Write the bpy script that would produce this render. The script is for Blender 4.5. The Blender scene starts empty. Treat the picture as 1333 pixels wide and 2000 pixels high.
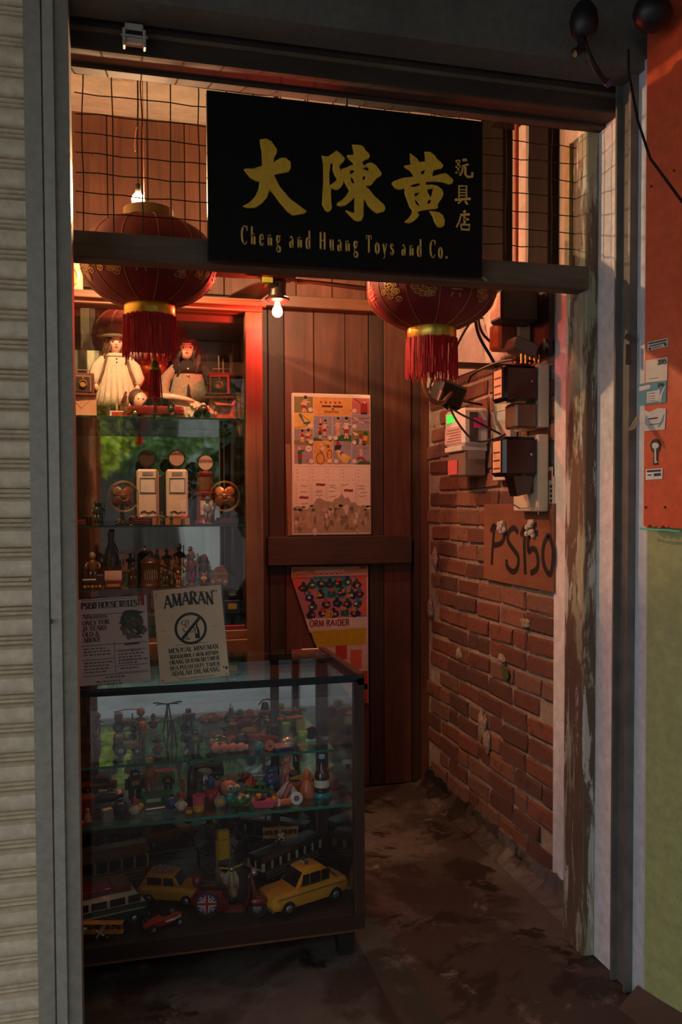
import bpy, bmesh, math, random
from mathutils import Vector, Matrix, Euler
R = math.radians
S = bpy.context.scene
COL = S.collection
rng = random.Random(7)

# ---------------------------------------------------------------- camera
cam_d = bpy.data.cameras.new('camera')
cam = bpy.data.objects.new('camera', cam_d)
COL.objects.link(cam)
S.camera = cam
YAW, PITCH, ROLL = R(14.4), R(-1.95), 0.0040
F_ = Vector((math.sin(YAW) * math.cos(PITCH), math.cos(YAW) * math.cos(PITCH), math.sin(PITCH)))
R_ = Vector((math.cos(YAW), -math.sin(YAW), 0))
U_ = R_.cross(F_)
r_ = (R_ * math.cos(ROLL) - U_ * math.sin(ROLL)).normalized()
u_ = (R_ * math.sin(ROLL) + U_ * math.cos(ROLL)).normalized()
cam.matrix_world = Matrix(((r_.x, u_.x, -F_.x, 0), (r_.y, u_.y, -F_.y, 0), (r_.z, u_.z, -F_.z, 1.5), (0, 0, 0, 1)))
cam_d.sensor_fit = 'VERTICAL'
cam_d.sensor_height = 36.0
cam_d.lens = 1697.0 / 2000.0 * 36.0
cam_d.shift_y = 44.0 / 2000.0
cam_d.clip_start = 0.02

# ---------------------------------------------------------------- world: even overcast daylight on the street
w = bpy.data.worlds.new('overcast_sky')
S.world = w
w.use_nodes = True
bg = w.node_tree.nodes['Background']
bg.inputs[0].default_value = (0.96, 0.98, 1.0, 1)
bg.inputs[1].default_value = 1.4

# ---------------------------------------------------------------- lamps: the seen bulbs and one added fill
def lamp(name, loc, watts, col, rad):
    d = bpy.data.lights.new(name, 'POINT')
    d.energy = watts; d.color = col; d.shadow_soft_size = rad
    o = bpy.data.objects.new(name, d); o.location = loc
    COL.objects.link(o)
    return o
BULB = (0.082, 3.15, 2.571)          # bare warm bulb over the left lantern
REDB = (0.618, 3.40, 2.259)          # red bulb under the fan
FILL_BULB = (0.80, 3.72, 2.560)           # added unseen bulb behind the sign, brightens the calendar
lamp('warm_bulb_light', BULB, 64.0, (1.0, 0.58, 0.28), 0.012)
lamp('warm_bulb_light', FILL_BULB, 19.0, (1.0, 0.64, 0.37), 0.016)  # added fill lamp, its bulb stays out of view
lamp('red_bulb_light', (REDB[0], REDB[1], REDB[2] - .005), 20.0, (1.0, 0.07, 0.04), 0.028)

S.view_settings.view_transform = 'Standard'
S.view_settings.look = 'None'
S.view_settings.gamma = 1.0
S.view_settings.use_curve_mapping = False
S.view_settings.exposure = 0.0

# ---------------------------------------------------------------- mesh builder
class MB:
    def __init__(s): s.v = []; s.f = []; s.mi = []; s.T = None
    def add(s, vs, fs, mi=0):
        b = len(s.v)
        if s.T is not None: vs = [s.T @ Vector(p) for p in vs]
        s.v += [tuple(p) for p in vs]
        s.f += [[i + b for i in q] for q in fs]
        s.mi += [mi] * len(fs)
        return s
    def bb(s, x0, x1, y0, y1, z0, z1, mi=0):
        vs = [(x0,y0,z0),(x1,y0,z0),(x1,y1,z0),(x0,y1,z0),(x0,y0,z1),(x1,y0,z1),(x1,y1,z1),(x0,y1,z1)]
        return s.add(vs, [(0,3,2,1),(4,5,6,7),(0,1,5,4),(1,2,6,5),(2,3,7,6),(3,0,4,7)], mi)
    def box(s, c, d, rot=(0,0,0), mi=0, taper=1.0):
        m = Euler(rot).to_matrix(); c = Vector(c); vs = []
        for z in (-.5, .5):
            t = taper if z > 0 else 1.0
            for x, y in ((-.5,-.5),(.5,-.5),(.5,.5),(-.5,.5)):
                vs.append(c + m @ Vector((x*d[0]*t, y*d[1]*t, z*d[2])))
        return s.add(vs, [(0,3,2,1),(4,5,6,7),(0,1,5,4),(1,2,6,5),(2,3,7,6),(3,0,4,7)], mi)
    def cyl(s, p0, p1, r0, r1=None, n=10, mi=0):
        r1 = r0 if r1 is None else r1
        p0, p1 = Vector(p0), Vector(p1); a = (p1 - p0).normalized()
        x = a.orthogonal().normalized(); y = a.cross(x); vs = []
        for p, r in ((p0, r0), (p1, r1)):
            for i in range(n):
                t = 2*math.pi*i/n; vs.append(p + (x*math.cos(t) + y*math.sin(t))*r)
        fs = [(i, (i+1) % n, n + (i+1) % n, n + i) for i in range(n)] + [tuple(range(n))[::-1], tuple(range(n, 2*n))]
        return s.add(vs, fs, mi)
    def tube(s, pts, r, n=6, mi=0, closed=False):
        P = [Vector(p) for p in pts]; k = len(P); vs = []; x = None
        for i, p in enumerate(P):
            if closed: t = P[(i+1) % k] - P[i-1]
            else: t = P[min(i+1, k-1)] - P[max(i-1, 0)]
            t.normalize()
            x = t.orthogonal().normalized() if x is None else (x - t*x.dot(t)).normalized()
            y = t.cross(x); rr = r[i] if isinstance(r, (list, tuple)) else r
            for j in range(n):
                a = 2*math.pi*j/n; vs.append(p + (x*math.cos(a) + y*math.sin(a))*rr)
        fs = []
        for i in range(k if closed else k-1):
            q = (i+1) % k
            for j in range(n): fs.append((i*n+j, i*n+(j+1) % n, q*n+(j+1) % n, q*n+j))
        if not closed: fs += [tuple(range(n))[::-1], tuple(range((k-1)*n, k*n))]
        return s.add(vs, fs, mi)
    def lathe(s, prof, n=16, c=(0,0,0), axis='Z', mi=0, sx=1.0, sy=1.0):
        vs = []; fs = []; k = len(prof)
        for r, z in prof:
            for i in range(n):
                a = 2*math.pi*i/n; x, y = r*math.cos(a)*sx, r*math.sin(a)*sy
                p = (x, y, z) if axis == 'Z' else ((z, x, y) if axis == 'X' else (x, -z, y))
                vs.append((p[0]+c[0], p[1]+c[1], p[2]+c[2]))
        for q in range(k-1):
            for i in range(n): fs.append((q*n+i, q*n+(i+1) % n, (q+1)*n+(i+1) % n, (q+1)*n+i))
        if prof[0][0] > 1e-5: fs.append(tuple(range(n))[::-1])
        if prof[-1][0] > 1e-5: fs.append(tuple(range((k-1)*n, k*n)))
        return s.add(vs, fs, mi)
    def ball(s, c, rx, ry=None, rz=None, n=12, mi=0, rot=None):
        ry = rx if ry is None else ry; rz = rx if rz is None else rz
        m = Euler(rot).to_matrix() if rot else None
        k = max(5, n//2 + 1); vs = []; fs = []
        for q in range(k):
            t = math.pi*q/(k-1)
            for i in range(n):
                a = 2*math.pi*i/n
                p = Vector((rx*math.sin(t)*math.cos(a), ry*math.sin(t)*math.sin(a), -rz*math.cos(t)))
                if m: p = m @ p
                vs.append((p[0]+c[0], p[1]+c[1], p[2]+c[2]))
        for q in range(k-1):
            for i in range(n): fs.append((q*n+i, q*n+(i+1) % n, (q+1)*n+(i+1) % n, (q+1)*n+i))
        return s.add(vs, fs, mi)
    def prism(s, poly, a0, a1, axis='Y', mi=0):
        # poly: (u, v) outline.  axis Y -> (u, a, v); axis X -> (a, u, v); axis Z -> (u, v, a)
        def P(u, v, a): return (u, a, v) if axis == 'Y' else ((a, u, v) if axis == 'X' else (u, v, a))
        n = len(poly); vs = [P(u, v, a0) for u, v in poly] + [P(u, v, a1) for u, v in poly]
        fs = [tuple(range(n)), tuple(range(n, 2*n))[::-1]] + [(i, n+i, n+(i+1) % n, (i+1) % n) for i in range(n)]
        return s.add(vs, fs, mi)
    def stroke(s, pts, wd, fr, mi=0):
        # flat ribbon along (u, v) points; fr maps (u, v) to space
        n = len(pts); l = []; r = []
        for i in range(n):
            a = Vector(pts[max(i-1, 0)]); b = Vector(pts[min(i+1, n-1)]); t = (b - a)
            if t.length < 1e-9: t = Vector((1, 0))
            t.normalize(); nn = Vector((-t.y, t.x))
            ww = (wd[i] if isinstance(wd, (list, tuple)) else wd)*.5
            p = Vector(pts[i]); l.append(p + nn*ww); r.append(p - nn*ww)
        return s.add([fr(q.x, q.y) for q in l] + [fr(q.x, q.y) for q in r], [(i, i+1, n+i+1, n+i) for i in range(n-1)], mi)
    def poly(s, pts, fr, mi=0): return s.add([fr(u, v) for u, v in pts], [tuple(range(len(pts)))], mi)
    def build(s, name, mat, parent=None, smooth=False, loc=None, bevel=0.0):
        me = bpy.data.meshes.new(name)
        me.from_pydata(s.v, [], s.f)
        ms = mat if isinstance(mat, (list, tuple)) else [mat]
        for m in ms: me.materials.append(m)
        for p, i in zip(me.polygons, s.mi): p.material_index = i
        bm = bmesh.new(); bm.from_mesh(me)
        bmesh.ops.remove_doubles(bm, verts=bm.verts, dist=1e-6)
        if bevel:
            bmesh.ops.bevel(bm, geom=[e for e in bm.edges if e.is_manifold and e.calc_face_angle(0) > .5], offset=bevel, segments=1, affect='EDGES', clamp_overlap=True)
        bmesh.ops.recalc_face_normals(bm, faces=bm.faces)
        bm.to_mesh(me); bm.free()
        if smooth:
            for p in me.polygons: p.use_smooth = True
            if smooth != 'all':
                try: me.set_sharp_from_angle(angle=R(40))
                except Exception: pass
        o = bpy.data.objects.new(name, me); COL.objects.link(o)
        if loc: o.location = loc
        if parent: o.parent = parent
        return o

def tag(o, label=None, cat=None, group=None, kind=None):
    if label: o['label'] = label
    if cat: o['category'] = cat
    if group: o['group'] = group
    if kind: o['kind'] = kind
    return o
def thing(name, label, cat, loc=(0,0,0), rz=0.0, group=None, sc=1.0, rot=None):
    o = bpy.data.objects.new(name, None); COL.objects.link(o)
    o.empty_display_size = .02
    o.location = loc; o.rotation_euler = rot if rot else (0, 0, R(rz)); o.scale = (sc, sc, sc)
    return tag(o, label, cat, group)
def struct(o): o['kind'] = 'structure'; return o
def copy_tree(o, parent=None):
    c = o.copy(); COL.objects.link(c); c.parent = parent
    for ch in o.children: copy_tree(ch, c)
    return c

# ---------------------------------------------------------------- materials
MATS = {}
def nt(name):
    m = bpy.data.materials.new(name); m.use_nodes = True
    return m, m.node_tree.nodes, m.node_tree.links, m.node_tree.nodes['Principled BSDF']
def coords(N, L, scale=(1,1,1), rnd=True):
    tc = N.new('ShaderNodeTexCoord'); mp = N.new('ShaderNodeMapping'); mp.inputs['Scale'].default_value = scale
    if rnd:
        oi = N.new('ShaderNodeObjectInfo'); ml = N.new('ShaderNodeMath'); ml.operation = 'MULTIPLY'; ml.inputs[1].default_value = 31.7
        L.new(oi.outputs['Random'], ml.inputs[0]); L.new(ml.outputs[0], mp.inputs['Location'])
    L.new(tc.outputs['Object'], mp.inputs['Vector'])
    return mp.outputs[0]
def noise(N, L, vec, scale, detail=4, rough=.6, dist=0):
    n = N.new('ShaderNodeTexNoise'); n.inputs['Scale'].default_value = scale; n.inputs['Detail'].default_value = detail
    n.inputs['Roughness'].default_value = rough; n.inputs['Distortion'].default_value = dist
    L.new(vec, n.inputs['Vector']); return n.outputs['Fac']
def ramp(N, L, fac, stops):
    r = N.new('ShaderNodeValToRGB'); e = r.color_ramp.elements
    while len(e) < len(stops): e.new(0.5)
    for i, (p, c) in enumerate(stops):
        e[i].position = p; e[i].color = (c[0], c[1], c[2], 1) if not isinstance(c, (int, float)) else (c, c, c, 1)
    L.new(fac, r.inputs[0]); return r.outputs[0]
def mixc(N, L, fac, a, b, mode='MIX'):
    m = N.new('ShaderNodeMix'); m.data_type = 'RGBA'; m.blend_type = mode
    if isinstance(fac, (int, float)): m.inputs[0].default_value = fac
    else: L.new(fac, m.inputs[0])
    for i, c in ((6, a), (7, b)):
        if isinstance(c, (tuple, list)): m.inputs[i].default_value = (c[0], c[1], c[2], 1)
        else: L.new(c, m.inputs[i])
    return m.outputs[2]
def bump(N, L, b, h, strength=.3, dist=.01):
    n = N.new('ShaderNodeBump'); n.inputs['Strength'].default_value = strength; n.inputs['Distance'].default_value = dist
    L.new(h, n.inputs['Height']); L.new(n.outputs[0], b.inputs['Normal'])
def sc(c, k): return tuple(min(1, x*k) for x in c)

def M(name, col, rough=.5, metal=0.0, var=.12, scale=30, bmp=0.0, rv=0.0, coat=0.0, emit=None, es=0):
    if name in MATS: return MATS[name]
    m, N, L, b = nt(name)
    v = coords(N, L); n = noise(N, L, v, scale)
    c = ramp(N, L, n, [(.3, sc(col, 1-var)), (.7, sc(col, 1+var))])
    if rv:
        oi = N.new('ShaderNodeObjectInfo'); h = N.new('ShaderNodeHueSaturation')
        mr = N.new('ShaderNodeMapRange'); mr.inputs[3].default_value = 1-rv; mr.inputs[4].default_value = 1+rv
        L.new(oi.outputs['Random'], mr.inputs[0]); L.new(mr.outputs[0], h.inputs['Value']); L.new(c, h.inputs['Color']); c = h.outputs[0]
    L.new(c, b.inputs['Base Color'])
    b.inputs['Roughness'].default_value = rough; b.inputs['Metallic'].default_value = metal
    b.inputs['Coat Weight'].default_value = coat
    if bmp: bump(N, L, b, n, bmp, .004)
    if emit:
        b.inputs['Emission Color'].default_value = (*emit, 1); b.inputs['Emission Strength'].default_value = es
    MATS[name] = m; return m
def WOOD(name, c1, c2, axis='Z', rough=.6, rv=.25, grain=22, bmp=.25, spots=0.0):
    if name in MATS: return MATS[name]
    m, N, L, b = nt(name)
    k = {'X': (.07,1,1), 'Y': (1,.07,1), 'Z': (1,1,.07)}[axis]
    v = coords(N, L, k); n = noise(N, L, v, grain, 6, .65, 1.2); n2 = noise(N, L, coords(N, L, (1,1,1)), 3.0, 3)
    c = ramp(N, L, n, [(.25, c1), (.75, c2)])
    c = mixc(N, L, .7, c, ramp(N, L, n2, [(.3, .55), (.7, 1.15)]), 'MULTIPLY')
    if spots:
        n3 = noise(N, L, coords(N, L), 45, 2, .5); c = mixc(N, L, ramp(N, L, n3, [(.70, 0.0), (.76, spots)]), c, sc(c1, .3))
    oi = N.new('ShaderNodeObjectInfo'); h = N.new('ShaderNodeHueSaturation')
    mr = N.new('ShaderNodeMapRange'); mr.inputs[3].default_value = 1-rv; mr.inputs[4].default_value = 1+rv
    L.new(oi.outputs['Random'], mr.inputs[0]); L.new(mr.outputs[0], h.inputs['Value']); L.new(c, h.inputs['Color'])
    L.new(h.outputs[0], b.inputs['Base Color']); b.inputs['Roughness'].default_value = rough
    bump(N, L, b, n, bmp, .003)
    MATS[name] = m; return m
def PATCHY(name, base, layers, rough=.7, bmp=.4, bs=20, k=(1,1,1), rnd=True, bdist=.006):
    # layers: (noise scale, threshold lo, hi, colour, stretch)
    if name in MATS: return MATS[name]
    m, N, L, b = nt(name)
    v = coords(N, L, k, rnd); n = noise(N, L, v, bs, 8, .7)
    c = ramp(N, L, n, [(.3, sc(base, .8)), (.7, sc(base, 1.2))])
    for (s_, lo, hi, cc, st) in layers:
        q = noise(N, L, coords(N, L, st, rnd), s_, 7, .68, .4)
        c = mixc(N, L, ramp(N, L, q, [(lo, 0.0), (hi, 1.0)]), c, cc)
    L.new(c, b.inputs['Base Color']); b.inputs['Roughness'].default_value = rough
    bump(N, L, b, n, bmp, bdist)
    MATS[name] = m; return m
def PANE(name, tint=(.95,.98,.96), base=.05, rough=.0):
    if name in MATS: return MATS[name]
    m = bpy.data.materials.new(name); m.use_nodes = True; N = m.node_tree.nodes; L = m.node_tree.links
    N.remove(N['Principled BSDF']); out = N['Material Output']
    t = N.new('ShaderNodeBsdfTransparent'); t.inputs[0].default_value = (*tint, 1)
    g = N.new('ShaderNodeBsdfGlossy'); g.inputs['Roughness'].default_value = rough; g.inputs[0].default_value = (1,1,1,1)
    lw = N.new('ShaderNodeLayerWeight'); lw.inputs[0].default_value = .5
    pw = N.new('ShaderNodeMath'); pw.operation = 'POWER'; pw.inputs[1].default_value = 4.0; L.new(lw.outputs['Facing'], pw.inputs[0])
    ma = N.new('ShaderNodeMath'); ma.operation = 'MULTIPLY_ADD'; ma.inputs[1].default_value = .8; ma.inputs[2].default_value = base; ma.use_clamp = True
    L.new(pw.outputs[0], ma.inputs[0])
    mx = N.new('ShaderNodeMixShader'); L.new(ma.outputs[0], mx.inputs[0]); L.new(t.outputs[0], mx.inputs[1]); L.new(g.outputs[0], mx.inputs[2])
    L.new(mx.outputs[0], out.inputs[0]); MATS[name] = m; return m

def GLOW(name, col, strength):
    if name in MATS: return MATS[name]
    m = bpy.data.materials.new(name); m.use_nodes = True; N = m.node_tree.nodes; L = m.node_tree.links
    N.remove(N['Principled BSDF']); t = N.new('ShaderNodeBsdfTransparent'); e = N.new('ShaderNodeEmission')
    e.inputs[0].default_value = (*col, 1); e.inputs[1].default_value = strength; a = N.new('ShaderNodeAddShader')
    L.new(t.outputs[0], a.inputs[0]); L.new(e.outputs[0], a.inputs[1]); L.new(a.outputs[0], N['Material Output'].inputs[0]); MATS[name] = m; return m
glass = PANE('clear_glass', (.985,.99,.985))
shelf_glass = PANE('shelf_glass', (.86,.93,.91), .07)
shelf_edge = M('glass_edge_teal', (.01,.16,.13), .15, coat=.3)
acrylic = PANE('acrylic_sleeve', (.93,.93,.95), .035, .12)
mirror = M('aged_mirror', (.62,.66,.63), .03, 1.0, .04, 6)
mirror2 = M('counter_mirror', (.60,.66,.68), .03, 1.0, .04, 6)
black = M('black_paint', (.008,.008,.009), .45)
blackgloss = M('black_gloss', (.006,.006,.008), .14, coat=.4)
chrome = M('dull_chrome', (.55,.55,.55), .25, 1.0)
dull_brass = M('dull_brass', (.30,.18,.06), .55, .7)
brass = M('brass', (.62,.40,.12), .32, 1.0)
goldf = M('gold_foil', (.70,.47,.08), .30, .85)
white = M('white_plastic', (.62,.62,.60), .4)
# ---------------------------------------------------------------- stroke lettering (serif by default)
def arc(cx, cy, rx, ry, a0, a1, n=9):
    return [(cx + rx*math.cos(R(a0 + (a1-a0)*i/(n-1))), cy + ry*math.sin(R(a0 + (a1-a0)*i/(n-1)))) for i in range(n)]
GL = {
 'A': (.74, [(0,[(.02,0),(.36,1)]),(1,[(.34,1),(.70,0)]),(0,[(.16,.34),(.57,.34)])], [(.02,0),(.70,0)]),
 'B': (.64, [(1,[(.12,0),(.12,1)]),(0,[(.12,1),(.3,1)]+arc(.3,.77,.22,.23,90,-90,6)+[(.12,.53)]),(1,arc(.32,.77,.2,.2,50,-50,5)),(0,[(.3,.53)]+arc(.3,.265,.27,.265,90,-90,6)+[(.12,0)]),(1,arc(.33,.265,.23,.23,50,-50,5))], [(.1,0),(.1,1)]),
 'C': (.68, [(1,arc(.38,.5,.32,.5,130,230,7)),(0,arc(.38,.5,.32,.5,130,35,6)),(0,arc(.38,.5,.32,.5,230,320,6)),(0,[(.66,1),(.66,.72)])], []),
 'D': (.70, [(1,[(.12,0),(.12,1)]),(0,[(.12,1),(.28,1)]+arc(.28,.5,.36,.5,90,-90,11)+[(.12,0)]),(1,arc(.3,.5,.33,.47,45,-45,6))], [(.1,0),(.1,1)]),
 'E': (.60, [(1,[(.12,0),(.12,1)]),(0,[(.02,.97),(.54,.97),(.54,.78)]),(0,[(.12,.52),(.42,.52),(.42,.62)]),(0,[(.02,.03),(.56,.03),(.56,.24)])], []),
 'F': (.58, [(1,[(.12,0),(.12,1)]),(0,[(.02,.97),(.54,.97),(.54,.78)]),(0,[(.12,.52),(.42,.52),(.42,.62)])], [(.12,0)]),
 'G': (.72, [(1,arc(.38,.5,.32,.5,130,230,7)),(0,arc(.38,.5,.32,.5,130,35,6)),(0,arc(.38,.5,.32,.5,230,310,6)),(1,[(.62,.06),(.62,.42)]),(0,[(.46,.42),(.72,.42)])], []),
 'H': (.78, [(1,[(.14,0),(.14,1)]),(1,[(.62,0),(.62,1)]),(0,[(.14,.52),(.62,.52)])], [(.14,0),(.14,1),(.62,0),(.62,1)]),
 'I': (.34, [(1,[(.16,0),(.16,1)])], [(.16,0),(.16,1)]),
 'J': (.46, [(1,[(.30,1),(.30,.2)]),(0,arc(.16,.2,.14,.2,0,-170,7))], [(.30,1)]),
 'K': (.72, [(1,[(.14,0),(.14,1)]),(0,[(.14,.42),(.58,1)]),(1,[(.26,.56),(.62,0)])], [(.14,0),(.14,1),(.60,0),(.56,1)]),
 'L': (.58, [(1,[(.14,0),(.14,1)]),(0,[(.02,.03),(.54,.03),(.54,.24)])], [(.14,1)]),
 'M': (.92, [(0,[(.10,0),(.14,1)]),(1,[(.14,1),(.44,.05)]),(0,[(.44,.05),(.74,1)]),(1,[(.76,1),(.78,0)])], [(.10,0),(.78,0),(.10,1),(.78,1)]),
 'N': (.78, [(0,[(.12,0),(.12,1)]),(1,[(.10,1),(.62,0)]),(0,[(.62,0),(.62,1)])], [(.12,0),(.08,1),(.62,1)]),
 'O': (.74, [(1,arc(.36,.5,.31,.5,130,230,7)),(0,arc(.36,.5,.31,.5,130,50,6)),(0,arc(.36,.5,.31,.5,230,310,6)),(1,arc(.36,.5,.31,.5,50,-50,7))], []),
 'P': (.62, [(1,[(.12,0),(.12,1)]),(0,[(.12,1),(.3,1)]+arc(.3,.74,.25,.26,90,-90,7)+[(.12,.48)]),(1,arc(.33,.74,.21,.22,50,-50,5))], [(.12,0),(.1,1)]),
 'R': (.70, [(1,[(.12,0),(.12,1)]),(0,[(.12,1),(.3,1)]+arc(.3,.76,.24,.24,90,-90,7)+[(.12,.52)]),(1,arc(.33,.76,.2,.2,50,-50,5)),(1,[(.32,.52),(.62,0)])], [(.12,0),(.1,1),(.62,0)]),
 'S': (.56, [(0,arc(.27,.76,.2,.22,30,150,7)),(1,arc(.27,.76,.2,.22,150,230,4)+arc(.27,.26,.22,.25,50,-30,4)),(0,arc(.27,.26,.22,.25,-30,-150,7)),(0,[(.46,.98),(.46,.74)]),(0,[(.06,.02),(.06,.28)])], []),
 'T': (.68, [(1,[(.32,0),(.32,1)]),(0,[(.03,.78),(.03,.97),(.61,.97),(.61,.78)])], [(.32,0)]),
 'U': (.76, [(1,[(.14,1),(.14,.3)]),(0,[(.14,.3)]+arc(.37,.28,.23,.28,180,360,9)+[(.60,.3),(.60,1)])], [(.14,1),(.60,1)]),
 'V': (.72, [(1,[(.06,1),(.36,0)]),(0,[(.36,0),(.64,1)])], [(.06,1),(.64,1)]),
 'W': (1.0, [(1,[(.06,1),(.28,0)]),(0,[(.28,0),(.48,.9)]),(1,[(.48,.9),(.70,0)]),(0,[(.70,0),(.90,1)])], [(.06,1),(.90,1)]),
 'X': (.70, [(1,[(.06,1),(.62,0)]),(0,[(.06,0),(.62,1)])], [(.06,0),(.62,0),(.06,1),(.62,1)]),
 'Y': (.68, [(1,[(.06,1),(.33,.5)]),(0,[(.62,1),(.33,.5)]),(1,[(.33,.5),(.33,0)])], [(.06,1),(.62,1),(.33,0)]),
 '0': (.58, [(1,arc(.28,.5,.22,.5,130,230,7)),(0,arc(.28,.5,.22,.5,130,50,6)),(0,arc(.28,.5,.22,.5,230,310,6)),(1,arc(.28,.5,.22,.5,50,-50,7))], []),
 '1': (.38, [(1,[(.20,0),(.20,1)]),(0,[(.06,.86),(.20,1)])], [(.20,0)]),
 '2': (.56, [(0,arc(.26,.74,.2,.25,170,60,6)),(1,arc(.26,.74,.2,.25,60,-40,5)+[(.06,.05)]),(1,[(.06,.04),(.50,.04)]),(0,[(.5,.04),(.5,.2)])], []),
 '3': (.54, [(0,arc(.24,.76,.2,.23,160,60,6)),(1,arc(.24,.76,.2,.23,60,-90,6)),(1,arc(.24,.27,.23,.26,90,-60,7)),(0,arc(.24,.27,.23,.26,-60,-160,6))], []),
 '5': (.54, [(0,[(.48,.97),(.12,.97),(.10,.56)]),(1,arc(.24,.31,.24,.30,120,-60,8)),(0,arc(.24,.31,.24,.30,-60,-160,5))], []),
 '6': (.56, [(1,arc(.30,.5,.24,.5,110,230,7)),(0,arc(.28,.28,.22,.27,230,320,5)),(1,arc(.28,.28,.22,.27,-40,90,6)),(0,arc(.28,.28,.22,.27,90,180,5))], []),
 '7': (.54, [(0,[(.06,.8),(.06,.96),(.50,.96)]),(1,[(.50,.96),(.22,0)])], []),
 '&': (.80, [(1,arc(.26,.26,.2,.26,160,300,7)),(1,[(.16,.86),(.66,.02)]),(0,arc(.3,.8,.16,.18,200,-40,9)),(0,[(.42,.68),(.12,.42)]),(0,[(.36,.02),(.60,.44)])], []),
 '/': (.46, [(1,[(.04,0),(.40,1)])], []),
 '<': (.52, [(1,[(.42,1),(.10,.52)]),(1,[(.10,.52),(.42,.04)])], []),
 '.': (.26, [(2,[(.10,0),(.10,.13)])], []),
 '-': (.4, [(1,[(.06,.4),(.34,.4)])], []),
 'a': (.52, [(1,[(.36,0),(.36,.46)]),(0,arc(.22,.44,.14,.18,10,160,6)),(1,arc(.19,.17,.13,.17,110,250,7)),(0,[(.16,.33),(.36,.36)]),(0,arc(.19,.17,.13,.17,250,340,5)+[(.36,.12)]),(0,[(.36,.02),(.46,.04)])], []),
 'd': (.60, [(1,[(.42,0),(.42,1)]),(1,arc(.26,.3,.2,.31,110,250,8)),(0,arc(.26,.3,.2,.31,110,30,5)),(0,arc(.26,.3,.2,.31,250,330,5)),(0,[(.32,.96),(.42,1)])], [(.46,0)]),
 'e': (.52, [(1,arc(.26,.3,.2,.31,120,240,8)),(0,arc(.26,.3,.2,.31,120,10,7)+[(.06,.36)]),(0,arc(.26,.3,.2,.31,240,330,6))], []),
 'g': (.54, [(1,arc(.25,.42,.16,.19,110,250,7)),(0,arc(.25,.42,.16,.19,110,-110,9)),(0,[(.16,.24),(.12,.12),(.2,.04),(.36,.02)]),(1,arc(.26,-.14,.2,.16,75,-60,7)),(0,arc(.26,-.14,.2,.16,300,90,9)),(0,[(.38,.54),(.52,.60)])], []),
 'h': (.62, [(1,[(.14,0),(.14,1)]),(0,arc(.29,.40,.15,.2,180,50,7)),(1,[(.44,0),(.44,.46)]),(0,[(.04,.96),(.14,1)])], [(.14,0),(.44,0)]),
 'i': (.30, [(1,[(.15,0),(.15,.6)]),(2,[(.15,.8),(.15,.92)])], [(.15,0)]),
 'm': (.86, [(1,[(.12,0),(.12,.6)]),(0,arc(.25,.42,.13,.18,180,50,6)),(1,[(.38,0),(.38,.46)]),(0,arc(.51,.42,.13,.18,180,50,6)),(1,[(.64,0),(.64,.46)])], [(.12,0),(.38,0),(.64,0)]),
 'n': (.62, [(1,[(.14,0),(.14,.6)]),(0,arc(.29,.40,.15,.2,180,50,7)),(1,[(.44,0),(.44,.46)]),(0,[(.04,.56),(.14,.6)])], [(.14,0),(.44,0)]),
 'o': (.56, [(1,arc(.27,.3,.2,.31,130,230,7)),(0,arc(.27,.3,.2,.31,130,50,6)),(0,arc(.27,.3,.2,.31,230,310,6)),(1,arc(.27,.3,.2,.31,50,-50,7))], []),
 's': (.44, [(0,arc(.21,.47,.14,.14,30,150,6)),(1,arc(.21,.47,.14,.14,150,230,4)+arc(.21,.15,.16,.16,50,-30,4)),(0,arc(.21,.15,.16,.16,-30,-150,6)),(0,[(.34,.6),(.34,.45)]),(0,[(.06,.0),(.06,.17)])], []),
 'u': (.62, [(1,[(.14,.6),(.14,.16)]),(0,arc(.29,.17,.15,.17,180,320,7)),(1,[(.44,0),(.44,.6)]),(0,[(.04,.57),(.14,.6)]),(0,[(.34,.57),(.44,.6)])], [(.48,0)]),
 'y': (.54, [(1,[(.06,.6),(.26,.02)]),(0,[(.46,.6),(.2,-.2),(.08,-.24)])], [(.06,.6),(.46,.6)]),
}
def text(mb, st, u0, v0, h, fr, wide=1.0, gap=.06, tk=.16, tn=.07, serif=.11, mi=0, sp=.4, jit=None):
    """lettering with its left end at (u0, v0); returns the end"""
    u = u0
    for k, ch in enumerate(st):
        if ch == ' ': u += sp*h*wide; continue
        g = GL.get(ch)
        if not g: continue
        dv = jit(k) if jit else 0.0
        for wd, pts, in g[1]:
            t = (tn, tk, tk*1.1)[wd]*h
            mb.stroke([(u + p[0]*h*wide, v0 + dv + p[1]*h) for p in pts], t, fr, mi)
        if serif:
            for sx, sy in g[2]:
                y = v0 + dv + sy*h + (-.5 if sy > .4 else .5)*tn*h
                mb.stroke([(u + sx*h*wide - serif*h*wide, y), (u + sx*h*wide + serif*h*wide, y)], tn*h*.9, fr, mi)
        u += (g[0] + gap)*h*wide
    return u
def text_w(st, h, wide=1.0, gap=.06, sp=.4):
    return sum(sp*h*wide if c == ' ' else (GL[c][0] + gap)*h*wide for c in st)
def smooth(pts, k=6):
    Q = [Vector(p) for p in pts]; out = []
    for i in range(len(Q)-1):
        a, b, c, e = Q[max(i-1,0)], Q[i], Q[i+1], Q[min(i+2,len(Q)-1)]
        for j in range(k):
            u = j/k; out.append(tuple(.5*((2*b) + (c-a)*u + (2*a-5*b+4*c-e)*u*u + (3*b-a-3*c+e)*u**3)))
    return out + [tuple(Q[-1])]
def blob_poly(cx, cy, rx, ry, n=12, jitter=.12, seed=0):
    q = random.Random(seed)
    return [(cx + rx*math.cos(2*math.pi*i/n)*(1 + q.uniform(-jitter, jitter)), cy + ry*math.sin(2*math.pi*i/n)*(1 + q.uniform(-jitter, jitter))) for i in range(n)]
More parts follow.
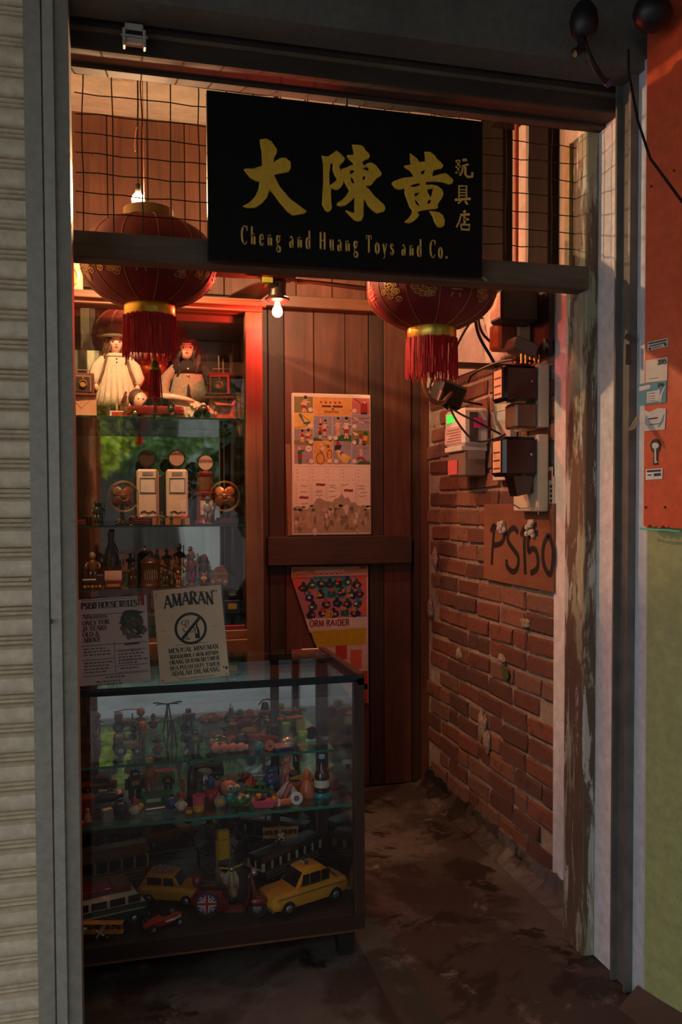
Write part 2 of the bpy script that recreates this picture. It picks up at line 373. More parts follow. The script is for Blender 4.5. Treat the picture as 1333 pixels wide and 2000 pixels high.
def filled(name, splines, fr_mat, depth, bev, mat, parent):
    """outlines with holes as one raised, bevelled mesh in the XZ plane"""
    cu = bpy.data.curves.new(name, 'CURVE'); cu.dimensions = '2D'; cu.fill_mode = 'BOTH'; cu.extrude = depth; cu.bevel_depth = bev; cu.bevel_resolution = 1
    cu.offset = -bev
    for sp in splines:
        s_ = cu.splines.new('POLY'); s_.points.add(len(sp)-1); s_.use_cyclic_u = True
        for p, q in zip(s_.points, sp): p.co = (q[0], q[1], 0, 1)
    t = bpy.data.objects.new(name + '_tmp', cu); COL.objects.link(t)
    bpy.context.view_layer.update()
    me = bpy.data.meshes.new_from_object(t.evaluated_get(bpy.context.evaluated_depsgraph_get()))
    bpy.data.objects.remove(t); bpy.data.curves.remove(cu)
    me.name = name; me.transform(fr_mat); me.materials.clear(); me.materials.append(mat)
    o = bpy.data.objects.new(name, me); COL.objects.link(o); o.parent = parent
    return o
# ================================================================ the setting
steel_grey = PATCHY('grey_painted_steel', (.27,.255,.21), [(3.0,.52,.64,(.29,.285,.255),(1,1,.3)), (9.0,.68,.74,(.11,.10,.09),(1,1,.5))], .5, .12, 40, rnd=False)
shutter_m = PATCHY('beige_shutter_paint', (.68,.575,.42), [(5,.56,.75,(.52,.44,.32),(.3,1,1)), (26,.70,.76,(.05,.045,.04),(.5,1,1))], .5, .1, 30)
lintel_m = PATCHY('grey_lintel_plaster', (.12,.117,.105), [(2.5,.5,.7,(.085,.08,.07),(1,1,1)), (14,.66,.74,(.16,.15,.14),(1,1,1))], .85, .3, 30, rnd=False)
white_wall = PATCHY('white_limewash', (.62,.60,.62), [(3,.54,.72,(.52,.50,.52),(1,1,.6)), (16,.70,.76,(.36,.33,.31),(1,1,1))], .85, .35, 25, rnd=False)
blue_trim = PATCHY('pale_blue_gloss', (.50,.54,.60), [(5,.6,.72,(.40,.42,.45),(1,1,.4))], .45, .2, 25, rnd=False)
green_wall = PATCHY('olive_green_paint', (.30,.315,.13), [(2.0,.5,.75,(.245,.26,.115),(1,1,1)), (11,.71,.76,(.09,.085,.05),(1,1,1))], .55, .15, 30, rnd=False)
orange_m = PATCHY('orange_enamel', (.56,.085,.03), [(3,.5,.7,(.46,.065,.025),(1,1,.5)), (18,.72,.76,(.28,.05,.03),(1,1,1))], .38, .1, 30, rnd=False)
peel_wood = PATCHY('peeling_painted_wood', (.115,.072,.048), [(5,.50,.54,(.30,.30,.20),(2.2,2.2,.35)), (9,.56,.59,(.44,.44,.40),(2.2,2.2,.3)), (14,.64,.68,(.07,.035,.02),(1,1,.4))], .7, .5, 30, (1,1,.25), rnd=False)
dark_beam = WOOD('dark_header_wood', (.020,.014,.010), (.055,.036,.026), 'X', .75, .15)
rail_wood = WOOD('worn_rail_wood', (.075,.05,.034), (.17,.12,.085), 'X', .7, .1)
plank_red = WOOD('red_brown_plank', (.075,.026,.013), (.185,.070,.036), 'Z', .55, .22, 18, .25, .8)
plank_dark = WOOD('dark_brown_plank', (.022,.012,.008), (.075,.038,.022), 'Z', .6, .2, 18, .25)
cab_wood = WOOD('cabinet_teak', (.11,.042,.020), (.215,.092,.044), 'Z', .45, .05, 16, .12)
cab_wood_x = WOOD('cabinet_teak_across', (.11,.042,.020), (.215,.092,.044), 'X', .45, .05, 16, .12)
dark_wood = WOOD('dark_counter_wood', (.022,.010,.007), (.062,.028,.017), 'X', .42, .1, 20, .1)
dark_wood_z = WOOD('dark_counter_post', (.022,.010,.007), (.062,.028,.017), 'Z', .42, .1, 20, .1)
floor_m = PATCHY('stained_cement_floor', (.105,.094,.088), [(1.3,.46,.52,(.048,.038,.033),(1,1,1)), (1.9,.54,.57,(.018,.012,.010),(1,1,1)), (5.5,.60,.68,(.17,.145,.13),(1,1,1)), (14,.66,.74,(.02,.014,.011),(1,1,1))], .58, .5, 16, rnd=False)
pave_m = PATCHY('grey_pavement', (.36,.37,.37), [(1.2,.5,.65,(.27,.275,.27),(1,1,1))], .8, .3, 20, rnd=False)
road_m = PATCHY('asphalt_road', (.10,.10,.105), [(2,.5,.7,(.13,.13,.13),(1,1,1))], .85, .3, 60, rnd=False)
mortar_m = PATCHY('crumbling_mortar', (.34,.265,.205), [(12,.54,.64,(.46,.39,.33),(1,1,1)), (7,.60,.68,(.10,.07,.05),(1,1,1))], .95, .8, 60, rnd=False, bdist=.012)
plaster_in = PATCHY('smoky_inner_plaster', (.50,.42,.36), [(2.2,.5,.68,(.38,.30,.25),(1,1,1)), (10,.68,.75,(.22,.15,.11),(1,1,1))], .85, .35, 18, rnd=False)
cream_beam = PATCHY('cream_beam_paint', (.50,.42,.34), [(5,.60,.68,(.22,.14,.09),(.4,1,1)), (22,.70,.74,(.08,.05,.03),(.5,1,1))], .7, .4, 25, (.4,1,1), rnd=False)

# floor and street
mb = MB(); nx, ny = 40, 40
vs = [(-.6 + 2.6*i/nx, 2.15 + 2.35*j/ny, 0.006*math.sin(i*.9 + j*.4)*math.sin(j*.7)*(0.5 if j else 0)) for j in range(ny+1) for i in range(nx+1)]
mb.add(vs, [(j*(nx+1)+i, j*(nx+1)+i+1, (j+1)*(nx+1)+i+1, (j+1)*(nx+1)+i) for j in range(ny) for i in range(nx)])
struct(mb.build('floor', floor_m, smooth='all'))
struct(MB().bb(-6, 7, -1.1, .25, -.2, -.006).build('pavement', pave_m))
struct(MB().bb(-6, 7, .25, 2.15, -.2, -.004).build('walkway', PATCHY('walkway_cement', (.10,.09,.085), [(1.6,.5,.62,(.06,.052,.048),(1,1,1))], .7, .4, 18, rnd=False)))
struct(MB().bb(-6, 7, -1.25, -1.1, -.2, .0).build('kerb', M('kerb_stone', (.20,.19,.19), .85)))
struct(MB().bb(-14, 15, -16, -1.25, -.3, -.16).build('road', road_m))
struct(MB().bb(-6, 7, -.8, 2.285, 2.98, 3.2).build('walkway_ceiling', lintel_m))  # unseen ceiling, set low and deep to darken the facade top

# facade: roller shutter and its guides
prof = [(.008,0),(.006,.0015),(-.006,.0035),(-.009,.007),(-.006,.0105),(.006,.0125),(-.007,.0145),(-.011,.019),(-.007,.0225),(.007,.0245),(-.010,.0265),(-.018,.032),(-.0215,.044),(-.0215,.057),(-.018,.067),(-.008,.0725),(.006,.0745),(.008,.075)]
mb = MB(); n = len(prof); x0, x1 = -1.6, -.2135
mb.add([(x0, y, z) for y, z in prof] + [(x1, y, z) for y, z in prof] + [(x0,.012,0),(x0,.012,.075),(x1,.012,0),(x1,.012,.075)],
       [(i, i+1, n+i+1, n+i) for i in range(n-1)] + [list(range(n, 2*n)) + [2*n+3, 2*n+2], list(range(n))[::-1] + [2*n, 2*n+1], (2*n, 2*n+2, 2*n+3, 2*n+1)])
sh = thing('roller_shutter', 'beige slatted steel roller shutter at the left edge', 'shutter', (0, 2.345, .02))
s0 = mb.build('slat', shutter_m, sh, smooth=True)
for k in range(1, 42):
    c = s0.copy(); COL.objects.link(c); c.parent = sh; c.location = (0, 0, k*.075)
rv = MB()
for zz in (1.285, 1.313): rv.ball((-.222, -.014, zz - .02), .004, .003, .004, 8)
rv.build('rivet', chrome, sh)
gl = thing('shutter_guide', 'grey steel shutter guide channel left of the doorway', 'guide rail', (-.16, 2.36, 0))
mb = MB(); pr = [(-.213,2.312),(-.172,2.306),(-.169,2.312),(-.166,2.300),(-.141,2.292),(-.138,2.300),(-.105,2.302),(-.105,2.42),(-.213,2.42)]
mb.prism([(a+.16, b-2.36) for a, b in pr], 0, 3.25, 'Z'); mb.build('channel', steel_grey, gl)
MB().box((-.006, -.069, 1.21), (.006, .003, .012)).build('rust_spot', M('rust', (.10,.04,.02), .9), gl)
gr = thing('shutter_guide', 'dark slotted steel shutter guide right of the white door reveal', 'guide rail', (1.506, 2.36, 0))
mb = MB(); z1 = 2.80
mb.bb(-.018, .008, -.042, -.030, 0, z1); mb.bb(-.018, .008, .032, .041, 0, z1); mb.bb(.002, .008, -.030, .032, 0, z1)
mb.build('channel', M('dark_guide_steel', (.12,.112,.10), .5, .0, .3, 12), gr)
mb = MB(); mb.bb(-.034, -.018, -.05, -.044, 1.915, 1.975); mb.box((-.022,-.052,1.992), (.034,.004,.016), (.3,.5,0))
mb.build('bent_latch', M('rusty_latch', (.09,.075,.055), .6, .3), gr)

struct(MB().bb(1.5145, 1.70, 2.258, 2.40, 0, 2.80).build('trim_1', blue_trim))
struct(MB().bb(1.5155, 1.70, 2.40, 2.672, 0, 2.815).build('wall_reveal', white_wall))
struct(MB().bb(-.42, 1.62, 2.29, 2.40, 2.772, 3.25).build('wall_lintel', lintel_m))
struct(MB().bb(-.42, 1.72, 2.44, 2.70, 2.835, 3.80).build('wall_over_door', lintel_m))
struct(MB().bb(-1.7, -.135, 2.43, 2.54, 0, 3.25).build('wall_left_pier', lintel_m))
struct(MB().bb(1.70, 4.5, 2.42, 2.60, 0, 3.3).build('wall_facade_right', lintel_m))

# door frame
fr = thing('door_frame', 'weathered wooden door frame with peeling paint around the shop opening', 'door frame', (1.49, 2.6, 0))
MB().bb(-.018, .026, -.06, .072, 0, 2.70).build('post', peel_wood, fr, bevel=.004)
MB().bb(-1.66, -1.617, -.06, .06, 0, 2.70).build('post', peel_wood, fr)
MB().bb(-.030, -.018, .03, .06, 2.27, 2.69).build('door_stop', M('ochre_paint', (.30,.20,.06), .6, var=.3), fr)
MB().bb(-1.64, .03, -.10, -.055, 2.692, 2.755).build('header', dark_beam, fr, bevel=.004)
MB().bb(-1.64, .02, -.10, -.02, 2.755, 2.835).build('header_board', rail_wood, fr)
MB().bb(-1.64, .03, -.18, -.10, 2.702, 2.80).build('ledge_board', dark_beam, fr, bevel=.004)
MB().bb(-1.64, .03, -.188, -.178, 2.745, 2.757).build('moulding', rail_wood, fr)
MB().bb(-1.605, -.014, -.072, .0, 2.188, 2.262).build('transom_rail', rail_wood, fr, bevel=.004)
mb = MB(); mb.box((-.392, -.08, 2.205), (.045, .004, .006), (0, R(32), 0)); mb.build('torn_tape', M('grey_tape', (.34,.33,.31), .6), fr)
# wire mesh in the transom: every wire a part
wm = thing('wire_mesh', 'rusty wire mesh filling the transom behind the black sign', 'wire mesh', (0, 2.605, 2.262))
wire_m = M('rusty_wire', (.030,.022,.016), .6, .4, .3)
q = random.Random(3)
for k in range(20):
    x = -.165 + .0815*k
    if x < -.11 or x > 1.46: continue
    pts = [(x + q.uniform(-.003, .003), q.uniform(-.002, .002), .53*i/6) for i in range(7)]
    MB().tube(pts, .0019, 5).build('wire', wire_m, wm)
for k in range(9):
    z = .018 + .0555*k
    pts = [(-.105 + 1.575*i/24, .003, z + q.uniform(-.0035, .0035)) for i in range(25)]
    MB().tube(pts, .0017, 5).build('wire', wire_m, wm)

# angled neighbour wall with orange steel panel
aw = MB(); d = Vector((math.sin(R(19)), -math.cos(R(19)), 0)); nrm = Vector((-math.cos(R(19)), -math.sin(R(19)), 0)); O = Vector((1.514, 2.262, 0))
def AW(s_, z, off=0.0): p = O + d*s_ + nrm*off; return (p.x, p.y, z)
aw.add([AW(0,0), AW(1.2,0), AW(1.2,0,-.12), AW(0,0,-.12), AW(0,3.3), AW(1.2,3.3), AW(1.2,3.3,-.12), AW(0,3.3,-.12)], [(0,3,2,1),(4,5,6,7),(0,1,5,4),(1,2,6,5),(2,3,7,6),(3,0,4,7)])
struct(aw.build('wall_neighbour', green_wall))
fl = MB(); pts = []
for k in range(13):
    s_ = -.02 + 1.1*k/12; pts.append(s_)
fl.add([AW(s_, -.005, .11 + .02*math.sin(s_*37)) for s_ in pts] + [AW(s_, .045 + .012*math.sin(s_*61 + 1), .0) for s_ in pts], [(i, i+1, 14+i, 13+i) for i in range(12)])
struct(fl.build('trim_2', floor_m))
op = thing('steel_hoarding', 'orange enamelled steel panel on the green wall at right', 'panel', tuple(AW(.06, 1.43, .0)))
def AL(s_, z, off): p = Vector(AW(s_, z, off)) - op.location; return tuple(p)
mb = MB()
zb = [1.437, 1.430, 1.441, 1.432, 1.436, 1.428, 1.439, 1.431, 1.436]
ss = [.012 + .088*i/8 for i in range(9)]
front = [AL(s_, z, .030) for s_, z in zip(ss, zb)] + [AL(.100, 3.2, .030), AL(.012, 3.2, .030)]
back = [AL(s_, z, .002) for s_, z in zip(ss, zb)] + [AL(.100, 3.2, .002), AL(.012, 3.2, .002)]
n = len(front); mb.add(front + back, [list(range(n)), list(range(n, 2*n))[::-1]] + [(i, n+i, n+(i+1) % n, (i+1) % n) for i in range(n)])
mb.build('front_sheet', orange_m, op)
mb = MB(); fr2 = [AL(.100, 1.431, .030), AL(.60, 1.425, .062), AL(.60, 3.2, .062), AL(.100, 3.2, .030), AL(.100, 1.431, .002), AL(.60, 1.425, .002), AL(.60, 3.2, .002), AL(.100, 3.2, .002)]
mb.add(fr2, [(0,1,2,3),(4,7,6,5),(0,4,5,1),(3,2,6,7),(1,5,6,2),(0,3,7,4)]); mb.build('folded_sheet', orange_m, op)
mb = MB(); mb.tube([AL(.0, 1.428, .03), AL(.04, 1.424, .034), AL(.09, 1.425, .034), AL(.14, 1.421, .036)], .003, 6); mb.build('green_edge_cord', M('mint_cord', (.10,.50,.36), .5), op)
for s_, z in ((.02,1.49),(.085,1.49),(.03,2.41),(.105,2.43)):
    p = AL(s_, z, .031); MB().ball(p, .004, .004, .004, 8).build('bolt', M('dark_bolt', (.03,.03,.03), .5), op)
# stickers on the panel
def sticker(name, label, pts, mats, draw=None, off=.032):
    t = thing(name, label, 'sticker', AW(sum(p[0] for p in pts)/len(pts), sum(p[1] for p in pts)/len(pts), off))
    fr_ = lambda a, b, o=0.0: tuple(Vector(AW(a, b, off + o)) - t.location)
    m_ = MB(); k = len(pts)
    m_.add([fr_(a, b) for a, b in pts] + [fr_(a, b, -.0012) for a, b in pts], [list(range(k)), list(range(k, 2*k))[::-1]] + [(i, k+i, k+(i+1) % k, (i+1) % k) for i in range(k)])
    m_.build('paper', mats[0], t)
    if draw:
        m2 = MB(); draw(m2, lambda a, b: fr_(a, b, .0006)); m2.build('print', mats[1:], t)
    return t
paper = M('aged_paper', (.55,.50,.45), .6, var=.1); ink = M('black_ink', (.012,.012,.014), .6); redink = M('dark_red_ink', (.22,.015,.03), .6)
blue_st = M('teal_sticker', (.045,.20,.28), .5); cream_st = M('cream_sticker', (.60,.50,.40), .55)
def d1(m_, f):
    m_.stroke([(.026,1.962),(.088,1.963)], .004, f); m_.stroke([(.03,1.954),(.084,1.956)], .003, f); m_.stroke([(.04,1.948),(.07,1.949)], .002, f)
    m_.poly(blob_poly(.031,1.947,.004,.004), f); m_.poly(blob_poly(.083,1.951,.004,.004), f)
sticker('sticker', 'small cream notice sticker, topmost on the orange panel', [(.023,1.942),(.090,1.945),(.091,1.968),(.023,1.967)], [paper, ink], d1)
def d2(m_, f):
    text(m_, '2015', .058, 1.897, .013, f, 1.0, .03, .26, .2, 0); m_.stroke([(.03,1.86),(.06,1.861)], .002, f, 1)
sticker('sticker', 'cream sticker printed 2015 above the teal one', [(.017,1.851),(.089,1.849),(.090,1.915),(.017,1.915)], [cream_st, ink, blue_st], d2)
def d3(m_, f):
    m_.poly([(.022,1.792),(.066,1.794),(.066,1.826),(.022,1.823)], f, 1)
    m_.poly([(-.004,1.829),(.030,1.832),(.036,1.839),(.030,1.844),(-.004,1.842)], f, 1)
    for z in (1.818,1.810,1.803,1.797): m_.stroke([(.024,z),(.05,z)], .0018, f)
    m_.stroke([(.066,1.79),(.072,1.815),(.084,1.835)], [.008,.006,.002], f, 1); text(m_, '2016', .058, 1.834, .010, f, 1.0, .03, .24, .18, 0)
sticker('sticker', 'teal permit sticker with white panel, wrapped over the panel edge', [(-.006,1.786),(.086,1.787),(.088,1.848),(-.006,1.850)], [blue_st, ink, paper], d3)
def d4(m_, f):
    m_.stroke([(.028,1.745),(.06,1.746)], .004, f, 0); m_.stroke([(.03,1.728),(.066,1.729)], .002, f); m_.stroke([(.062,1.72),(.074,1.735),(.081,1.755)], [.004,.006,.002], f, 1)
sticker('sticker', 'torn white sticker below the teal one', [(.012,1.711),(.083,1.711),(.086,1.770),(.06,1.774),(.03,1.765),(.014,1.772)], [paper, ink, blue_st], d4)
t = thing('peeling_paper', 'curled brown strip of torn paper hanging off the orange panel', 'paper', AW(-.005, 1.72, .05))
mb = MB(); mb.add([(.0,.0,.03),(.012,-.01,.045),(-.02,-.03,-.005),(-.038,-.02,-.01),(.0,.002,.028),(.012,-.008,.043),(-.02,-.028,-.007),(-.038,-.018,-.012)], [(0,1,2,3),(7,6,5,4),(0,4,5,1),(1,5,6,2),(2,6,7,3),(3,7,4,0)]); mb.build('curl', M('brown_paper', (.26,.19,.12), .7), t)
def d5(m_, f):
    m_.poly(blob_poly(.052,1.667,.0115,.009), f, 1); m_.stroke([(.052,1.66),(.053,1.617)], .006, f, 1); m_.stroke([(.053,1.62),(.060,1.62)], .004, f, 1)
sticker('sticker', 'black keyhole shaped sticker showing a pale key', [(.033,1.669),(.040,1.683),(.052,1.687),(.064,1.683),(.071,1.668),(.066,1.652),(.060,1.645),(.060,1.612),(.045,1.612),(.046,1.645),(.038,1.655)], [ink, ink, paper], d5)
def d6(m_, f): m_.stroke([(.024,1.594),(.072,1.595)], .006, f); m_.stroke([(.048,1.583),(.072,1.584)], .008, f); m_.stroke([(.026,1.583),(.04,1.583)], .004, f, 1)
sticker('sticker', 'small white label near the bottom of the orange panel', [(.02,1.569),(.076,1.571),(.077,1.601),(.02,1.600)], [white, ink, redink], d6)

# back wall: planks, beam, door batten
wb = struct(MB().bb(-.42, 1.62, 4.43, 4.50, 0, 3.80).build('wall_back', black))
def plank(x0, x1, z0, z1, m, th=.028, dy=0.0):
    c = ((x0+x1)/2, 4.43 - th/2 + dy, (z0+z1)/2)
    MB().box((0,0,0), (x1-x0-.004, th, z1-z0)).build('plank', m, wb, loc=c, bevel=.0025)
xs = [-.41,-.24,-.07,.11,.28,.45,.605,.749,.834,.99,1.158,1.285,1.365,1.521]
mt = [1,0,0,1,0,0,1,1,0,0,0,1,0]
q = random.Random(5)
for i in range(13):
    plank(xs[i], xs[i+1], .005, 2.50, plank_dark if mt[i] else plank_red, .028, q.uniform(-.004, .004))
xs2 = [-.41,-.22,-.03,.16,.34,.53,.72,.9,1.09,1.27,1.45,1.60]
for i in range(11): plank(xs2[i], xs2[i+1], 2.555, 3.46, plank_red, .026, q.uniform(-.004, .004))
MB().bb(1.524, 1.556, 4.37, 4.43, 0, 2.5).build('jamb', plank_dark, wb); MB().bb(1.558, 1.60, 4.355, 4.43, 0, 2.5).build('jamb', plank_red, wb)
MB().bb(.60, 1.60, 4.33, 4.43, 2.497, 2.556).build('cross_beam', cab_wood_x, wb, bevel=.004)
MB().bb(.735, 1.505, 4.352, 4.402, 1.192, 1.338).build('door_batten', WOOD('batten_wood', (.04,.022,.014), (.095,.052,.032), 'X', .55, .1), wb, bevel=.003)
struct(MB().bb(-.42, 1.62, 4.20, 4.40, 3.385, 3.80).build('trim_3', cream_beam))
struct(MB().bb(-.42, 1.72, 2.60, 4.50, 3.80, 3.86).build('ceiling', WOOD('ceiling_boards', (.04,.02,.012), (.10,.05,.03), 'X')))
struct(MB().bb(-.48, -.40, 2.54, 4.50, 0, 3.80).build('wall_left', plaster_in))

# right wall: brick below, smoky plaster above, white plaster by the door
wr = struct(MB().bb(1.602, 1.72, 2.672, 4.45, 0, 3.80).build('wall_right', mortar_m))
MB().bb(1.588, 1.602, 2.672, 2.962, 0.0, 2.30).build('white_plaster', white_wall, wr)
MB().bb(1.590, 1.602, 2.672, 4.43, 2.115, 3.80).build('upper_plaster', plaster_in, wr)
brick_m = []
for i, c in enumerate([((.175,.060,.034)), ((.125,.046,.029)), ((.21,.090,.054)), ((.10,.042,.030)), ((.165,.080,.054))]):
    brick_m.append(PATCHY('brick_%s' % 'abcde'[i], c, [(16,.56,.66,sc(c, .62),(1,1,1)), (26,.66,.72,(.30,.22,.17),(1,1,1))], .88, .7, 50, bdist=.006))
def brick_mesh(ln, h, seed):
    q = random.Random(seed); b = bmesh.new(); bmesh.ops.create_cube(b, size=1)
    for v in b.verts: v.co.x *= .03; v.co.y *= ln; v.co.z *= h
    bmesh.ops.bevel(b, geom=list(b.edges), offset=.006, segments=1, affect='EDGES')
    for v in b.verts: v.co += Vector((q.uniform(-.0022,.0022), q.uniform(-.007,.007), q.uniform(-.005,.005)))
    me = bpy.data.meshes.new('brick'); b.to_mesh(me); b.free(); return me
full = [brick_mesh(.232, .067, i) for i in range(6)]; half = [brick_mesh(.109, .067, 20+i) for i in range(4)]
for me, k in [(m_, i) for i, m_ in enumerate(full)] + [(m_, i+2) for i, m_ in enumerate(half)]: me.materials.append(brick_m[0])
q = random.Random(11)
for r_i in range(25):
    z = .075 + .083*r_i; y = 2.955 - (.125 if r_i % 2 else 0) + q.uniform(-.02, .02)
    while y < 4.36:
        hf = q.random() < (.5 if r_i % 6 == 3 else .14); ln = .122 if hf else .247
        y0, y1 = y, y + ln; y = y1
        if y0 < 2.93 or y1 > 4.42: continue
        if q.random() < .03: continue
        o = bpy.data.objects.new('brick', q.choice(half if hf else full)); COL.objects.link(o); o.parent = wr
        o.location = (1.607 + q.uniform(-.004, .004), (y0+y1)/2, z + .0375 + q.uniform(-.003, .003))
        o.rotation_euler = (R(q.uniform(-.9, .9)), 0, R(q.uniform(-1.0, 1.0)))
        o.material_slots[0].link = 'OBJECT'; o.material_slots[0].material = q.choice(brick_m)
# lumps of old plaster stuck on the bricks
lime = PATCHY('lime_lump', (.36,.30,.25), [(30,.45,.58,(.22,.15,.11),(1,1,1))], .95, .8, 60)
q = random.Random(4)
for (y, z, ry, rz) in ((4.23,1.22,.035,.055),(3.62,.50,.05,.06),(3.57,.44,.035,.05),(3.9,.78,.03,.03),(3.2,1.02,.04,.02),(4.3,.95,.03,.05),(3.42,.84,.03,.02)):
    m_ = MB(); m_.ball((0,0,0), .012, ry, rz, 12); m_.v = [(x*(1+q.uniform(-.3,.3)), yy*(1+q.uniform(-.25,.25)), zz*(1+q.uniform(-.25,.25))) for x, yy, zz in m_.v]
    m_.build('plaster_lump', lime, wr, True, (1.588, y, z))
m_ = MB(); m_.poly(blob_poly(0,0,.045,.032,14,.35,8), lambda u, v: (0, -u, v)); m_.build('green_paint_mark', M('green_paint_mark', (.05,.09,.025), .8), wr, loc=(1.5795, 3.37, .79))
m_ = MB(); q = random.Random(9); prs = [(1.61,.105),(1.588,.085),(1.578,.05),(1.555,.026),(1.52,.004),(1.52,-.01),(1.61,-.01)]; nn = 46
vs = [(x + q.uniform(-.010,.006), 2.67 + 1.72*k/(nn-1), z*(.75 + .5*q.random()) if z > 0 else z) for k in range(nn) for x, z in prs]
m_.add(vs, [(k*7+j, k*7+(j+1) % 7, (k+1)*7+(j+1) % 7, (k+1)*7+j) for k in range(nn-1) for j in range(7)])
m_.build('cement_skirting', floor_m, wr)

tarred = WOOD('tarred_timber', (.006,.004,.003), (.018,.011,.008), 'Z', .7, .1); tarred.node_tree.nodes['Principled BSDF'].inputs['Specular IOR Level'].default_value = .1
# dark timbers on the upper right wall
for (y0, y1, z0, z1) in ((3.33,3.55,2.37,3.22),(2.94,3.10,2.37,3.30)):
    MB().bb(1.545, 1.590, y0, y1, z0, z1).build('wall_timber', tarred, wr, bevel=.003)
MB().bb(1.47, 1.590, 2.92, 3.30, 3.02, 3.10).build('wall_bracket', tarred, wr, bevel=.003)
CH_DA = [[(0.403, 2.5371), (0.4213, 2.5415), (0.4362, 2.5355), (0.4527, 2.5144), (0.4526, 2.5047), (0.4442, 2.4893), (0.4424, 2.4777), (0.4625, 2.4916), (0.4776, 2.4931), (0.4927, 2.4824), (0.4926, 2.4645), (0.4858, 2.4534), (0.4505, 2.4437), (0.4438, 2.4405), (0.4603, 2.4094), (0.4903, 2.3777), (0.5392, 2.3466), (0.5307, 2.3383), (0.4968, 2.3314), (0.48, 2.3425), (0.46, 2.3638), (0.4435, 2.3852), (0.4302, 2.3971), (0.4234, 2.377), (0.41, 2.3597), (0.3901, 2.3451), (0.367, 2.3417), (0.3532, 2.3461), (0.3704, 2.3565), (0.387, 2.374), (0.3987, 2.3977), (0.4022, 2.419), (0.3873, 2.421), (0.3742, 2.4279), (0.3563, 2.4488), (0.3613, 2.4519), (0.3843, 2.454), (0.4091, 2.464), (0.4084, 2.5021), (0.4046, 2.5211)]]
CH_FU = [[(0.5832, 2.509), (0.6008, 2.5076), (0.6129, 2.5164), (0.6274, 2.5278), (0.6403, 2.5198), (0.6532, 2.5071), (0.6499, 2.4991), (0.6402, 2.4889), (0.6361, 2.4816), (0.6417, 2.4705), (0.6481, 2.4556), (0.6497, 2.445), (0.6464, 2.4323), (0.6399, 2.4224), (0.6318, 2.4156), (0.6221, 2.4147), (0.6108, 2.4184), (0.6108, 2.4014), (0.6115, 2.3783), (0.6138, 2.3615), (0.6089, 2.3534), (0.6009, 2.3489), (0.5929, 2.3537), (0.5841, 2.3699), (0.5859, 2.407), (0.5885, 2.438), (0.5879, 2.4841), (0.5863, 2.4963)], [(0.6095, 2.4877), (0.6168, 2.4899), (0.6159, 2.4713), (0.6223, 2.4564), (0.6287, 2.4462), (0.6238, 2.4396), (0.6109, 2.4292), (0.6069, 2.4273), (0.6054, 2.4549)]]
CH_DONG = [[(0.6745, 2.5494), (0.7005, 2.5504), (0.7103, 2.5467), (0.7152, 2.5363), (0.7267, 2.528), (0.7291, 2.5205), (0.7233, 2.5122), (0.7102, 2.5063), (0.7053, 2.4996), (0.7102, 2.4923), (0.7233, 2.5013), (0.7332, 2.5037), (0.7464, 2.4971), (0.7579, 2.4841), (0.7653, 2.4739), (0.7628, 2.4674), (0.7512, 2.4601), (0.7396, 2.4466), (0.7313, 2.4365), (0.7149, 2.4328), (0.7264, 2.4252), (0.7412, 2.4077), (0.7576, 2.3949), (0.7725, 2.3836), (0.7758, 2.3745), (0.7725, 2.3648), (0.7509, 2.3568), (0.7394, 2.3622), (0.7229, 2.3765), (0.7098, 2.3957), (0.7089, 2.3707), (0.7089, 2.3473), (0.7031, 2.3328), (0.6916, 2.3288), (0.6802, 2.3326), (0.6655, 2.3455), (0.6534, 2.3569), (0.6583, 2.3589), (0.6705, 2.3544), (0.6811, 2.3537), (0.6811, 2.3762), (0.682, 2.3981), (0.6673, 2.3829), (0.6543, 2.3725), (0.6397, 2.3682), (0.6276, 2.3719), (0.63, 2.3783), (0.643, 2.3871), (0.656, 2.4006), (0.6658, 2.4169), (0.6594, 2.4257), (0.6513, 2.4389), (0.6465, 2.4555), (0.6417, 2.4705), (0.6434, 2.4769), (0.6547, 2.481), (0.6677, 2.4884), (0.6799, 2.4926), (0.6759, 2.4984), (0.6645, 2.5067), (0.6581, 2.5153), (0.6613, 2.518), (0.6776, 2.5203), (0.6801, 2.5267), (0.6777, 2.5358)], [(0.6676, 2.4698), (0.6742, 2.4766), (0.6815, 2.4757), (0.679, 2.4693), (0.6693, 2.4637)], [(0.6692, 2.4544), (0.6757, 2.4534), (0.6822, 2.4416), (0.6773, 2.4373), (0.6716, 2.4422)], [(0.7069, 2.4826), (0.7151, 2.4881), (0.7249, 2.4874), (0.7232, 2.4771), (0.715, 2.4803)], [(0.7068, 2.4577), (0.7117, 2.4628), (0.7158, 2.4601), (0.7117, 2.4519), (0.7059, 2.4499)]]
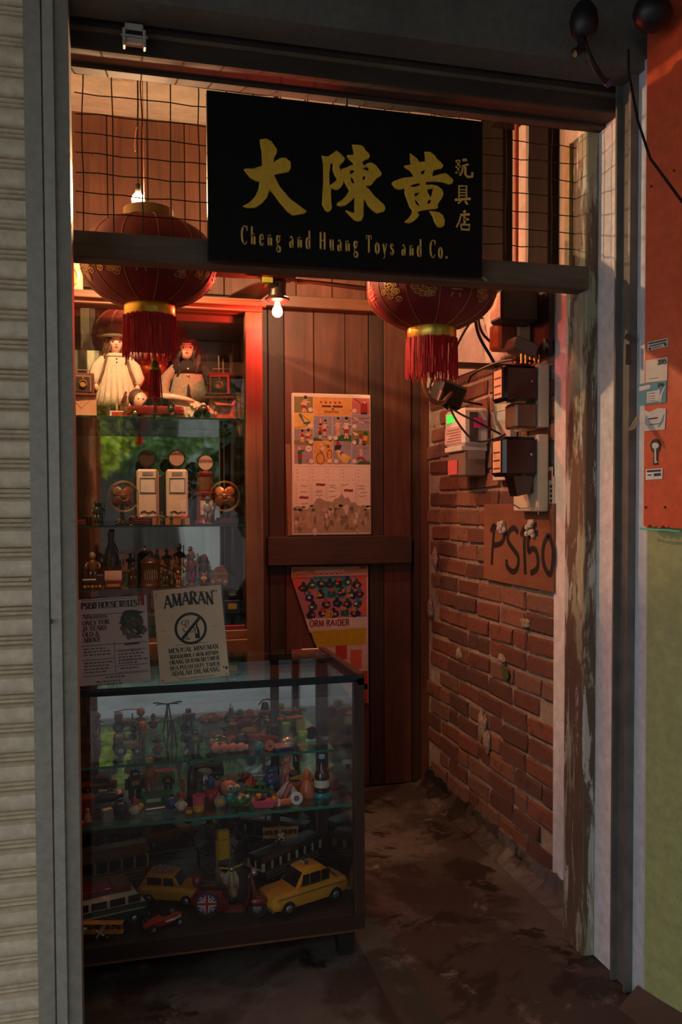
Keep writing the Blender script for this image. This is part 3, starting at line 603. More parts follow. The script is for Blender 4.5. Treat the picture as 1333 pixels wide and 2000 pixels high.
CH_HUANG = [[(0.8524, 2.5419), (0.8636, 2.5354), (0.8759, 2.5269), (0.882, 2.5179), (0.9006, 2.5225), (0.9006, 2.535), (0.8975, 2.5501), (0.9151, 2.5518), (0.9296, 2.5435), (0.9379, 2.5327), (0.9524, 2.5225), (0.9577, 2.5133), (0.9524, 2.5051), (0.9399, 2.502), (0.9275, 2.498), (0.9233, 2.487), (0.9233, 2.4803), (0.9483, 2.4893), (0.965, 2.4937), (0.9775, 2.4861), (0.9901, 2.4755), (0.987, 2.4646), (0.9754, 2.4607), (0.9587, 2.465), (0.9316, 2.4656), (0.9026, 2.4611), (0.9026, 2.4534), (0.9212, 2.456), (0.9399, 2.4537), (0.9545, 2.4434), (0.9587, 2.4302), (0.9524, 2.4161), (0.9441, 2.4057), (0.9399, 2.3957), (0.942, 2.3901), (0.9358, 2.3847), (0.9108, 2.3808), (0.884, 2.3748), (0.8757, 2.3703), (0.8819, 2.3621), (0.8778, 2.356), (0.8675, 2.3456), (0.8531, 2.3368), (0.8388, 2.3367), (0.8357, 2.3403), (0.847, 2.3498), (0.8572, 2.3641), (0.8603, 2.3739), (0.8511, 2.3847), (0.843, 2.4052), (0.8358, 2.4256), (0.8369, 2.4372), (0.8185, 2.4318), (0.8064, 2.4346), (0.7952, 2.448), (0.8003, 2.4551), (0.8288, 2.4671), (0.8656, 2.4742), (0.8594, 2.4832), (0.8513, 2.4921), (0.839, 2.4967), (0.8339, 2.5029), (0.8554, 2.5087), (0.8533, 2.5229)], [(0.8861, 2.4895), (0.9006, 2.4985), (0.8975, 2.4867), (0.8882, 2.482)], [(0.8512, 2.4451), (0.8655, 2.4521), (0.884, 2.4566), (0.884, 2.4509), (0.8655, 2.4435)], [(0.8665, 2.4244), (0.882, 2.4295), (0.8778, 2.4215), (0.8676, 2.4158)], [(0.8675, 2.4072), (0.8758, 2.4021), (0.883, 2.393), (0.8778, 2.3888), (0.8706, 2.3959)], [(0.9067, 2.4393), (0.9254, 2.4448), (0.9223, 2.4291), (0.9171, 2.417), (0.9088, 2.4299)], [(0.9067, 2.4027), (0.9129, 2.4099), (0.9191, 2.4105), (0.9171, 2.4016), (0.9088, 2.3971)]]
CH_DOT = [[(0.9129, 2.3771), (0.9274, 2.3773), (0.9441, 2.3757), (0.9566, 2.368), (0.9629, 2.3529), (0.9608, 2.3372), (0.9503, 2.3306), (0.9399, 2.3318), (0.9295, 2.3465), (0.9233, 2.3634)]]
CH_SMALL = [(0.0074, [(0.999, 2.5331), (1.0148, 2.5358)]), (0.0062, [(1.0082, 2.5352), (1.0069, 2.4997)]), (0.0055, [(0.999, 2.5161), (1.0202, 2.5217)]), (0.0055, [(0.999, 2.4978), (1.0122, 2.5087)]), (0.0074, [(1.0215, 2.5388), (1.036, 2.5414)]), (0.0055, [(1.0149, 2.5187), (1.0414, 2.5285)]), (0.0055, [(1.0228, 2.5182), (1.0202, 2.5034), (1.0122, 2.4917)]), (0.0074, [(1.0308, 2.5202), (1.0308, 2.4982), (1.0374, 2.4902), (1.0534, 2.4929), (1.0534, 2.5063)]), (0.0049, [(1.0103, 2.4622), (1.0103, 2.4256)]), (0.0049, [(1.0103, 2.461), (1.0348, 2.4631), (1.0342, 2.4276)]), (0.0031, [(1.0103, 2.45), (1.0335, 2.452)]), (0.0031, [(1.0103, 2.4414), (1.0335, 2.4434)]), (0.0031, [(1.0103, 2.4329), (1.0335, 2.4348)]), (0.0074, [(0.9964, 2.4183), (1.0481, 2.4263)]), (0.0049, [(1.0176, 2.4176), (1.007, 2.4082)]), (0.0062, [(1.0295, 2.4174), (1.0388, 2.4083)]), (0.0086, [(1.0256, 2.3889), (1.0309, 2.3832)]), (0.0068, [(1.0136, 2.3745), (1.0455, 2.3794)]), (0.0049, [(1.0163, 2.3735), (1.011, 2.3547), (1.0018, 2.3369)]), (0.0074, [(1.0282, 2.372), (1.0283, 2.3487)]), (0.0062, [(1.0283, 2.3621), (1.0429, 2.3645)]), (0.0062, [(1.0163, 2.3465), (1.019, 2.332), (1.0429, 2.3326), (1.0456, 2.3475), (1.0163, 2.3465)])]
# ================================================================ shop sign
sg = thing('shop_sign', 'black lacquered shop sign with raised gold lettering over the doorway', 'sign', (.6715, 2.497, 2.192))
lo = sg.location
board_m = M('black_lacquer', (.0045,.0040,.0040), .55, var=.3); board_m.node_tree.nodes['Principled BSDF'].inputs['Specular IOR Level'].default_value = .18
MB().bb(-.4165, .4165, -.012, .012, 0, .470).build('board', board_m, sg, bevel=.002)
gold = PATCHY('gilt_lettering', (.78,.46,.04), [(30,.5,.7,(.62,.35,.03),(1,1,1))], .38, .35, 160, bdist=.001)
gold.node_tree.nodes['Principled BSDF'].inputs['Metallic'].default_value = .15
FM = Matrix.Translation((-lo.x, -.016, -lo.z)) @ Matrix.Rotation(R(90), 4, 'X')
for nm, ch in (('gold_character', CH_DA), ('gold_radical', CH_FU), ('gold_character', CH_DONG), ('gold_character', CH_HUANG), ('gold_stroke', CH_DOT)):
    filled(nm, ch, FM, .0025, .0016, gold, sg)
gold2 = M('gold_print', (.74,.43,.10), .45)
f_ = lambda u, v: (u - lo.x, -.0128, v - lo.z)
for a_, b_ in ((0,8),(8,16),(16,22)):
    mb = MB()
    for wd, pts in CH_SMALL[a_:b_]: mb.stroke(pts, wd*1.05, f_)
    mb.build('small_character', gold2, sg)
u = .349
for word in ('Cheng', 'and', 'Huang', 'Toys', 'and', 'Co.'):
    for ch in word: mb = MB(); u = text(mb, ch, u, 2.2415, .052, f_, .482, .39, .105, .05, .12); mb.build('gold_letter', gold2, sg)
    u += .62*.052*.482
MB().cyl((-.01,-.006,.47), (-.01,-.006,.495), .004, n=8).build('hook', M('rusty_hook', (.12,.10,.08), .6, .5), sg)

# ================================================================ lanterns
lan_red = M('lantern_red_silk', (.14,.004,.007), .6, var=.25, scale=14)
rib_gold = M('lantern_rib_gold', (.36,.19,.045), .45, .4)
motif_m = M('lantern_gold_flock', (.40,.24,.06), .5, .4)
fringe_m = M('red_fringe', (.42,.005,.013), .55, var=.3, scale=60)
def lantern(label, loc, rz=0, sub=True, seed=1, k_=1.0):
    t = thing('paper_lantern', label, 'lantern', loc, rz, 'round red tasselled lanterns', sc=k_)
    RX, RZ, n = .2235, .153, 12
    def sp(a, v, k=1.0):      # a: degrees around, v: -1..1 height
        r = max(0.0, 1 - abs(v)**2.35)**.52; bulge = 1 - .018*(1 - abs(math.cos(R(a*n/2))))*0
        return (RX*r*math.cos(R(a))*k, RX*r*math.sin(R(a))*k, RZ*v*k)
    for p in range(n):
        m_ = MB(); vs = []; fs = []; na, nv = 5, 17
        for i in range(nv):
            v = -.93 + 1.86*i/(nv-1)
            for j in range(na):
                a = 360/n*(p + j/(na-1)); k = 1 + .012*math.sin(math.pi*j/(na-1)); x = sp(a, v); vs.append((x[0]*k, x[1]*k, x[2]))
        for i in range(nv-1):
            for j in range(na-1): fs.append((i*na+j, i*na+j+1, (i+1)*na+j+1, (i+1)*na+j))
        m_.add(vs, fs); m_.build('silk_panel', lan_red, t, 'all')
        MB().tube([sp(360/n*p, -.93 + 1.86*i/20, 1.004) for i in range(21)], .0016, 5).build('rib', rib_gold, t, True)
        # peony or couplet in gold flock on the panel
        q = random.Random(seed*50 + p); g = MB(); ac = 360/n*(p + .5)
        fr_ = lambda u, v: sp(ac + u*17, v*.36 - .20, 1.018)
        if p % 3 != 2:
            for rr, kk in ((.62,7),(.42,6),(.24,5),(.10,4)):
                g.stroke([(rr*.62*math.cos(i/28*2*math.pi)*(1+.18*math.sin(kk*i/28*2*math.pi)), .22 + rr*.72*math.sin(i/28*2*math.pi)*(1+.18*math.sin(kk*i/28*2*math.pi))) for i in range(29)], .065, fr_)
            for k in range(7):
                a = q.uniform(-.55, .55); b = q.uniform(-.85, -.3)
                g.stroke([(a + .2*math.cos(i/8*2*math.pi), b + .13*math.sin(i/8*2*math.pi)) for i in range(9)], .05, fr_); g.stroke([(a-.15, b-.05), (a+.15, b+.05)], .04, fr_)
        else:
            for s_ in ([(-.3,.7),(.3,.7)], [(0,.95),(0,.3)], [(-.35,.3),(.35,.3)], [(-.3,.1),(.3,.1),(.3,-.25),(-.3,-.25),(-.3,.1)], [(-.3,-.45),(.3,-.45)], [(-.2,-.62),(-.25,-.85)], [(.2,-.62),(.25,-.85)]): g.stroke(s_, .08, fr_)
        g.build('flower_motif', motif_m, t)
    zb = -RZ*.93
    MB().lathe([(.083,zb+.004),(.0855,zb-.004),(.0855,zb-.036),(.083,zb-.040),(.078,zb-.036),(.078,zb)], 28).build('bottom_collar', goldf, t, True)
    MB().lathe([(.078,-zb),(.083,-zb-.004),(.083,-zb+.034),(.075,-zb+.038),(.0,-zb+.036)], 28).build('top_collar', M('dull_gold_card', (.24,.15,.045), .6, .3), t, True)
    m_ = MB(); q = random.Random(seed)
    for k in range(230):
        a = 2*math.pi*k/230; r = .085 + q.uniform(-.005, .004); ln = .133 + q.uniform(-.012, .010); dx = q.uniform(-.006, .006)
        m_.tube([(r*math.cos(a), r*math.sin(a), zb-.036), (r*math.cos(a)+dx*.5, r*math.sin(a), zb-.036-ln*.5), (r*math.cos(a)+dx, r*math.sin(a)+dx*.4, zb-.036-ln)], .0014, 4)
    tag(m_.build('fringe', fringe_m, t, True), kind='stuff')
    if sub:
        cx = .016; z0 = zb-.165
        MB().tube([(0,0,zb), (cx*.6,0,z0+.03), (cx,0,z0)], .0015, 5).build('tassel_cord', fringe_m, t)
        MB().lathe([(.004,z0),(.0065,z0-.002),(.0065,z0-.018),(.010,z0-.022),(.019,z0-.034),(.0215,z0-.045),(.021,z0-.052)], 14, (cx,0,0)).build('tassel_cap', M('olive_gold_cap', (.30,.22,.03), .25, .7), t, True)
        m_ = MB(); q = random.Random(seed+5)
        for k in range(70):
            a = 2*math.pi*q.random(); r = .023*math.sqrt(q.random()); m_.tube([(cx+r*.8*math.cos(a), r*.8*math.sin(a), z0-.046), (cx+r*1.1*math.cos(a), r*1.1*math.sin(a), z0-.135-q.uniform(0,.012))], .0014, 4)
        tag(m_.build('tassel_fringe', fringe_m, t, True), kind='stuff')
    MB().tube([(0,0,-zb+.036), (0,0,(3.80-loc[2])/k_)], .002, 5).build('hanging_cord', M('dark_cord', (.03,.025,.02), .7), t)
    return t
lantern('round red silk lantern with gold peonies and a long lower tassel, beside the glowing bulb', (.1095, 2.96, 2.299), 6, True, 1, .977)
lantern('round red silk lantern with gold peonies hanging in front of the electric meters', (1.066, 2.87, 2.254), 17, False, 2, 1.0)

# bare warm bulb on its cord, with an added unseen copy
t = bulb1 = thing('light_bulb', 'glowing warm bare bulb hanging on twin wires above the left lantern', 'light bulb', BULB, 0, 'bare warm bulbs')
fil = GLOW('glowing_bulb_glass', (1.0,.62,.22), 14)
MB().lathe([(.0,-.026),(.012,-.024),(.0205,-.016),(.0235,-.005),(.021,.007),(.015,.015),(.0095,.019),(.0085,.021)], 18).build('bulb', fil, t, True)
MB().lathe([(.009,.019),(.0105,.021),(.0105,.046),(.006,.052),(.0,.053)], 12).build('socket', black, t, True)
MB().tube([(0,0,.05), (-.001,.0,.2), (.003,.002,.32), (.004,0,1.33)], .003, 6).build('cord', black, t)
MB().tube([(.020,.0,-.02), (.021,.0,.1), (.019,.002,.3), (.018,0,1.33)], .0018, 6).build('wire', M('copper_twin_wire', (.45,.13,.07), .45), t)
MB().tube([(.0,-.004,.245), (-.005,-.006,.23), (-.009,-.006,.19), (-.008,-.006,.16)], .0022, 6).build('wire_tail', M('pink_wire', (.50,.24,.16), .5), t)

t = copy_tree(bulb1); t.location = FILL_BULB; t['label'] = 'added unseen warm fill bulb hung high behind the black shop sign, nearest the plank door'
# ceiling fan with red lamp
t = thing('ceiling_fan', 'dark ceiling fan with a glowing red bulb under its hub', 'ceiling fan', (REDB[0], REDB[1], 2.30))
dk = M('fan_bronze', (.05,.032,.022), .4, .5)
MB().lathe([(.0,.0),(.0,-.001),(.034,-.001),(.047,.004),(.049,.012),(.036,.020),(.034,.040),(.036,.075),(.030,.082),(0,.083)], 20).build('lamp_housing', dk, t, True)
MB().lathe([(.03,.080),(.07,.088),(.085,.105),(.085,.14),(.06,.16),(.02,.17),(.0,.17)], 24).build('motor_housing', M('red_lit_fan_motor', (.25,.03,.02), .4), t, True)  # red bulb's glow is put into the motor housing colour
MB().cyl((0,0,.16), (0,0,1.50), .011, n=10).build('down_rod', dk, t)
for a in (12, 102, 192, 282):
    m_ = MB(); m_.T = Matrix.Rotation(R(a), 4, 'Z') @ Matrix.Translation((0,0,.09)) @ Matrix.Rotation(R(9), 4, 'X')
    m_.add([(.07,-.02,0),(.17,-.045,0),(.40,-.062,0),(.47,-.045,0),(.47,.045,0),(.40,.062,0),(.17,.045,0),(.07,.02,0),(.07,-.02,.006),(.17,-.045,.006),(.40,-.062,.006),(.47,-.045,.006),(.47,.045,.006),(.40,.062,.006),(.17,.045,.006),(.07,.02,.006)],
           [list(range(8))[::-1], list(range(8,16))] + [(i, (i+1) % 8, 8+(i+1) % 8, 8+i) for i in range(8)])
    m_.build('blade', dk, t)
    m_ = MB(); m_.T = Matrix.Rotation(R(a), 4, 'Z'); m_.tube([(.06,0,.10),(.09,.01,.085),(.13,0,.088)], .006, 6); m_.build('blade_iron', brass, t)
MB().box((-.045,-.03,.072), (.04,.03,.02)).build('label_tag', M('lime_tag', (.28,.30,.03), .5), t)
MB().lathe([(.0,-.062),(.010,-.060),(.019,-.052),(.022,-.041),(.0195,-.028),(.013,-.016),(.011,-.006),(.011,0)], 18).build('red_bulb', GLOW('glowing_red_bulb', (1.0,.10,.08), 6), t, True)

# ================================================================ display cabinet
cb = thing('display_cabinet', 'tall teak display cabinet with glass shelves and mirrored back', 'cabinet', (.15, 3.6, 0))
X0, X1 = -.30, .591
def cbx(name, x0, x1, y0, y1, z0, z1, m, bev=.003): return MB().bb(x0-.15, x1-.15, y0-3.6, y1-3.6, z0, z1).build(name, m, cb, bevel=bev)
cbx('upright', .520, .591, 3.60, 3.655, 0, 2.30, cab_wood); cbx('upright', X0, -.235, 3.60, 3.655, 0, 2.30, cab_wood)
cbx('side_panel', .562, .591, 3.655, 4.14, 0, 2.30, cab_wood); cbx('side_panel', X0, -.28, 3.655, 4.14, 0, 2.30, cab_wood)
cbx('inner_frame', .535, .562, 3.66, 3.72, .96, 2.26, cab_wood); cbx('inner_frame', .53, .562, 4.07, 4.105, .96, 2.26, cab_wood)
cbx('top_rail', X0, .591, 3.595, 3.640, 2.300, 2.352, cab_wood_x); cbx('top_board', X0, .591, 3.655, 4.14, 2.30, 2.345, cab_wood_x)
cbx('cornice', X0, .605, 3.575, 3.60, 2.318, 2.338, cab_wood_x)
cbx('soffit', X0+.06, .562, 3.70, 4.10, 2.27, 2.30, cab_wood_x)
cbx('base', X0, .591, 3.61, 4.14, 0, .94, cab_wood_x); cbx('step', .20, .54, 3.62, 3.80, .94, .978, cab_wood_x)
mr_ = MB().bb(-.27-.15, .552-.15, 4.105-3.6, 4.110-3.6, .945, 2.262).build('mirror_back', mirror, cb)
cbx('back_board', X0, .591, 4.112, 4.14, 0, 2.30, plank_dark, 0)
SH = (1.862, 1.420, 1.162)
for z in SH:
    s_ = MB().bb(-.275-.15, .530-.15, 3.632-3.6, 4.095-3.6, z-.007, z).build('glass_shelf', shelf_glass, cb)
    MB().bb(-.275-.15, .530-.15, 3.629-3.6, 3.632-3.6, z-.0075, z+.0005).build('polished_edge', M('cabinet_shelf_edge', (.012,.03,.024), .2), s_)
for x0, x1, y in ((-.235, .16, 3.617), (.145, .525, 3.625)):
    MB().bb(x0-.15, x1-.15, y-3.6, y-3.597, .96, 2.285).build('sliding_glass', glass, cb)
mb = MB(); mb.bb(-.205-.15, -.115-.15, 3.70-3.6, 3.80-3.6, 2.352, 2.46)
t = thing('table_clock', 'small white round-dialled box on top of the cabinet at far left', 'clock', (-.175, 3.66, 2.352))
MB().bb(-.05,.05,-.02,.05,0,.115).build('case', M('cream_case', (.34,.28,.20), .6), t, bevel=.004)
MB().lathe([(.040,0),(.040,.006),(.032,.008),(.030,.002)], 20, (0,-.02,.06), 'Y').build('bezel', brass, t, True)
MB().lathe([(.030,.001),(.0,.001)], 20, (0,-.02,.06), 'Y').build('dial', black, t)

# ================================================================ glass counter
gc = thing('glass_counter', 'dark wood and glass display counter crammed with old toys', 'counter', (.27, 3.02, 0))
def gx(name, x0, x1, y0, y1, z0, z1, m, bev=.002, par=None): return MB().bb(x0-.27, x1-.27, y0-3.02, y1-3.02, z0, z1).build(name, m, par or gc, bevel=bev)
CX0, CX1, CY0, CY1 = -.33, .782, 2.742, 3.305
gx('deck', CX0, CX1, CY0+.008, CY1, .098, .136, dark_wood); gx('plinth_rail', CX0, CX1, CY0, CY0+.022, .080, .140, dark_wood)
gx('beading', CX0, CX1, CY0-.004, CY0+.002, .084, .090, cab_wood_x, 0)
for x, y in ((.690, 2.752), (.690, 3.25), (-.30, 2.752), (-.30, 3.25)):
    m_ = MB(); m_.box((x+.03-.27, y+.03-3.02, .041), (.048,.048,.082), taper=1.25); m_.build('foot', M('black_foot', (.012,.011,.010), .5), gc)
gx('corner_post', .748, CX1, CY0, CY0+.034, .136, .925, dark_wood_z); gx('corner_post', .740, CX1, CY1-.036, CY1, .136, .925, dark_wood_z)
gx('corner_post', CX0, CX0+.034, CY0, CY0+.034, .136, .925, dark_wood_z); gx('corner_post', CX0, CX0+.034, CY1-.036, CY1, .136, .925, dark_wood_z)
gx('mullion', .560, .592, CY1-.030, CY1, .136, .925, dark_wood_z)
gx('top_rail', CX0, CX1, CY0, CY0+.012, .916, .930, black, .001); gx('top_rail', CX0, CX1, CY1-.03, CY1, .905, .930, dark_wood)
gx('end_rail', .757, CX1, CY0, CY1, .905, .944, dark_wood)
gx('end_rail', CX0, CX0+.02, CY0, CY1, .905, .930, dark_wood)
tp = gx('glass_top', CX0, .757, CY0-.002, CY1, .932, .940, shelf_glass, 0); gx('polished_edge', CX0, .757, CY0-.004, CY0-.002, .930, .941, M('dark_glass_edge', (.004,.02,.017), .12), 0, tp)
gx('front_glass', CX0+.034, .748, CY0+.012, CY0+.016, .140, .916, glass, 0); gx('end_glass', .762, .766, CY0+.034, CY1-.036, .136, .905, glass, 0)
gx('end_board', .767, .780, CY0+.034, CY1-.036, .136, .40, dark_wood_z, 0)
gx('mirror_back', CX0+.034, .740, CY1-.020, CY1-.015, .136, .905, mirror2, 0)
shA, shB = .500, .625
s_ = gx('glass_shelf', CX0+.03, .762, 2.782, CY1-.022, shA-.008, shA, shelf_glass, 0); gx('polished_edge', CX0+.03, .762, 2.779, 2.782, shA-.0085, shA+.0005, shelf_edge, 0, s_)
s_ = gx('glass_shelf', CX0+.03, .742, 3.000, CY1-.022, shB-.007, shB, shelf_glass, 0); gx('polished_edge', CX0+.03, .742, 2.997, 3.000, shB-.0075, shB+.0005, shelf_edge, 0, s_)
for z in (shA-.012, shB-.011):
    for y in (2.84, 3.2): gx('shelf_bracket', .742, .765, y, y+.05, z-.012, z+.003, chrome, 0)
t = thing('paper_scrap', 'small pale scrap of paper at the back of the counter top', 'paper', (.72, 3.285, .9405)); MB().bb(-.035,.03,-.008,.008,0,.001).build('scrap', cream_st, t)

# ---------------------------------------------------------------- two notices on the counter
def sheet(name, label, x0, x1, ybot, ytop, ztop, rz, cat='notice'):
    h = math.hypot(ztop-.9405, ytop-ybot); ang = math.atan2(ytop-ybot, ztop-.9405)
    t = thing(name, label, cat, ((x0+x1)/2, ybot, .9425)); t.rotation_euler = (-ang, 0, 0)
    t.rotation_euler = (Matrix.Rotation(R(rz), 4, 'Y') @ Matrix.Rotation(-ang, 4, 'X')).to_euler()
    return t, (x1-x0), h
p_paper = M('house_rules_paper', (.66,.60,.60), .55, var=.06, scale=10); brown_ink = M('maroon_ink', (.10,.022,.018), .6); grey_ink = M('grey_print', (.11,.09,.085), .6)
t, W, Hh = sheet('notice', 'laminated house rules notice with maroon lettering, left on the counter', -.128, .106, 2.775, 2.853, 1.232, -2.0)
fr_ = lambda u, v: (u, -.0022, v)
MB().bb(-W/2,W/2,-.0035,.0015,0,Hh).build('acrylic_sleeve', acrylic, t)
PW, PH = W-.012, Hh-.026
MB().bb(-PW/2-.004,PW/2-.006,-.0015,.0,.006,PH).build('paper', p_paper, t)
m_ = MB(); L0 = -PW/2+.010
for a, b, z, wd in ((-.096,.072,.285,.0011),(-.096,.072,.276,.0011),(-.096,.098,.236,.0014),(-.100,.100,.135,.0014),(.000,.100,.113,.0012),(-.100,-.002,.088,.0012),(.004,.100,.062,.0012),(-.100,.100,.036,.0012),(.004,.100,.040,.0010)): m_.stroke([(a, z*PH/.29), (b, z*PH/.29)], wd*1.3, fr_)
m_.stroke([(-.001,.135),(-.001,.038)], .0014, fr_)
m_.stroke([(-.094,.279),(-.02,.280)], .003, fr_); m_.stroke([(.03,.280),(.066,.280)], .0045, fr_)
text(m_, 'PS150 HOUSE RULES', -.096, .2435, .0205, fr_, .80, .03, .22, .1, .10, sp=.35)
m_.build('headline', ink, t)
m_ = MB()
text(m_, 'Admission', -.094, .2125, .0155, fr_, .95, .04, .18, .09, .1)
for st, z in (('ONLY FOR', .1925), ('21 YEARS', .1745), ('OLD &', .1565), ('ABOVE', .1385)): text(m_, st, -.095, z, .0150, fr_, 1.02, .03, .24, .1, .1)
m_.stroke([(.03,.124),(.076,.125)], .005, fr_); m_.build('age_text', brown_ink, t)
m_ = MB(); q = random.Random(2)
for x0, z0, n in ((-.094,.118,3),(-.094,.074,4),(.010,.104,4),(.010,.076,2),(.014,.05,1),(-.03,.026,1),(-.06,.014,2)):
    for k in range(n):
        x = x0; zz = z0 - .0095*k
        while x < x0 + q.uniform(.05,.085): ww = q.uniform(.004,.013); m_.stroke([(x, zz), (x+ww, zz+.0002)], .0036, fr_); x += ww + .003
m_.build('small_print', grey_ink, t)
m_ = MB(); fr3 = lambda u, v: (u, -.0026, v)
m_.poly([(.078,.244),(.098,.245),(.098,.288),(.078,.287)], fr3); m_.build('red_stamp', M('red_seal_ink', (.28,.02,.03), .6), t)
m_ = MB()
for k, (a, b) in enumerate(((.270,'1'),(.256,'5'),(.246,'0'))): text(m_, b, .083, a-.004, .009, lambda u, v: (u, -.0030, v), 1.0, .03, .2, .14, 0)
m_.build('seal_marks', p_paper, t)
m_ = MB(); q = random.Random(6)
for k in range(34):
    cx, cz = q.uniform(.028,.088), q.uniform(.145,.222); m_.poly(blob_poly(cx, cz, q.uniform(.006,.016), q.uniform(.006,.014), 9, .3, k), lambda u, v, k=k: (u, -.0024-.00001*k, v), k % 4)
m_.poly(blob_poly(.056,.222,.033,.010,14,.2,77), lambda u, v: (u, -.0028, v), 0)
m_.build('photo_print', [M('photo_black', (.012,.016,.014), .6), M('photo_green', (.05,.07,.035), .6), M('photo_brown', (.11,.07,.04), .6), M('photo_grey', (.16,.14,.12), .6)], t)

a_paper = M('amaran_board', (.74,.60,.40), .55, var=.09, scale=9)
t, W, Hh = sheet('notice', 'cream warning board headed AMARAN with a crossed-out bottle and glass', .118, .346, 2.775, 2.853, 1.236, -3.4)
MB().bb(-W/2,W/2,-.0035,.0015,0,Hh).build('acrylic_sleeve', acrylic, t)
MB().bb(-W/2+.005,W/2-.005,-.0020,.0,.006,Hh-.005).build('board', a_paper, t)
fr_ = lambda u, v: (u, -.0027, v)
m_ = MB(); st = 'AMARAN'; wd_ = text_w(st, .042, .80, .03); aa = lambda k: .006*(1-((k-2.5)/2.5)**2) + .0
text(m_, st, -wd_/2+.003, .239, .042, fr_, .80, .03, .20, .10, .11, jit=aa); m_.build('heading', ink, t)
m_ = MB(); cz = .168; rr = .0475
m_.stroke([(rr*math.cos(i/40*2*math.pi), cz+rr*math.sin(i/40*2*math.pi)) for i in range(41)], .0085, fr_)
m_.stroke([(-.031,cz-.033),(.033,cz+.034)], .010, lambda u, v: (u, -.0031, v))
m_.build('prohibition_ring', ink, t)
m_ = MB(); text(m_, '<21', -.030, cz+.011, .017, fr_, 1.0, .06, .16, .09, .09)
m_.stroke([(-.026,cz+.004),(-.022,cz-.006),(-.016,cz-.012),(-.010,cz-.012),(-.004,cz-.006),(-.002,cz+.004)], .0028, fr_); m_.stroke([(-.013,cz-.012),(-.013,cz-.032)], .0024, fr_); m_.stroke([(-.021,cz-.033),(-.004,cz-.033)], .003, fr_)
m_.stroke([(-.006,cz-.010),(.003,cz-.013),(.010,cz-.006),(.012,cz+.003)], .0024, fr_)
m_.poly([(.012,cz-.034),(.027,cz-.034),(.027,cz-.008),(.022,cz+.006),(.022,cz+.026),(.018,cz+.026),(.018,cz+.006),(.012,cz-.008)], fr_); m_.stroke([(-.02,cz+.006),(-.006,cz+.006)], .0024, fr_)
m_.build('bottle_and_glass', ink, t)
m_ = MB(); fr4 = lambda u, v: (u, -.0029, v); m_.poly([(.014,cz-.018),(.0195,cz-.018),(.0195,cz+.0),(.016,cz-.004)], fr4); m_.build('bottle_label', a_paper, t)
m_ = MB()
for st, z, h, wdt in (('MENJUAL MINUMAN', .0945, .0155, .94), ('BERALKOHOL / ARAK KEPADA', .0765, .0125, .76), ('ORANG DI BAWAH UMUR', .0585, .0140, .84), ('DUA PULUH SATU TAHUN', .0400, .0135, .84), ('ADALAH DILARANG', .0220, .0150, .97)):
    w_ = text_w(st, h, wdt, .04, .35); text(m_, st, -w_/2+.004, z, h, fr_, wdt, .04, .20, .10, .10, sp=.35)
m_.build('warning_text', ink, t)
m_ = MB(); m_.stroke([(-.05,.119),(.05,.118)], .0013, fr_)
for u in (-.093,-.087,-.081,.073,.079,.085): m_.poly(blob_poly(u, cz, .0013, .0013), fr_)
m_.stroke([(-.05,.283),(.06,.284)], .0014, fr_); m_.stroke([(-.05,.012),(.06,.011)], .0014, fr_)
for u, v, r in ((.083,.283,.004),(.092,.282,.003),(.074,.284,.002),(-.1,.284,.0022),(.1,.012,.0022),(-.1,.012,.0026),(.102,.03,.005),(.094,.034,.003)): m_.poly(blob_poly(u, v, r, r, 9, .3, int(u*1e4)), fr_)
m_.build('ornament_marks', brown_ink, t)

# ================================================================ calendar and torn game card on the back door
t = thing('wall_calendar', 'old cream sports calendar board with painted athletes on the plank door', 'calendar', (1.079, 4.395, 1.343))
cw, ch = .424, .732
m_ = MB(); m_.bb(-cw/2,cw/2,-.012,0,0,ch); m_.build('board', M('calendar_cream', (.74,.63,.50), .55, var=.07, scale=8), t, bevel=.006)
f5 = lambda k: (lambda u, v: (u, -.0125-.0004*k, v))
CB = [('olive', (.20,.17,.04)), ('orange', (.62,.30,.07)), ('pink', (.50,.14,.12)), ('slate', (.27,.25,.28)), ('yellow', (.66,.42,.06)), ('green', (.02,.12,.03)), ('crimson', (.30,.015,.02)), ('skin', (.62,.36,.22)), ('teal', (.02,.12,.14)), ('inkc', (.02,.018,.018)), ('creamc', (.66,.55,.42)), ('mauve', (.32,.22,.26)), ('blue', (.02,.12,.22))]
cal_m = [M('calendar_' + a, c, .55) for a, c in CB]; CI = {a: i for i, (a, c) in enumerate(CB)}
# grid of picture cells: columns in u, rows in v (from the top of the board)
U = [-.200, -.099, .003, .105, .205]; TOP = ch-.018
def cell(name, c0, c1, v0, v1, bgc, fig):
    m_ = MB(); m_.poly([(U[c0]+.001, TOP-v1+.001), (U[c1]-.001, TOP-v1+.001), (U[c1]-.001, TOP-v0-.001), (U[c0]+.001, TOP-v0-.001)], f5(0), CI[bgc])
    w_, h_ = U[c1]-U[c0], v1-v0
    P = lambda x, y: (U[c0] + x*w_, TOP - v1 + y*h_)
    for k, (kind, colr, pts, wd) in enumerate(fig):
        if kind == 's': m_.stroke([P(*p) for p in pts], wd*w_, f5(1+k), CI[colr])
        elif kind == 'p': m_.poly([P(*p) for p in pts], f5(1+k), CI[colr])
        else: m_.poly(blob_poly(*P(*pts), wd*w_, wd*w_*(kind == 'o' or 1), 12, .04, k), f5(1+k), CI[colr])
    return m_.build(name, cal_m, t)
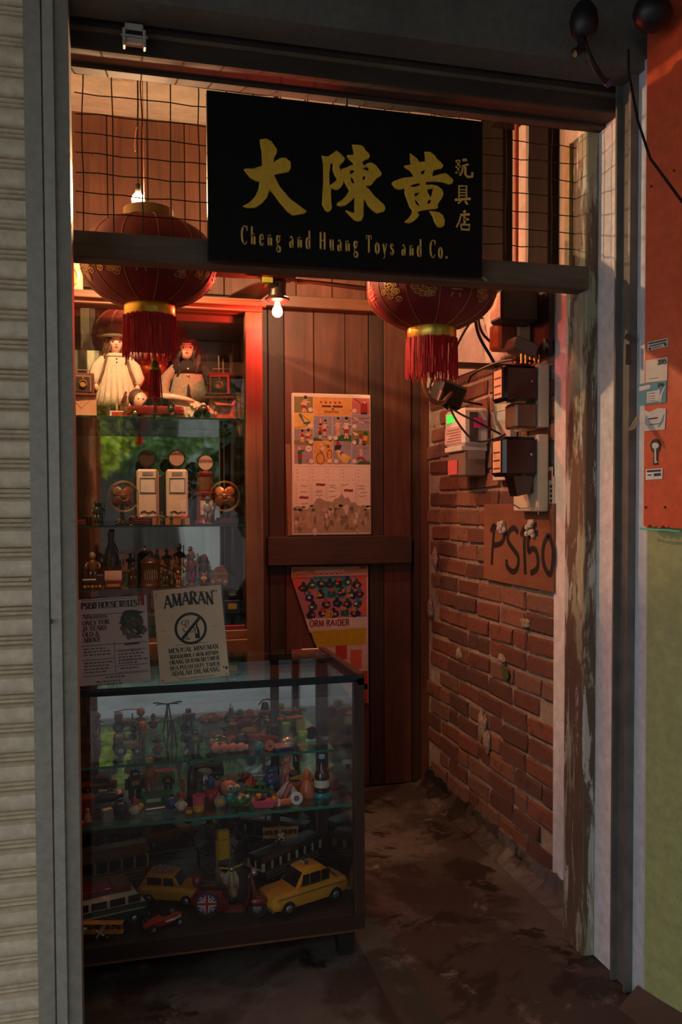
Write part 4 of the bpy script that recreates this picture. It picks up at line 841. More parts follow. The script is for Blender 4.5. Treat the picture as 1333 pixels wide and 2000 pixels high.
def man(x, y, s_, shirt, shorts, lean=0.0):
    return [('s','skin',[(x,y),(x+.05*s_,y+.22*s_)],.08*s_), ('s','skin',[(x+.14*s_,y),(x+.07*s_,y+.22*s_)],.08*s_), ('s',shorts,[(x+.05*s_,y+.2*s_),(x+.06*s_+lean*.4,y+.34*s_)],.2*s_), ('s',shirt,[(x+.06*s_+lean*.4,y+.33*s_),(x+.06*s_+lean,y+.56*s_)],.2*s_), ('s','skin',[(x+lean,y+.52*s_),(x-.12*s_+lean,y+.36*s_)],.06*s_), ('s','skin',[(x+.12*s_+lean,y+.52*s_),(x+.28*s_+lean,y+.46*s_)],.06*s_), ('o','skin',(x+.07*s_+lean*1.2,y+.66*s_),.09*s_), ('o','inkc',(x+.07*s_+lean*1.2,y+.71*s_),.08*s_)]
disc = lambda x, y: [('o','creamc',(x,y),.12), ('o','inkc',(x-.2,y+.04),.025)]
cell('picture_cell',0,1,0,.085,'olive', man(.45,.05,1.25,'skin','crimson',.05)+disc(.85,.2))
cell('picture_cell',0,1,.085,.165,'yellow', [('s','teal',[(.3,.95),(.5,.35),(.85,.38)],.14),('s','skin',[(.32,.55),(.45,.3)],.14),('o','skin',(.28,.62),.09),('s','crimson',[(.4,.9),(.8,.5)],.02),('s','orange',[(0,.05),(.9,.28)],.05)]+disc(.85,.2))
cell('picture_cell',0,1,.165,.247,'slate', [('p','olive',[(0,0),(1,0),(1,.2),(0,.3)],0)]+man(.35,.15,1.0,'crimson','creamc')+man(.66,.2,1.0,'yellow','crimson')+disc(.85,.18))
cell('picture_cell',0,1,.247,.346,'mauve', [('s','green',[(.3,0),(.3,.3)],.18),('s','crimson',[(.3,.28),(.3,.52)],.22),('s','green',[(.28,.5),(.32,.72)],.22),('s','green',[(.3,.68),(.52,.7)],.07),('o','skin',(.27,.8),.09),('o','creamc',(.75,.8),.17),('o','inkc',(.75,.8),.03)]+disc(.88,.14))
cell('title_cell',1,3,0,.097,'orange', [('s','crimson',[(.18+.12*k,.72),(.24+.12*k,.72)],.03) for k in range(5)]+[('s','crimson',[(.2+.12*k,.64),(.2+.12*k,.8)],.012) for k in range(5)]+[('s','inkc',[(.22,.52),(.46,.52)],.03),('s','inkc',[(.5,.52),(.76,.52)],.03),('s','inkc',[(.48,.38),(.53,.38)],.025),('s','inkc',[(.28,.2),(.33,.3),(.3,.18),(.36,.24),(.42,.2),(.46,.26),(.5,.2),(.55,.3),(.58,.2),(.66,.24)],.014)])
cell('picture_cell',1,2,.097,.226,'slate', [('p','green',[(0,0),(.5,0),(.3,.12),(0,.14)],0)]+man(.3,.08,.8,'crimson','inkc')+man(.52,.2,.85,'skin','crimson',.03)+[('p','pink',[(.28,.68),(.44,.68),(.44,.92),(.28,.92)],0),('s','creamc',[(.36,.72),(.36,.88)],.05)]+disc(.85,.12))
cell('picture_cell',2,3,.097,.226,'slate', [('p','green',[(.2,0),(1,0),(1,.24),(.4,.26),(.2,.15)],0)]+man(.22,.2,1.0,'skin','orange')+man(.64,.1,1.15,'creamc','crimson')+disc(.15,.12))
cell('picture_cell',3,4,0,.085,'pink', [('p','inkc',[(.5,0),(.85,0),(.85,.15),(.5,.15)],0),('p','crimson',[(.48,.12),(.88,.12),(.85,.7),(.7,.75),(.5,.62)],0),('s','crimson',[(.8,.6),(.72,.9)],.08),('s','inkc',[(.5,.66),(.15,.95)],.03),('o','skin',(.72,.74),.08)]+disc(.15,.2))
cell('picture_cell',3,4,.085,.165,'slate', [('s','crimson',[(0,.75),(.35,.7),(1,.78)],.04),('s','crimson',[(.05,.45),(.5,.5),(1,.46)],.03),('s','skin',[(.1,.78),(.4,.62)],.08),('s','skin',[(.4,.5),(.7,.42)],.08)]+disc(.15,.2))
cell('picture_cell',3,4,.165,.247,'olive', [('p','creamc',[(0,.9),(.4,.72),(.2,.6)],0),('o','blue',(.3,.25),.14),('o','crimson',(.5,.6),.1),('s','skin',[(.45,.05),(.5,.4)],.14),('o','green',(.75,.75),.13),('s','orange',[(.72,.3),(.76,.62)],.22),('s','inkc',[(.66,.02),(.7,.28)],.14),('o','crimson',(.68,.22),.09)]+disc(.14,.18))
cell('picture_cell',1,2,.226,.346,'orange', [('s','inkc',[(.36+.2*math.cos(i/20*6.283),.24+.24*math.sin(i/20*6.283)) for i in range(21)],.035),('s','inkc',[(.84+.12*math.cos(i/20*6.283),.42+.2*math.sin(i/20*6.283)) for i in range(21)],.03),('s','crimson',[(.3,.6),(.5,.5),(.8,.42)],.03),('s','skin',[(.52,.62),(.62,.36)],.1),('s','creamc',[(.4,.72),(.55,.62)],.2),('o','skin',(.42,.84),.1),('s','yellow',[(.6,.95),(.9,.85)],.2),('o','blue',(.76,.78),.07)]+disc(.85,.14))
cell('picture_cell',2,3,.226,.346,'slate', [('p','yellow',[(.15,.6),(.3,.3),(.6,.05),(.75,.05),(.97,.3),(.92,.35),(.55,.5),(.3,.62)],0),('p','creamc',[(.2,.58),(.5,.35),(.8,.25),(.55,.48),(.3,.62)],0),('o','inkc',(.48,.46),.09),('o','creamc',(.5,.44),.05),('p','inkc',[(.1,.6),(.4,.66),(.48,.84),(.12,.82)],0),('o','crimson',(.28,.9),.1)]+disc(.18,.12))
cell('picture_cell',3,4,.247,.346,'slate', [('p','green',[(.25,0),(1,0),(1,.16),(.5,.18)],0),('s','crimson',[(.28,.28),(.5,.38),(.62,.3),(.85,.08)],.12),('s','skin',[(.5,.42),(.55,.66)],.14),('o','skin',(.5,.74),.08),('s','skin',[(.42,.6),(.25,.46)],.05),('o','olive',(.68,.88),.05)]+disc(.14,.16))
m_ = MB(); q = random.Random(8)
m_.stroke([(-.2,TOP-.358),(.2,TOP-.358)], .0012, f5(0), 1)
for k in range(1, 5): m_.stroke([(-.2+.081*k,TOP-.362),(-.2+.081*k,TOP-.56)], .001, f5(0), 1)
for k in range(5):
    for r_i in range(3): m_.stroke([(-.19+.081*k,TOP-.375-.018*r_i),(-.178+.081*k,TOP-.375-.018*r_i)], .0025, f5(0), 1)
    for j in range(3): m_.stroke([(-.185+.081*k+.025*j,TOP-.428),(-.177+.081*k+.025*j,TOP-.428)], .003, f5(0), 1)
    for r_i in range(9): m_.stroke([(-.196+.081*k,TOP-.45-.012*r_i),(-.184+.081*k,TOP-.45-.012*r_i)], .002, f5(0), 1)
for (u, v, c) in ((-.15,.458,0),(-.15,.489,0),(-.145,.548,0),(-.07,.482,0),(-.07,.492,0),(-.068,.508,0),(0,.455,0),(.005,.468,0),(0,.486,0),(0,.512,0),(.07,.452,0),(.16,.458,0),(.158,.472,0),(.17,.492,0),(.165,.51,0)):
    pts = [(u-.018+.006*i, TOP-v+q.uniform(-.004,.004)) for i in range(7)]; m_.stroke(pts, .0022, f5(1), 2)
for (u, v) in ((-.15,.518),(-.062,.452),(.088,.482)): m_.stroke([(u-.024,TOP-v),(u-.008,TOP-v+.002),(u+.008,TOP-v-.001),(u+.024,TOP-v+.001)], .0115, f5(2), 3)
m_.build('score_print', [M('calendar_lines', (.40,.26,.20), .6), M('faint_rose', (.46,.22,.20), .6), M('faded_ink', (.14,.12,.10), .6), M('crimson_marker', (.26,.02,.03), .55)], t)
m_ = MB(); q = random.Random(12)
pts = [(-.205,.012)] + [(-.205+.41*i/24, .148 + (.058*math.exp(-((i-15)/4)**2)) + (.04*math.exp(-((i-8)/2)**2)) + q.uniform(-.014,.012)) for i in range(25)] + [(.205,.012)]
m_.poly(pts, f5(1), 0)
for k in range(60):
    u, v = q.uniform(-.195,.195), q.uniform(.02,.15); m_.poly(blob_poly(u, v, q.uniform(.006,.018), q.uniform(.008,.026), 8, .35, k), f5(2+k*.03), q.choice((0,1,1,2,3,3)))
for k in range(14): m_.poly(blob_poly(q.uniform(-.2,.2), q.uniform(.13,.155), .011, .006, 7, .4, k+90), f5(4.5), 4)
m_.build('torn_backing', [M('torn_grey', (.34,.26,.17), .7), M('torn_tan', (.42,.31,.20), .7), M('torn_white', (.58,.47,.35), .7), M('torn_brown', (.20,.14,.08), .7), M('torn_green', (.06,.10,.06), .7)], t)
t2 = thing('cardboard_sheet', 'brown cardboard edge leaning behind the sports calendar', 'cardboard', (.853, 4.397, 1.343)); MB().box((.0,0,.235), (.026,.012,.47), (0,R(-1.2),0)).build('card', M('brown_card', (.26,.13,.06), .7), t2)

t = thing('game_card', 'torn colourful lucky-draw game card hanging below the door batten', 'game card', (1.075, 4.395, .453))
cut = [(.198,0),(.198,.722),(-.212,.728),(-.214,.676),(-.118,.385),(-.105,.385),(-.085,.33),(-.03,.20),(.05,.10),(.13,0)]
m_ = MB(); m_.prism(cut, -.006, 0, 'Y'); m_.build('card', M('game_card_white', (.58,.48,.44), .6), t)
gcm = [M('game_' + a, c, .55) for a, c in (('tan',(.46,.26,.12)),('teal',(.05,.26,.26)),('coral',(.62,.12,.08)),('navy',(.012,.022,.05)),('green',(.015,.09,.045)),('gold',(.55,.34,.02)),('white',(.62,.54,.50)),('mauve',(.40,.16,.20)),('red',(.45,.04,.025)),('yellow',(.50,.36,.006)),('maroon',(.24,.01,.04)),('blue',(.03,.14,.34)))]
f6 = lambda k: (lambda u, v: (u, -.0064-.0003*k, v))
m_ = MB(); m_.poly([(-.210,.680),(.196,.690),(.196,.724),(-.210,.726)], f6(0), 0); m_.stroke([(-.09,.703),(.07,.706)], .010, f6(1), 6)
m_.stroke([(-.19,.700),(-.13,.704)], .006, f6(1), 6); m_.poly([(.15,.712),(.19,.713),(.19,.723),(.15,.722)], f6(1), 10)
for k in range(5): m_.poly(blob_poly(-.055+.028*k,.690,.0095,.0095,12,.02), f6(2), 6); m_.poly(blob_poly(-.055+.028*k,.690,.005,.006,10,.1), f6(3), 10)
m_.build('header_strip', gcm, t)
m_ = MB(); m_.poly([(-.213,.675),(.190,.678),(.190,.459),(-.142,.459)], f6(0), 7)
m_.poly([(-.10,.677),(.10,.677),(.07,.56),(-.06,.56)], f6(1), 1); m_.poly([(.13,.677),(.19,.677),(.19,.56)], f6(1), 2); m_.poly([(-.213,.675),(-.15,.675),(-.17,.60),(-.19,.61)], f6(1), 2)
m_.poly([(.19,.56),(.19,.47),(.10,.50)], f6(1), 2)
q = random.Random(21)
for k, (x, y) in enumerate(((-.15,.62),(-.105,.635),(-.055,.64),(-.01,.635),(.035,.64),(.085,.645),(.135,.63),(-.12,.57),(-.06,.58),(0,.585),(.055,.59),(.11,.575),(.15,.58),(-.10,.52),(-.03,.53),(.03,.535),(.085,.53),(.14,.53),(-.11,.48),(-.05,.485),(.01,.48),(.07,.485),(.13,.48))):
    m_.poly(blob_poly(x, y-.002, .026, .021, 10, .2, k), f6(2+k*.02), (3,4,3,3)[k % 4]); m_.poly(blob_poly(x, y+.019, .011, .013, 10, .1, k+40), f6(2.6+k*.02), (3,4,11,3,8)[k % 5])
    m_.poly(blob_poly(x+q.uniform(-.01,.01), y-.002, .010, .007, 7, .3, k+80), f6(3.2+k*.02), (8,6,5,11,2,6)[k % 6])
for x, y in ((-.16,.64),(.09,.66),(-.06,.665)): m_.stroke([(x,y),(x+.02,y-.03),(x+.015,y-.06)], .006, f6(4), 4)
m_.build('hero_picture', gcm, t)
for st, x, y, h in (('60',-.085,.572,.022),('70',.052,.588,.02),('20',.082,.560,.02),('10',.130,.612,.02),('500',-.046,.462,.036),('200',.052,.496,.018),('30',.110,.488,.022)): m_ = MB(); text(m_, st, x, y, h, f6(4.5), .8, .04, .2, .12, 0, 5); m_.build('score_number', gcm, t)
m_ = MB(); m_.poly([(-.142,.459),(.192,.462),(.192,.405),(-.122,.398)], f6(0), 6); text(m_, 'ORM RAIDER', -.118, .415, .033, f6(1), .94, .06, .18, .17, 0, 10, .3); m_.build('name_strip', gcm, t)
m_ = MB(); m_.poly([(-.112,.392),(.186,.399),(.186,.312),(-.08,.304),(-.096,.34)], f6(0), 9)
for r_i in range(4):
    for k in range(16): m_.stroke([(-.085+.016*k,.385-.018*r_i),(-.079+.016*k,.385-.018*r_i)], .0012, f6(1), 10)
m_.build('yellow_list', gcm, t)
m_ = MB()
for x, y, h in ((.02,.235,.075),(.10,.18,.105),(.02,.16,.06),(.13,.07,.10),(.155,.0,.10)): m_.poly([(x,y),(x+.062 if x < .13 else .195,y+.003),(x+.062 if x < .13 else .195,y+h),(x,y+h)], f6(0), 8 if x != .10 else 2)
m_.build('red_packets', gcm, t)

# ================================================================ meters, boards and cables on the right wall
cream_b = M('cream_meter_board', (.52,.47,.34), .5, var=.06); lab_p = M('meter_label', (.60,.36,.22), .6); pale_p = M('pale_panel', (.50,.47,.43), .55)
def meter(label, y0, z0, z1, body_h, kind):
    t = thing('electricity_meter', label, 'meter', (1.588 - .0105*kind, y0, z0), 0, 'old electricity meters on the right wall')
    MB().bb(-.045, 0, 0, .21, 0, z1-z0).build('mounting_board', cream_b, t, bevel=.004)
    H_ = z1-z0; zb = H_ - body_h - .01
    m_ = MB(); m_.bb(-.185, -.045, .0, .12, zb, zb+body_h); m_.build('black_case', blackgloss, t, bevel=.012)
    m_ = MB(); m_.bb(-.1862, -.1855, .025, .095, zb+.015, zb+body_h-.015); w_ = m_.build('reading_label', lab_p, t)
    m_ = MB()
    for k in range(3): m_.stroke([(.03,zb+.03+.03*k),(.09,zb+.03+.03*k)], .006, lambda u, v: (-.1866, u, v))
    m_.build('label_lines', brown_ink, w_)
    MB().ball((-.075, -.001, zb+body_h*.55), .006, .004, .006, 8).build('seal_screw', chrome, t)
    if kind == 1:
        m_ = MB(); m_.add([(-.135,.02,zb),(-.06,.02,zb),(-.06,.10,zb),(-.135,.10,zb),(-.115,.03,zb-.075),(-.052,.03,zb-.062),(-.052,.09,zb-.062),(-.115,.09,zb-.075)], [(0,1,2,3),(7,6,5,4),(0,4,5,1),(1,5,6,2),(2,6,7,3),(3,7,4,0)]); m_.build('terminal_cover', blackgloss, t)
        m_ = MB(); m_.tube([(-.15,.0,.03),(-.12,-.005,.012),(-.05,-.005,.014),(-.045,-.004,-.01)], .003, 6); m_.build('conduit_wire', chrome, t)
    else:
        m_ = MB(); m_.bb(-.135, -.045, .01, .11, zb-.10, zb-.004); m_.build('terminal_cover', M('smoked_cover', (.12,.075,.045), .25, coat=.3), t, bevel=.008)
    return t
meter('black electricity meter with smoked brown cover on cream board', 3.0, 1.790, 2.032, .135, 0)
meter('black electricity meter with bottle-shaped terminal cover, lowest on the wall', 2.985, 1.472, 1.763, .148, 1)
t = thing('fuse_box', 'dark fuse box cluster high on the right wall under the transom', 'fuse box', (1.588, 2.985, 2.06))
MB().bb(-.02, 0, -.005, .30, 0, .30).build('back_board', plank_dark, t); MB().bb(-.195, -.04, .02, .13, .125, .245).build('black_case', black, t, bevel=.01); MB().bb(-.197, -.1955, .03, .12, .14, .23).build('label', lab_p, t)
MB().bb(-.075, -.02, .13, .30, .03, .19).build('cream_box', cream_b, t, bevel=.006); MB().bb(-.150, -.075, .14, .24, .045, .150).build('orange_cover', M('amber_cover', (.30,.10,.04), .35), t, bevel=.01)
MB().box((-.10,.05,.03), (.10,.09,.05), (0,R(20),0)).build('cut_out', M('grey_cutout', (.10,.085,.075), .5), t, bevel=.006)
MB().bb(-.03,-.012,-.03,-.005,.0,.30).build('black_trunking', black, t)
for k in range(5): MB().cyl((-.11+.018*k,.03,.005), (-.11+.018*k,.03,-.03), .004, n=7).build('terminal_pin', brass, t)
t = thing('service_board', 'pale grey vertical panel on the brick wall behind the meters', 'panel', (1.590, 3.28, 1.60)); MB().bb(-.034, 0, 0, .165, 0, .325).build('panel', pale_p, t, bevel=.003); MB().bb(-.037,-.034,.02,.13,.34-.05,.322).build('top_clip', cream_b, t)
t = thing('digital_meter', 'white digital electricity meter with a lit green display', 'meter', (1.592, 3.56, 1.625))
MB().bb(-.125, 0, .0, .22, .135, .30).build('case', M('meter_white', (.62,.60,.57), .4), t, bevel=.012); MB().bb(-.130, -.004, .01, .21, .11, .135).build('clear_hood', pale_p, t, bevel=.004)
MB().bb(-.095, -.055, -.004, .0, .15, .28).build('dark_window', M('dark_grey_window', (.07,.065,.06), .3), t); MB().bb(-.075, -.035, -.007, -.004, .21, .255).build('pink_tag', M('pink_tag', (.55,.05,.28), .5), t)
m_ = MB(); m_.bb(-.115, -.01, .01, .20, .0, .11); m_.build('terminal_block', M('translucent_cover', (.16,.12,.10), .3, coat=.3), t, bevel=.006)
for k in range(8): MB().bb(-.1, -.02, -.003, 0, .075+.0045*k, .0775+.0045*k).build('vent_slot', M('slot_grey', (.28,.27,.26), .5), t)
MB().bb(-.1275, -.1255, .10, .19, .243, .282).build('green_display', M('lit_green_display', (.05,.5,.05), .3, emit=(.05,1.0,.10), es=.75), t)
MB().bb(-.1275, -.1255, .02, .21, .150, .222).build('rating_label', M('rose_label', (.50,.36,.33), .5), t)
m_ = MB()
for k in range(5): m_.stroke([(.03,.16+.012*k),(.19-.02*(k % 3),.16+.012*k)], .0035, lambda u, v: (-.1279, u, v))
m_.build('label_lines', M('maroon_small_print', (.20,.05,.05), .6), t)
m_ = MB(); m_.bb(-.121, -.117, .08, .19, .01, .075); m_.build('red_notice', M('red_notice', (.55,.10,.10), .5), t)
t = thing('wall_notice', 'small framed keypad-like notice beside the lowest meter', 'notice', (1.588, 2.975, 1.475)); MB().bb(-.006,0,-.02,.075,.0,.13).build('card', cream_b, t); MB().bb(-.008,-.006,-.015,.07,.10,.165).build('frame', cream_b, t)
MB().bb(-.0095,-.008,-.005,.055,.115,.15).build('red_window', redink, t)
m_ = MB()
for r_i in range(5):
    for k in range(3): m_.poly(blob_poly(.0+.024*k,.02+.018*r_i,.008,.006), lambda u, v: (-.0066, u, v))
m_.build('black_marks', ink, t)
t = thing('plywood_board', 'reddish plywood board hand-painted PS150 on the brick wall', 'board', (1.588, 2.948, 1.169))
MB().bb(-.009,0,.0,.642,0,.333).build('plywood', WOOD('ply_wood', (.17,.066,.036), (.25,.105,.06), 'Y', .6, .05, 14, .1), t)
PS = [[(3.515,1.381),(3.479,1.406),(3.493,1.315),(3.504,1.236)],[(3.494,1.387),(3.44,1.412),(3.403,1.413),(3.369,1.379),(3.402,1.337),(3.486,1.321)],[(3.245,1.383),(3.283,1.402),(3.329,1.386),(3.342,1.351),(3.296,1.318),(3.245,1.287),(3.251,1.241),(3.295,1.221),(3.348,1.241),(3.351,1.269)],[(3.22,1.372),(3.184,1.407),(3.189,1.329),(3.179,1.219)],[(3.072,1.388),(3.147,1.375),(3.153,1.314),(3.12,1.325),(3.088,1.317),(3.071,1.281),(3.082,1.248),(3.134,1.227)],[(2.988,1.385),(3.026,1.342),(3.03,1.283),(2.998,1.243),(2.968,1.24),(2.952,1.288),(2.954,1.34),(2.988,1.385)]]
for k, st in enumerate(PS): MB().stroke(smooth([(a-2.948, b-1.169) for a, b in st]), .024, lambda u, v: (-.0096-.0001*k, u, v)).build('painted_stroke', ink, t)
for y in (3.389, 3.118):
    m_ = MB(); q = random.Random(int(y*100))
    for k in range(9): m_.ball((-.02+q.uniform(-.008,.008), y-2.948+q.uniform(-.03,.03), .235+q.uniform(-.03,.03)), .010, .013, .013, 8)
    m_.build('cotton_knot', M('cotton_wad', (.40,.36,.31), .95), t, True)
# cables
cab_m = M('black_cable', (.010,.009,.009), .42)
paths = [
 ([(1.36,3.24,2.42),(1.37,3.22,2.29),(1.40,3.24,2.18),(1.46,3.25,2.09),(1.52,3.28,2.02)], .0065, 'thick black cable dropping past the right lantern to the meters'),
 ([(1.40,3.30,2.42),(1.41,3.28,2.30),(1.43,3.27,2.19),(1.50,3.22,2.12),(1.55,3.10,2.10)], .006, 'black cable looping toward the fuse box'),
 ([(1.585,3.45,2.36),(1.45,3.42,2.27),(1.36,3.40,2.13),(1.33,3.42,2.02),(1.40,3.46,1.95),(1.53,3.50,1.93)], .005, 'thin black cable curving above the digital meter'),
 ([(1.585,3.62,2.33),(1.40,3.60,2.29),(1.33,3.56,2.19),(1.31,3.5,2.06),(1.28,3.46,1.98),(1.35,3.44,1.90)], .005, 'slack black cable behind the right lantern fringe'),
 ([(1.32,3.42,1.94),(1.36,3.36,1.88),(1.42,3.28,1.83),(1.49,3.22,1.78)], .0045, 'upper of two black leads running down to the lowest meter'),
 ([(1.32,3.40,1.95),(1.35,3.34,1.84),(1.40,3.28,1.76),(1.46,3.22,1.76),(1.50,3.2,1.78)], .0045, 'drooping black lead below the other one by the lowest meter'),
 ([(1.52,3.0,2.035),(1.47,3.06,2.05),(1.42,3.14,2.045),(1.38,3.24,2.02),(1.40,3.34,2.0)], .005, 'black cable running along the top of the smoked-cover meter'),
 ([(1.155,3.2,2.01),(1.16,3.2,1.95),(1.19,3.2,1.905),(1.24,3.22,1.90),(1.29,3.3,1.93),(1.36,3.4,1.97)], .009, 'fat copper-toned cable bending below the right lantern fringe'),
]
for k, (pts, r, lab) in enumerate(paths):
    P = [Vector(p) for p in pts]; sm = []
    for i in range(len(P)-1):
        a, b, c, e = P[max(i-1,0)], P[i], P[i+1], P[min(i+2,len(P)-1)]
        for j in range(6):
            u = j/6; sm.append(.5*((2*b) + (c-a)*u + (2*a-5*b+4*c-e)*u*u + (3*b-a-3*c+e)*u**3))
    sm.append(P[-1]); tag(MB().tube([tuple(p) for p in sm], r, 7).build('power_cable', M('copper_cable', (.22,.10,.045), .35, .4) if k == 7 else cab_m, None, True), lab, 'cable', 'power cables by the meters')
t = thing('junction_block', 'black cable junction block tangled with leads behind the right lantern', 'junction box', (1.34, 3.42, 1.93)); MB().box((0,0,.03), (.12,.10,.10), (.2,.3,.1)).build('block', black, t, bevel=.01)
MB().box((-.05,-.04,.01), (.02,.02,.06), (.3,.2,.4)).build('clip', M('dull_clip', (.16,.10,.07), .5), t)
tag(MB().tube([(1.545,3.2,2.06),(1.545,3.2,3.0)], .009, 8).build('conduit_pipe', M('red_pipe', (.30,.05,.03), .45), None, True), 'thin reddish conduit pipe rising on the right wall', 'pipe')
tag(MB().bb(1.30, 1.585, 3.30, 3.34, 2.055, 2.075).build('wall_bracket_bar', M('brown_bracket', (.12,.06,.035), .5)), 'brown bracket bar behind the cables on the right wall', 'bracket')

# ---------------------------------------------------------------- fittings outside, above the door
t = thing('door_buffer', 'white plastic clamp fitting fixed under the dark header at left', 'fitting', (.057, 2.380, 2.702))
wp = M('yellowed_plastic', (.42,.39,.34), .45)
MB().bb(-.024,.024,0,.03,.012,.062).build('body', wp, t, bevel=.003); MB().bb(-.030,-.022,-.006,.02,.0,.045).build('arm', wp, t, bevel=.002); MB().bb(.022,.030,-.006,.02,.0,.045).build('arm', wp, t, bevel=.002)
MB().cyl((-.034,.0,.028),(.034,.0,.028),.005, n=8).build('pin', chrome, t); MB().bb(-.02,.02,-.004,.0,.03,.04).build('slot', black, t)
t = thing('outdoor_lamp_arm', 'black cable gland and drooping hose above the top right corner of the door', 'cable gland', (1.264, 2.20, 2.80))
MB().lathe([(.0,-.02),(.02,-.016),(.034,.0),(.040,.03),(.034,.06),(.02,.08),(0,.085)], 14).build('housing', black, t, True)
MB().tube([(-.005,0,-.01),(-.01,-.005,-.03),(-.012,0,-.045),(-.03,.0,-.058)], .012, 8).build('nozzle', black, t, True)
MB().tube([(.0,0,-.02),(.01,0,-.05),(.035,.01,-.075),(.07,.03,-.095),(.10,.05,-.10)], .008, 8).build('hose', black, t, True)
MB().ball((.105,.05,-.10), .012, .012, .012, 10).build('purple_cap', M('purple_cap', (.10,.03,.16), .4), t, True)
tag(MB().tube([(1.39,2.18,2.76),(1.385,2.17,2.695),(1.382,2.12,2.54),(1.375,2.05,2.41),(1.366,1.90,2.246),(1.36,1.72,2.14)], .004, 6).build('hanging_cable', cab_m, None, True), 'thin black cable sagging from the lintel across the orange panel', 'cable')
t = thing('conduit_box', 'dark round junction box above the orange panel', 'junction box', (1.438, 2.14, 2.815)); MB().ball((0,0,.03), .055, .05, .05, 12).build('cover', black, t, True); MB().cyl((0,0,.06),(0,0,.42),.02,n=10).build('stem', black, t)
# ================================================================ toy makers (each at its own origin, facing -Y)
def pl(name, c, r=.32): return M('toy_' + name, c, r, var=.10, coat=.25)
RED = pl('red', (.30,.012,.012)); DRED = pl('dark_red', (.13,.010,.010)); BLUE = pl('blue', (.008,.045,.20)); NAVY = pl('navy', (.006,.014,.06)); TEAL = pl('teal', (.01,.20,.23))
YEL = pl('yellow', (.52,.30,.012)); ORA = pl('orange', (.55,.13,.03)); GRN = pl('green', (.012,.15,.045)); PNK = pl('pink', (.55,.08,.16)); SKIN = pl('skin_pink', (.55,.20,.14), .4)
WHT = pl('white', (.55,.54,.50)); CRM = pl('cream', (.50,.44,.30)); BLK = pl('black', (.010,.010,.011)); BRN = pl('brown', (.12,.050,.022)); GRY = pl('grey', (.20,.20,.20)); TAXI = M('toy_taxi_yellow', (.56,.26,.010), .4, var=.14, scale=60)
SIL = M('toy_tin_silver', (.45,.45,.45), .3, .9); LIME = pl('lime', (.20,.45,.08)); DGRN = pl('dark_green', (.008,.04,.02)); TAN = pl('tan', (.35,.20,.09)); SKY = pl('sky', (.14,.42,.60)); MAR = pl('maroon', (.14,.012,.02)); DARKG = M('toy_dark_glass', (.004,.005,.006), .12)
CLR = PANE('toy_clear_plastic', (.80,.84,.84), .10, .05)
GTOY = 'old toys on the counter shelves'; GVEH = 'tin vehicles on the counter deck'; GFIG = 'curios in the display cabinet'
def P(t, name, m, smooth=False, bevel=0.0, **k):
    class _: pass
    mb = MB(); mb.fin = lambda: mb.build(name, m, t, smooth, bevel=bevel); return mb
def add_ball(t, name, m, c, rx, ry=None, rz=None, n=12, rot=None): return MB().ball(c, rx, ry, rz, n, rot=rot).build(name, m, t, 'all')
def eyes(t, y, z, dx, r):
    for s_ in (-1, 1): add_ball(t, 'eye', BLK, (s_*dx, y, z), r, r*.6, r, 6)

def kewpie(label, loc, h=.10, rz=0, rot=None, m=None, group=GTOY):
    t = thing('baby_doll', label, 'doll', loc, rz, group, rot=rot); m = m or SKIN
    b = MB(); hh = h
    b.lathe([(.0,.34*hh),(.10*hh,.36*hh),(.135*hh,.45*hh),(.12*hh,.56*hh),(.085*hh,.66*hh),(.05*hh,.70*hh),(.06*hh,.72*hh)], 12, sy=.85)
    b.ball((0,0,.84*hh), .145*hh, .14*hh, .155*hh, 12)
    for s_ in (-1, 1):
        b.tube([(s_*.06*hh,0,.40*hh),(s_*.075*hh,0,.22*hh),(s_*.07*hh,0,.06*hh),(s_*.07*hh,-.03*hh,.02*hh)], [.065*hh,.055*hh,.04*hh,.035*hh], 8)
        b.tube([(s_*.09*hh,0,.63*hh),(s_*.17*hh,-.02*hh,.55*hh),(s_*.25*hh,-.08*hh,.56*hh)], [.042*hh,.036*hh,.028*hh], 7)
    b.build('body', m, t, 'all'); eyes(t, -.13*hh, .85*hh, .055*hh, .017*hh); add_ball(t, 'hair_tuft', BRN, (0,-.03*hh,.99*hh), .03*hh, .03*hh, .025*hh, 8)
    return t
def ball_toy(label, loc, r, m, band=None, group=GTOY):
    t = thing('toy_ball', label, 'ball', loc, 0, group); add_ball(t, 'ball', m, (0,0,r), r, n=18)
    MB().lathe([(r*.22,0),(r*.10,.0)], 10, (0,0,2*r+.0003)).build('plug', band or BLK, t)
    return t
def tumbler(label, loc, h, body, robe, face=SKIN, rz=0, cap=None):
    t = thing('tumbler_figure', label, 'figurine', loc, rz, GTOY)
    MB().lathe([(0,0),(.20*h,.02*h),(.28*h,.14*h),(.26*h,.30*h),(.17*h,.46*h),(.10*h,.52*h)], 14).build('robe', robe, t, 'all')
    add_ball(t, 'head', face, (0,0,.66*h), .17*h, .17*h, .18*h); MB().lathe([(.175*h,.70*h),(.18*h,.76*h),(.13*h,.88*h),(.05*h,.97*h),(0,1.0*h)], 14).build('cap', cap or body, t, 'all')
    eyes(t, -.16*h, .68*h, .06*h, .02*h)
    for s_ in (-1, 1): MB().tube([(s_*.2*h,-.05*h,.42*h),(s_*.3*h,-.14*h,.30*h),(s_*.2*h,-.24*h,.30*h)], .05*h, 7).build('arm', robe, t, 'all')
    return t
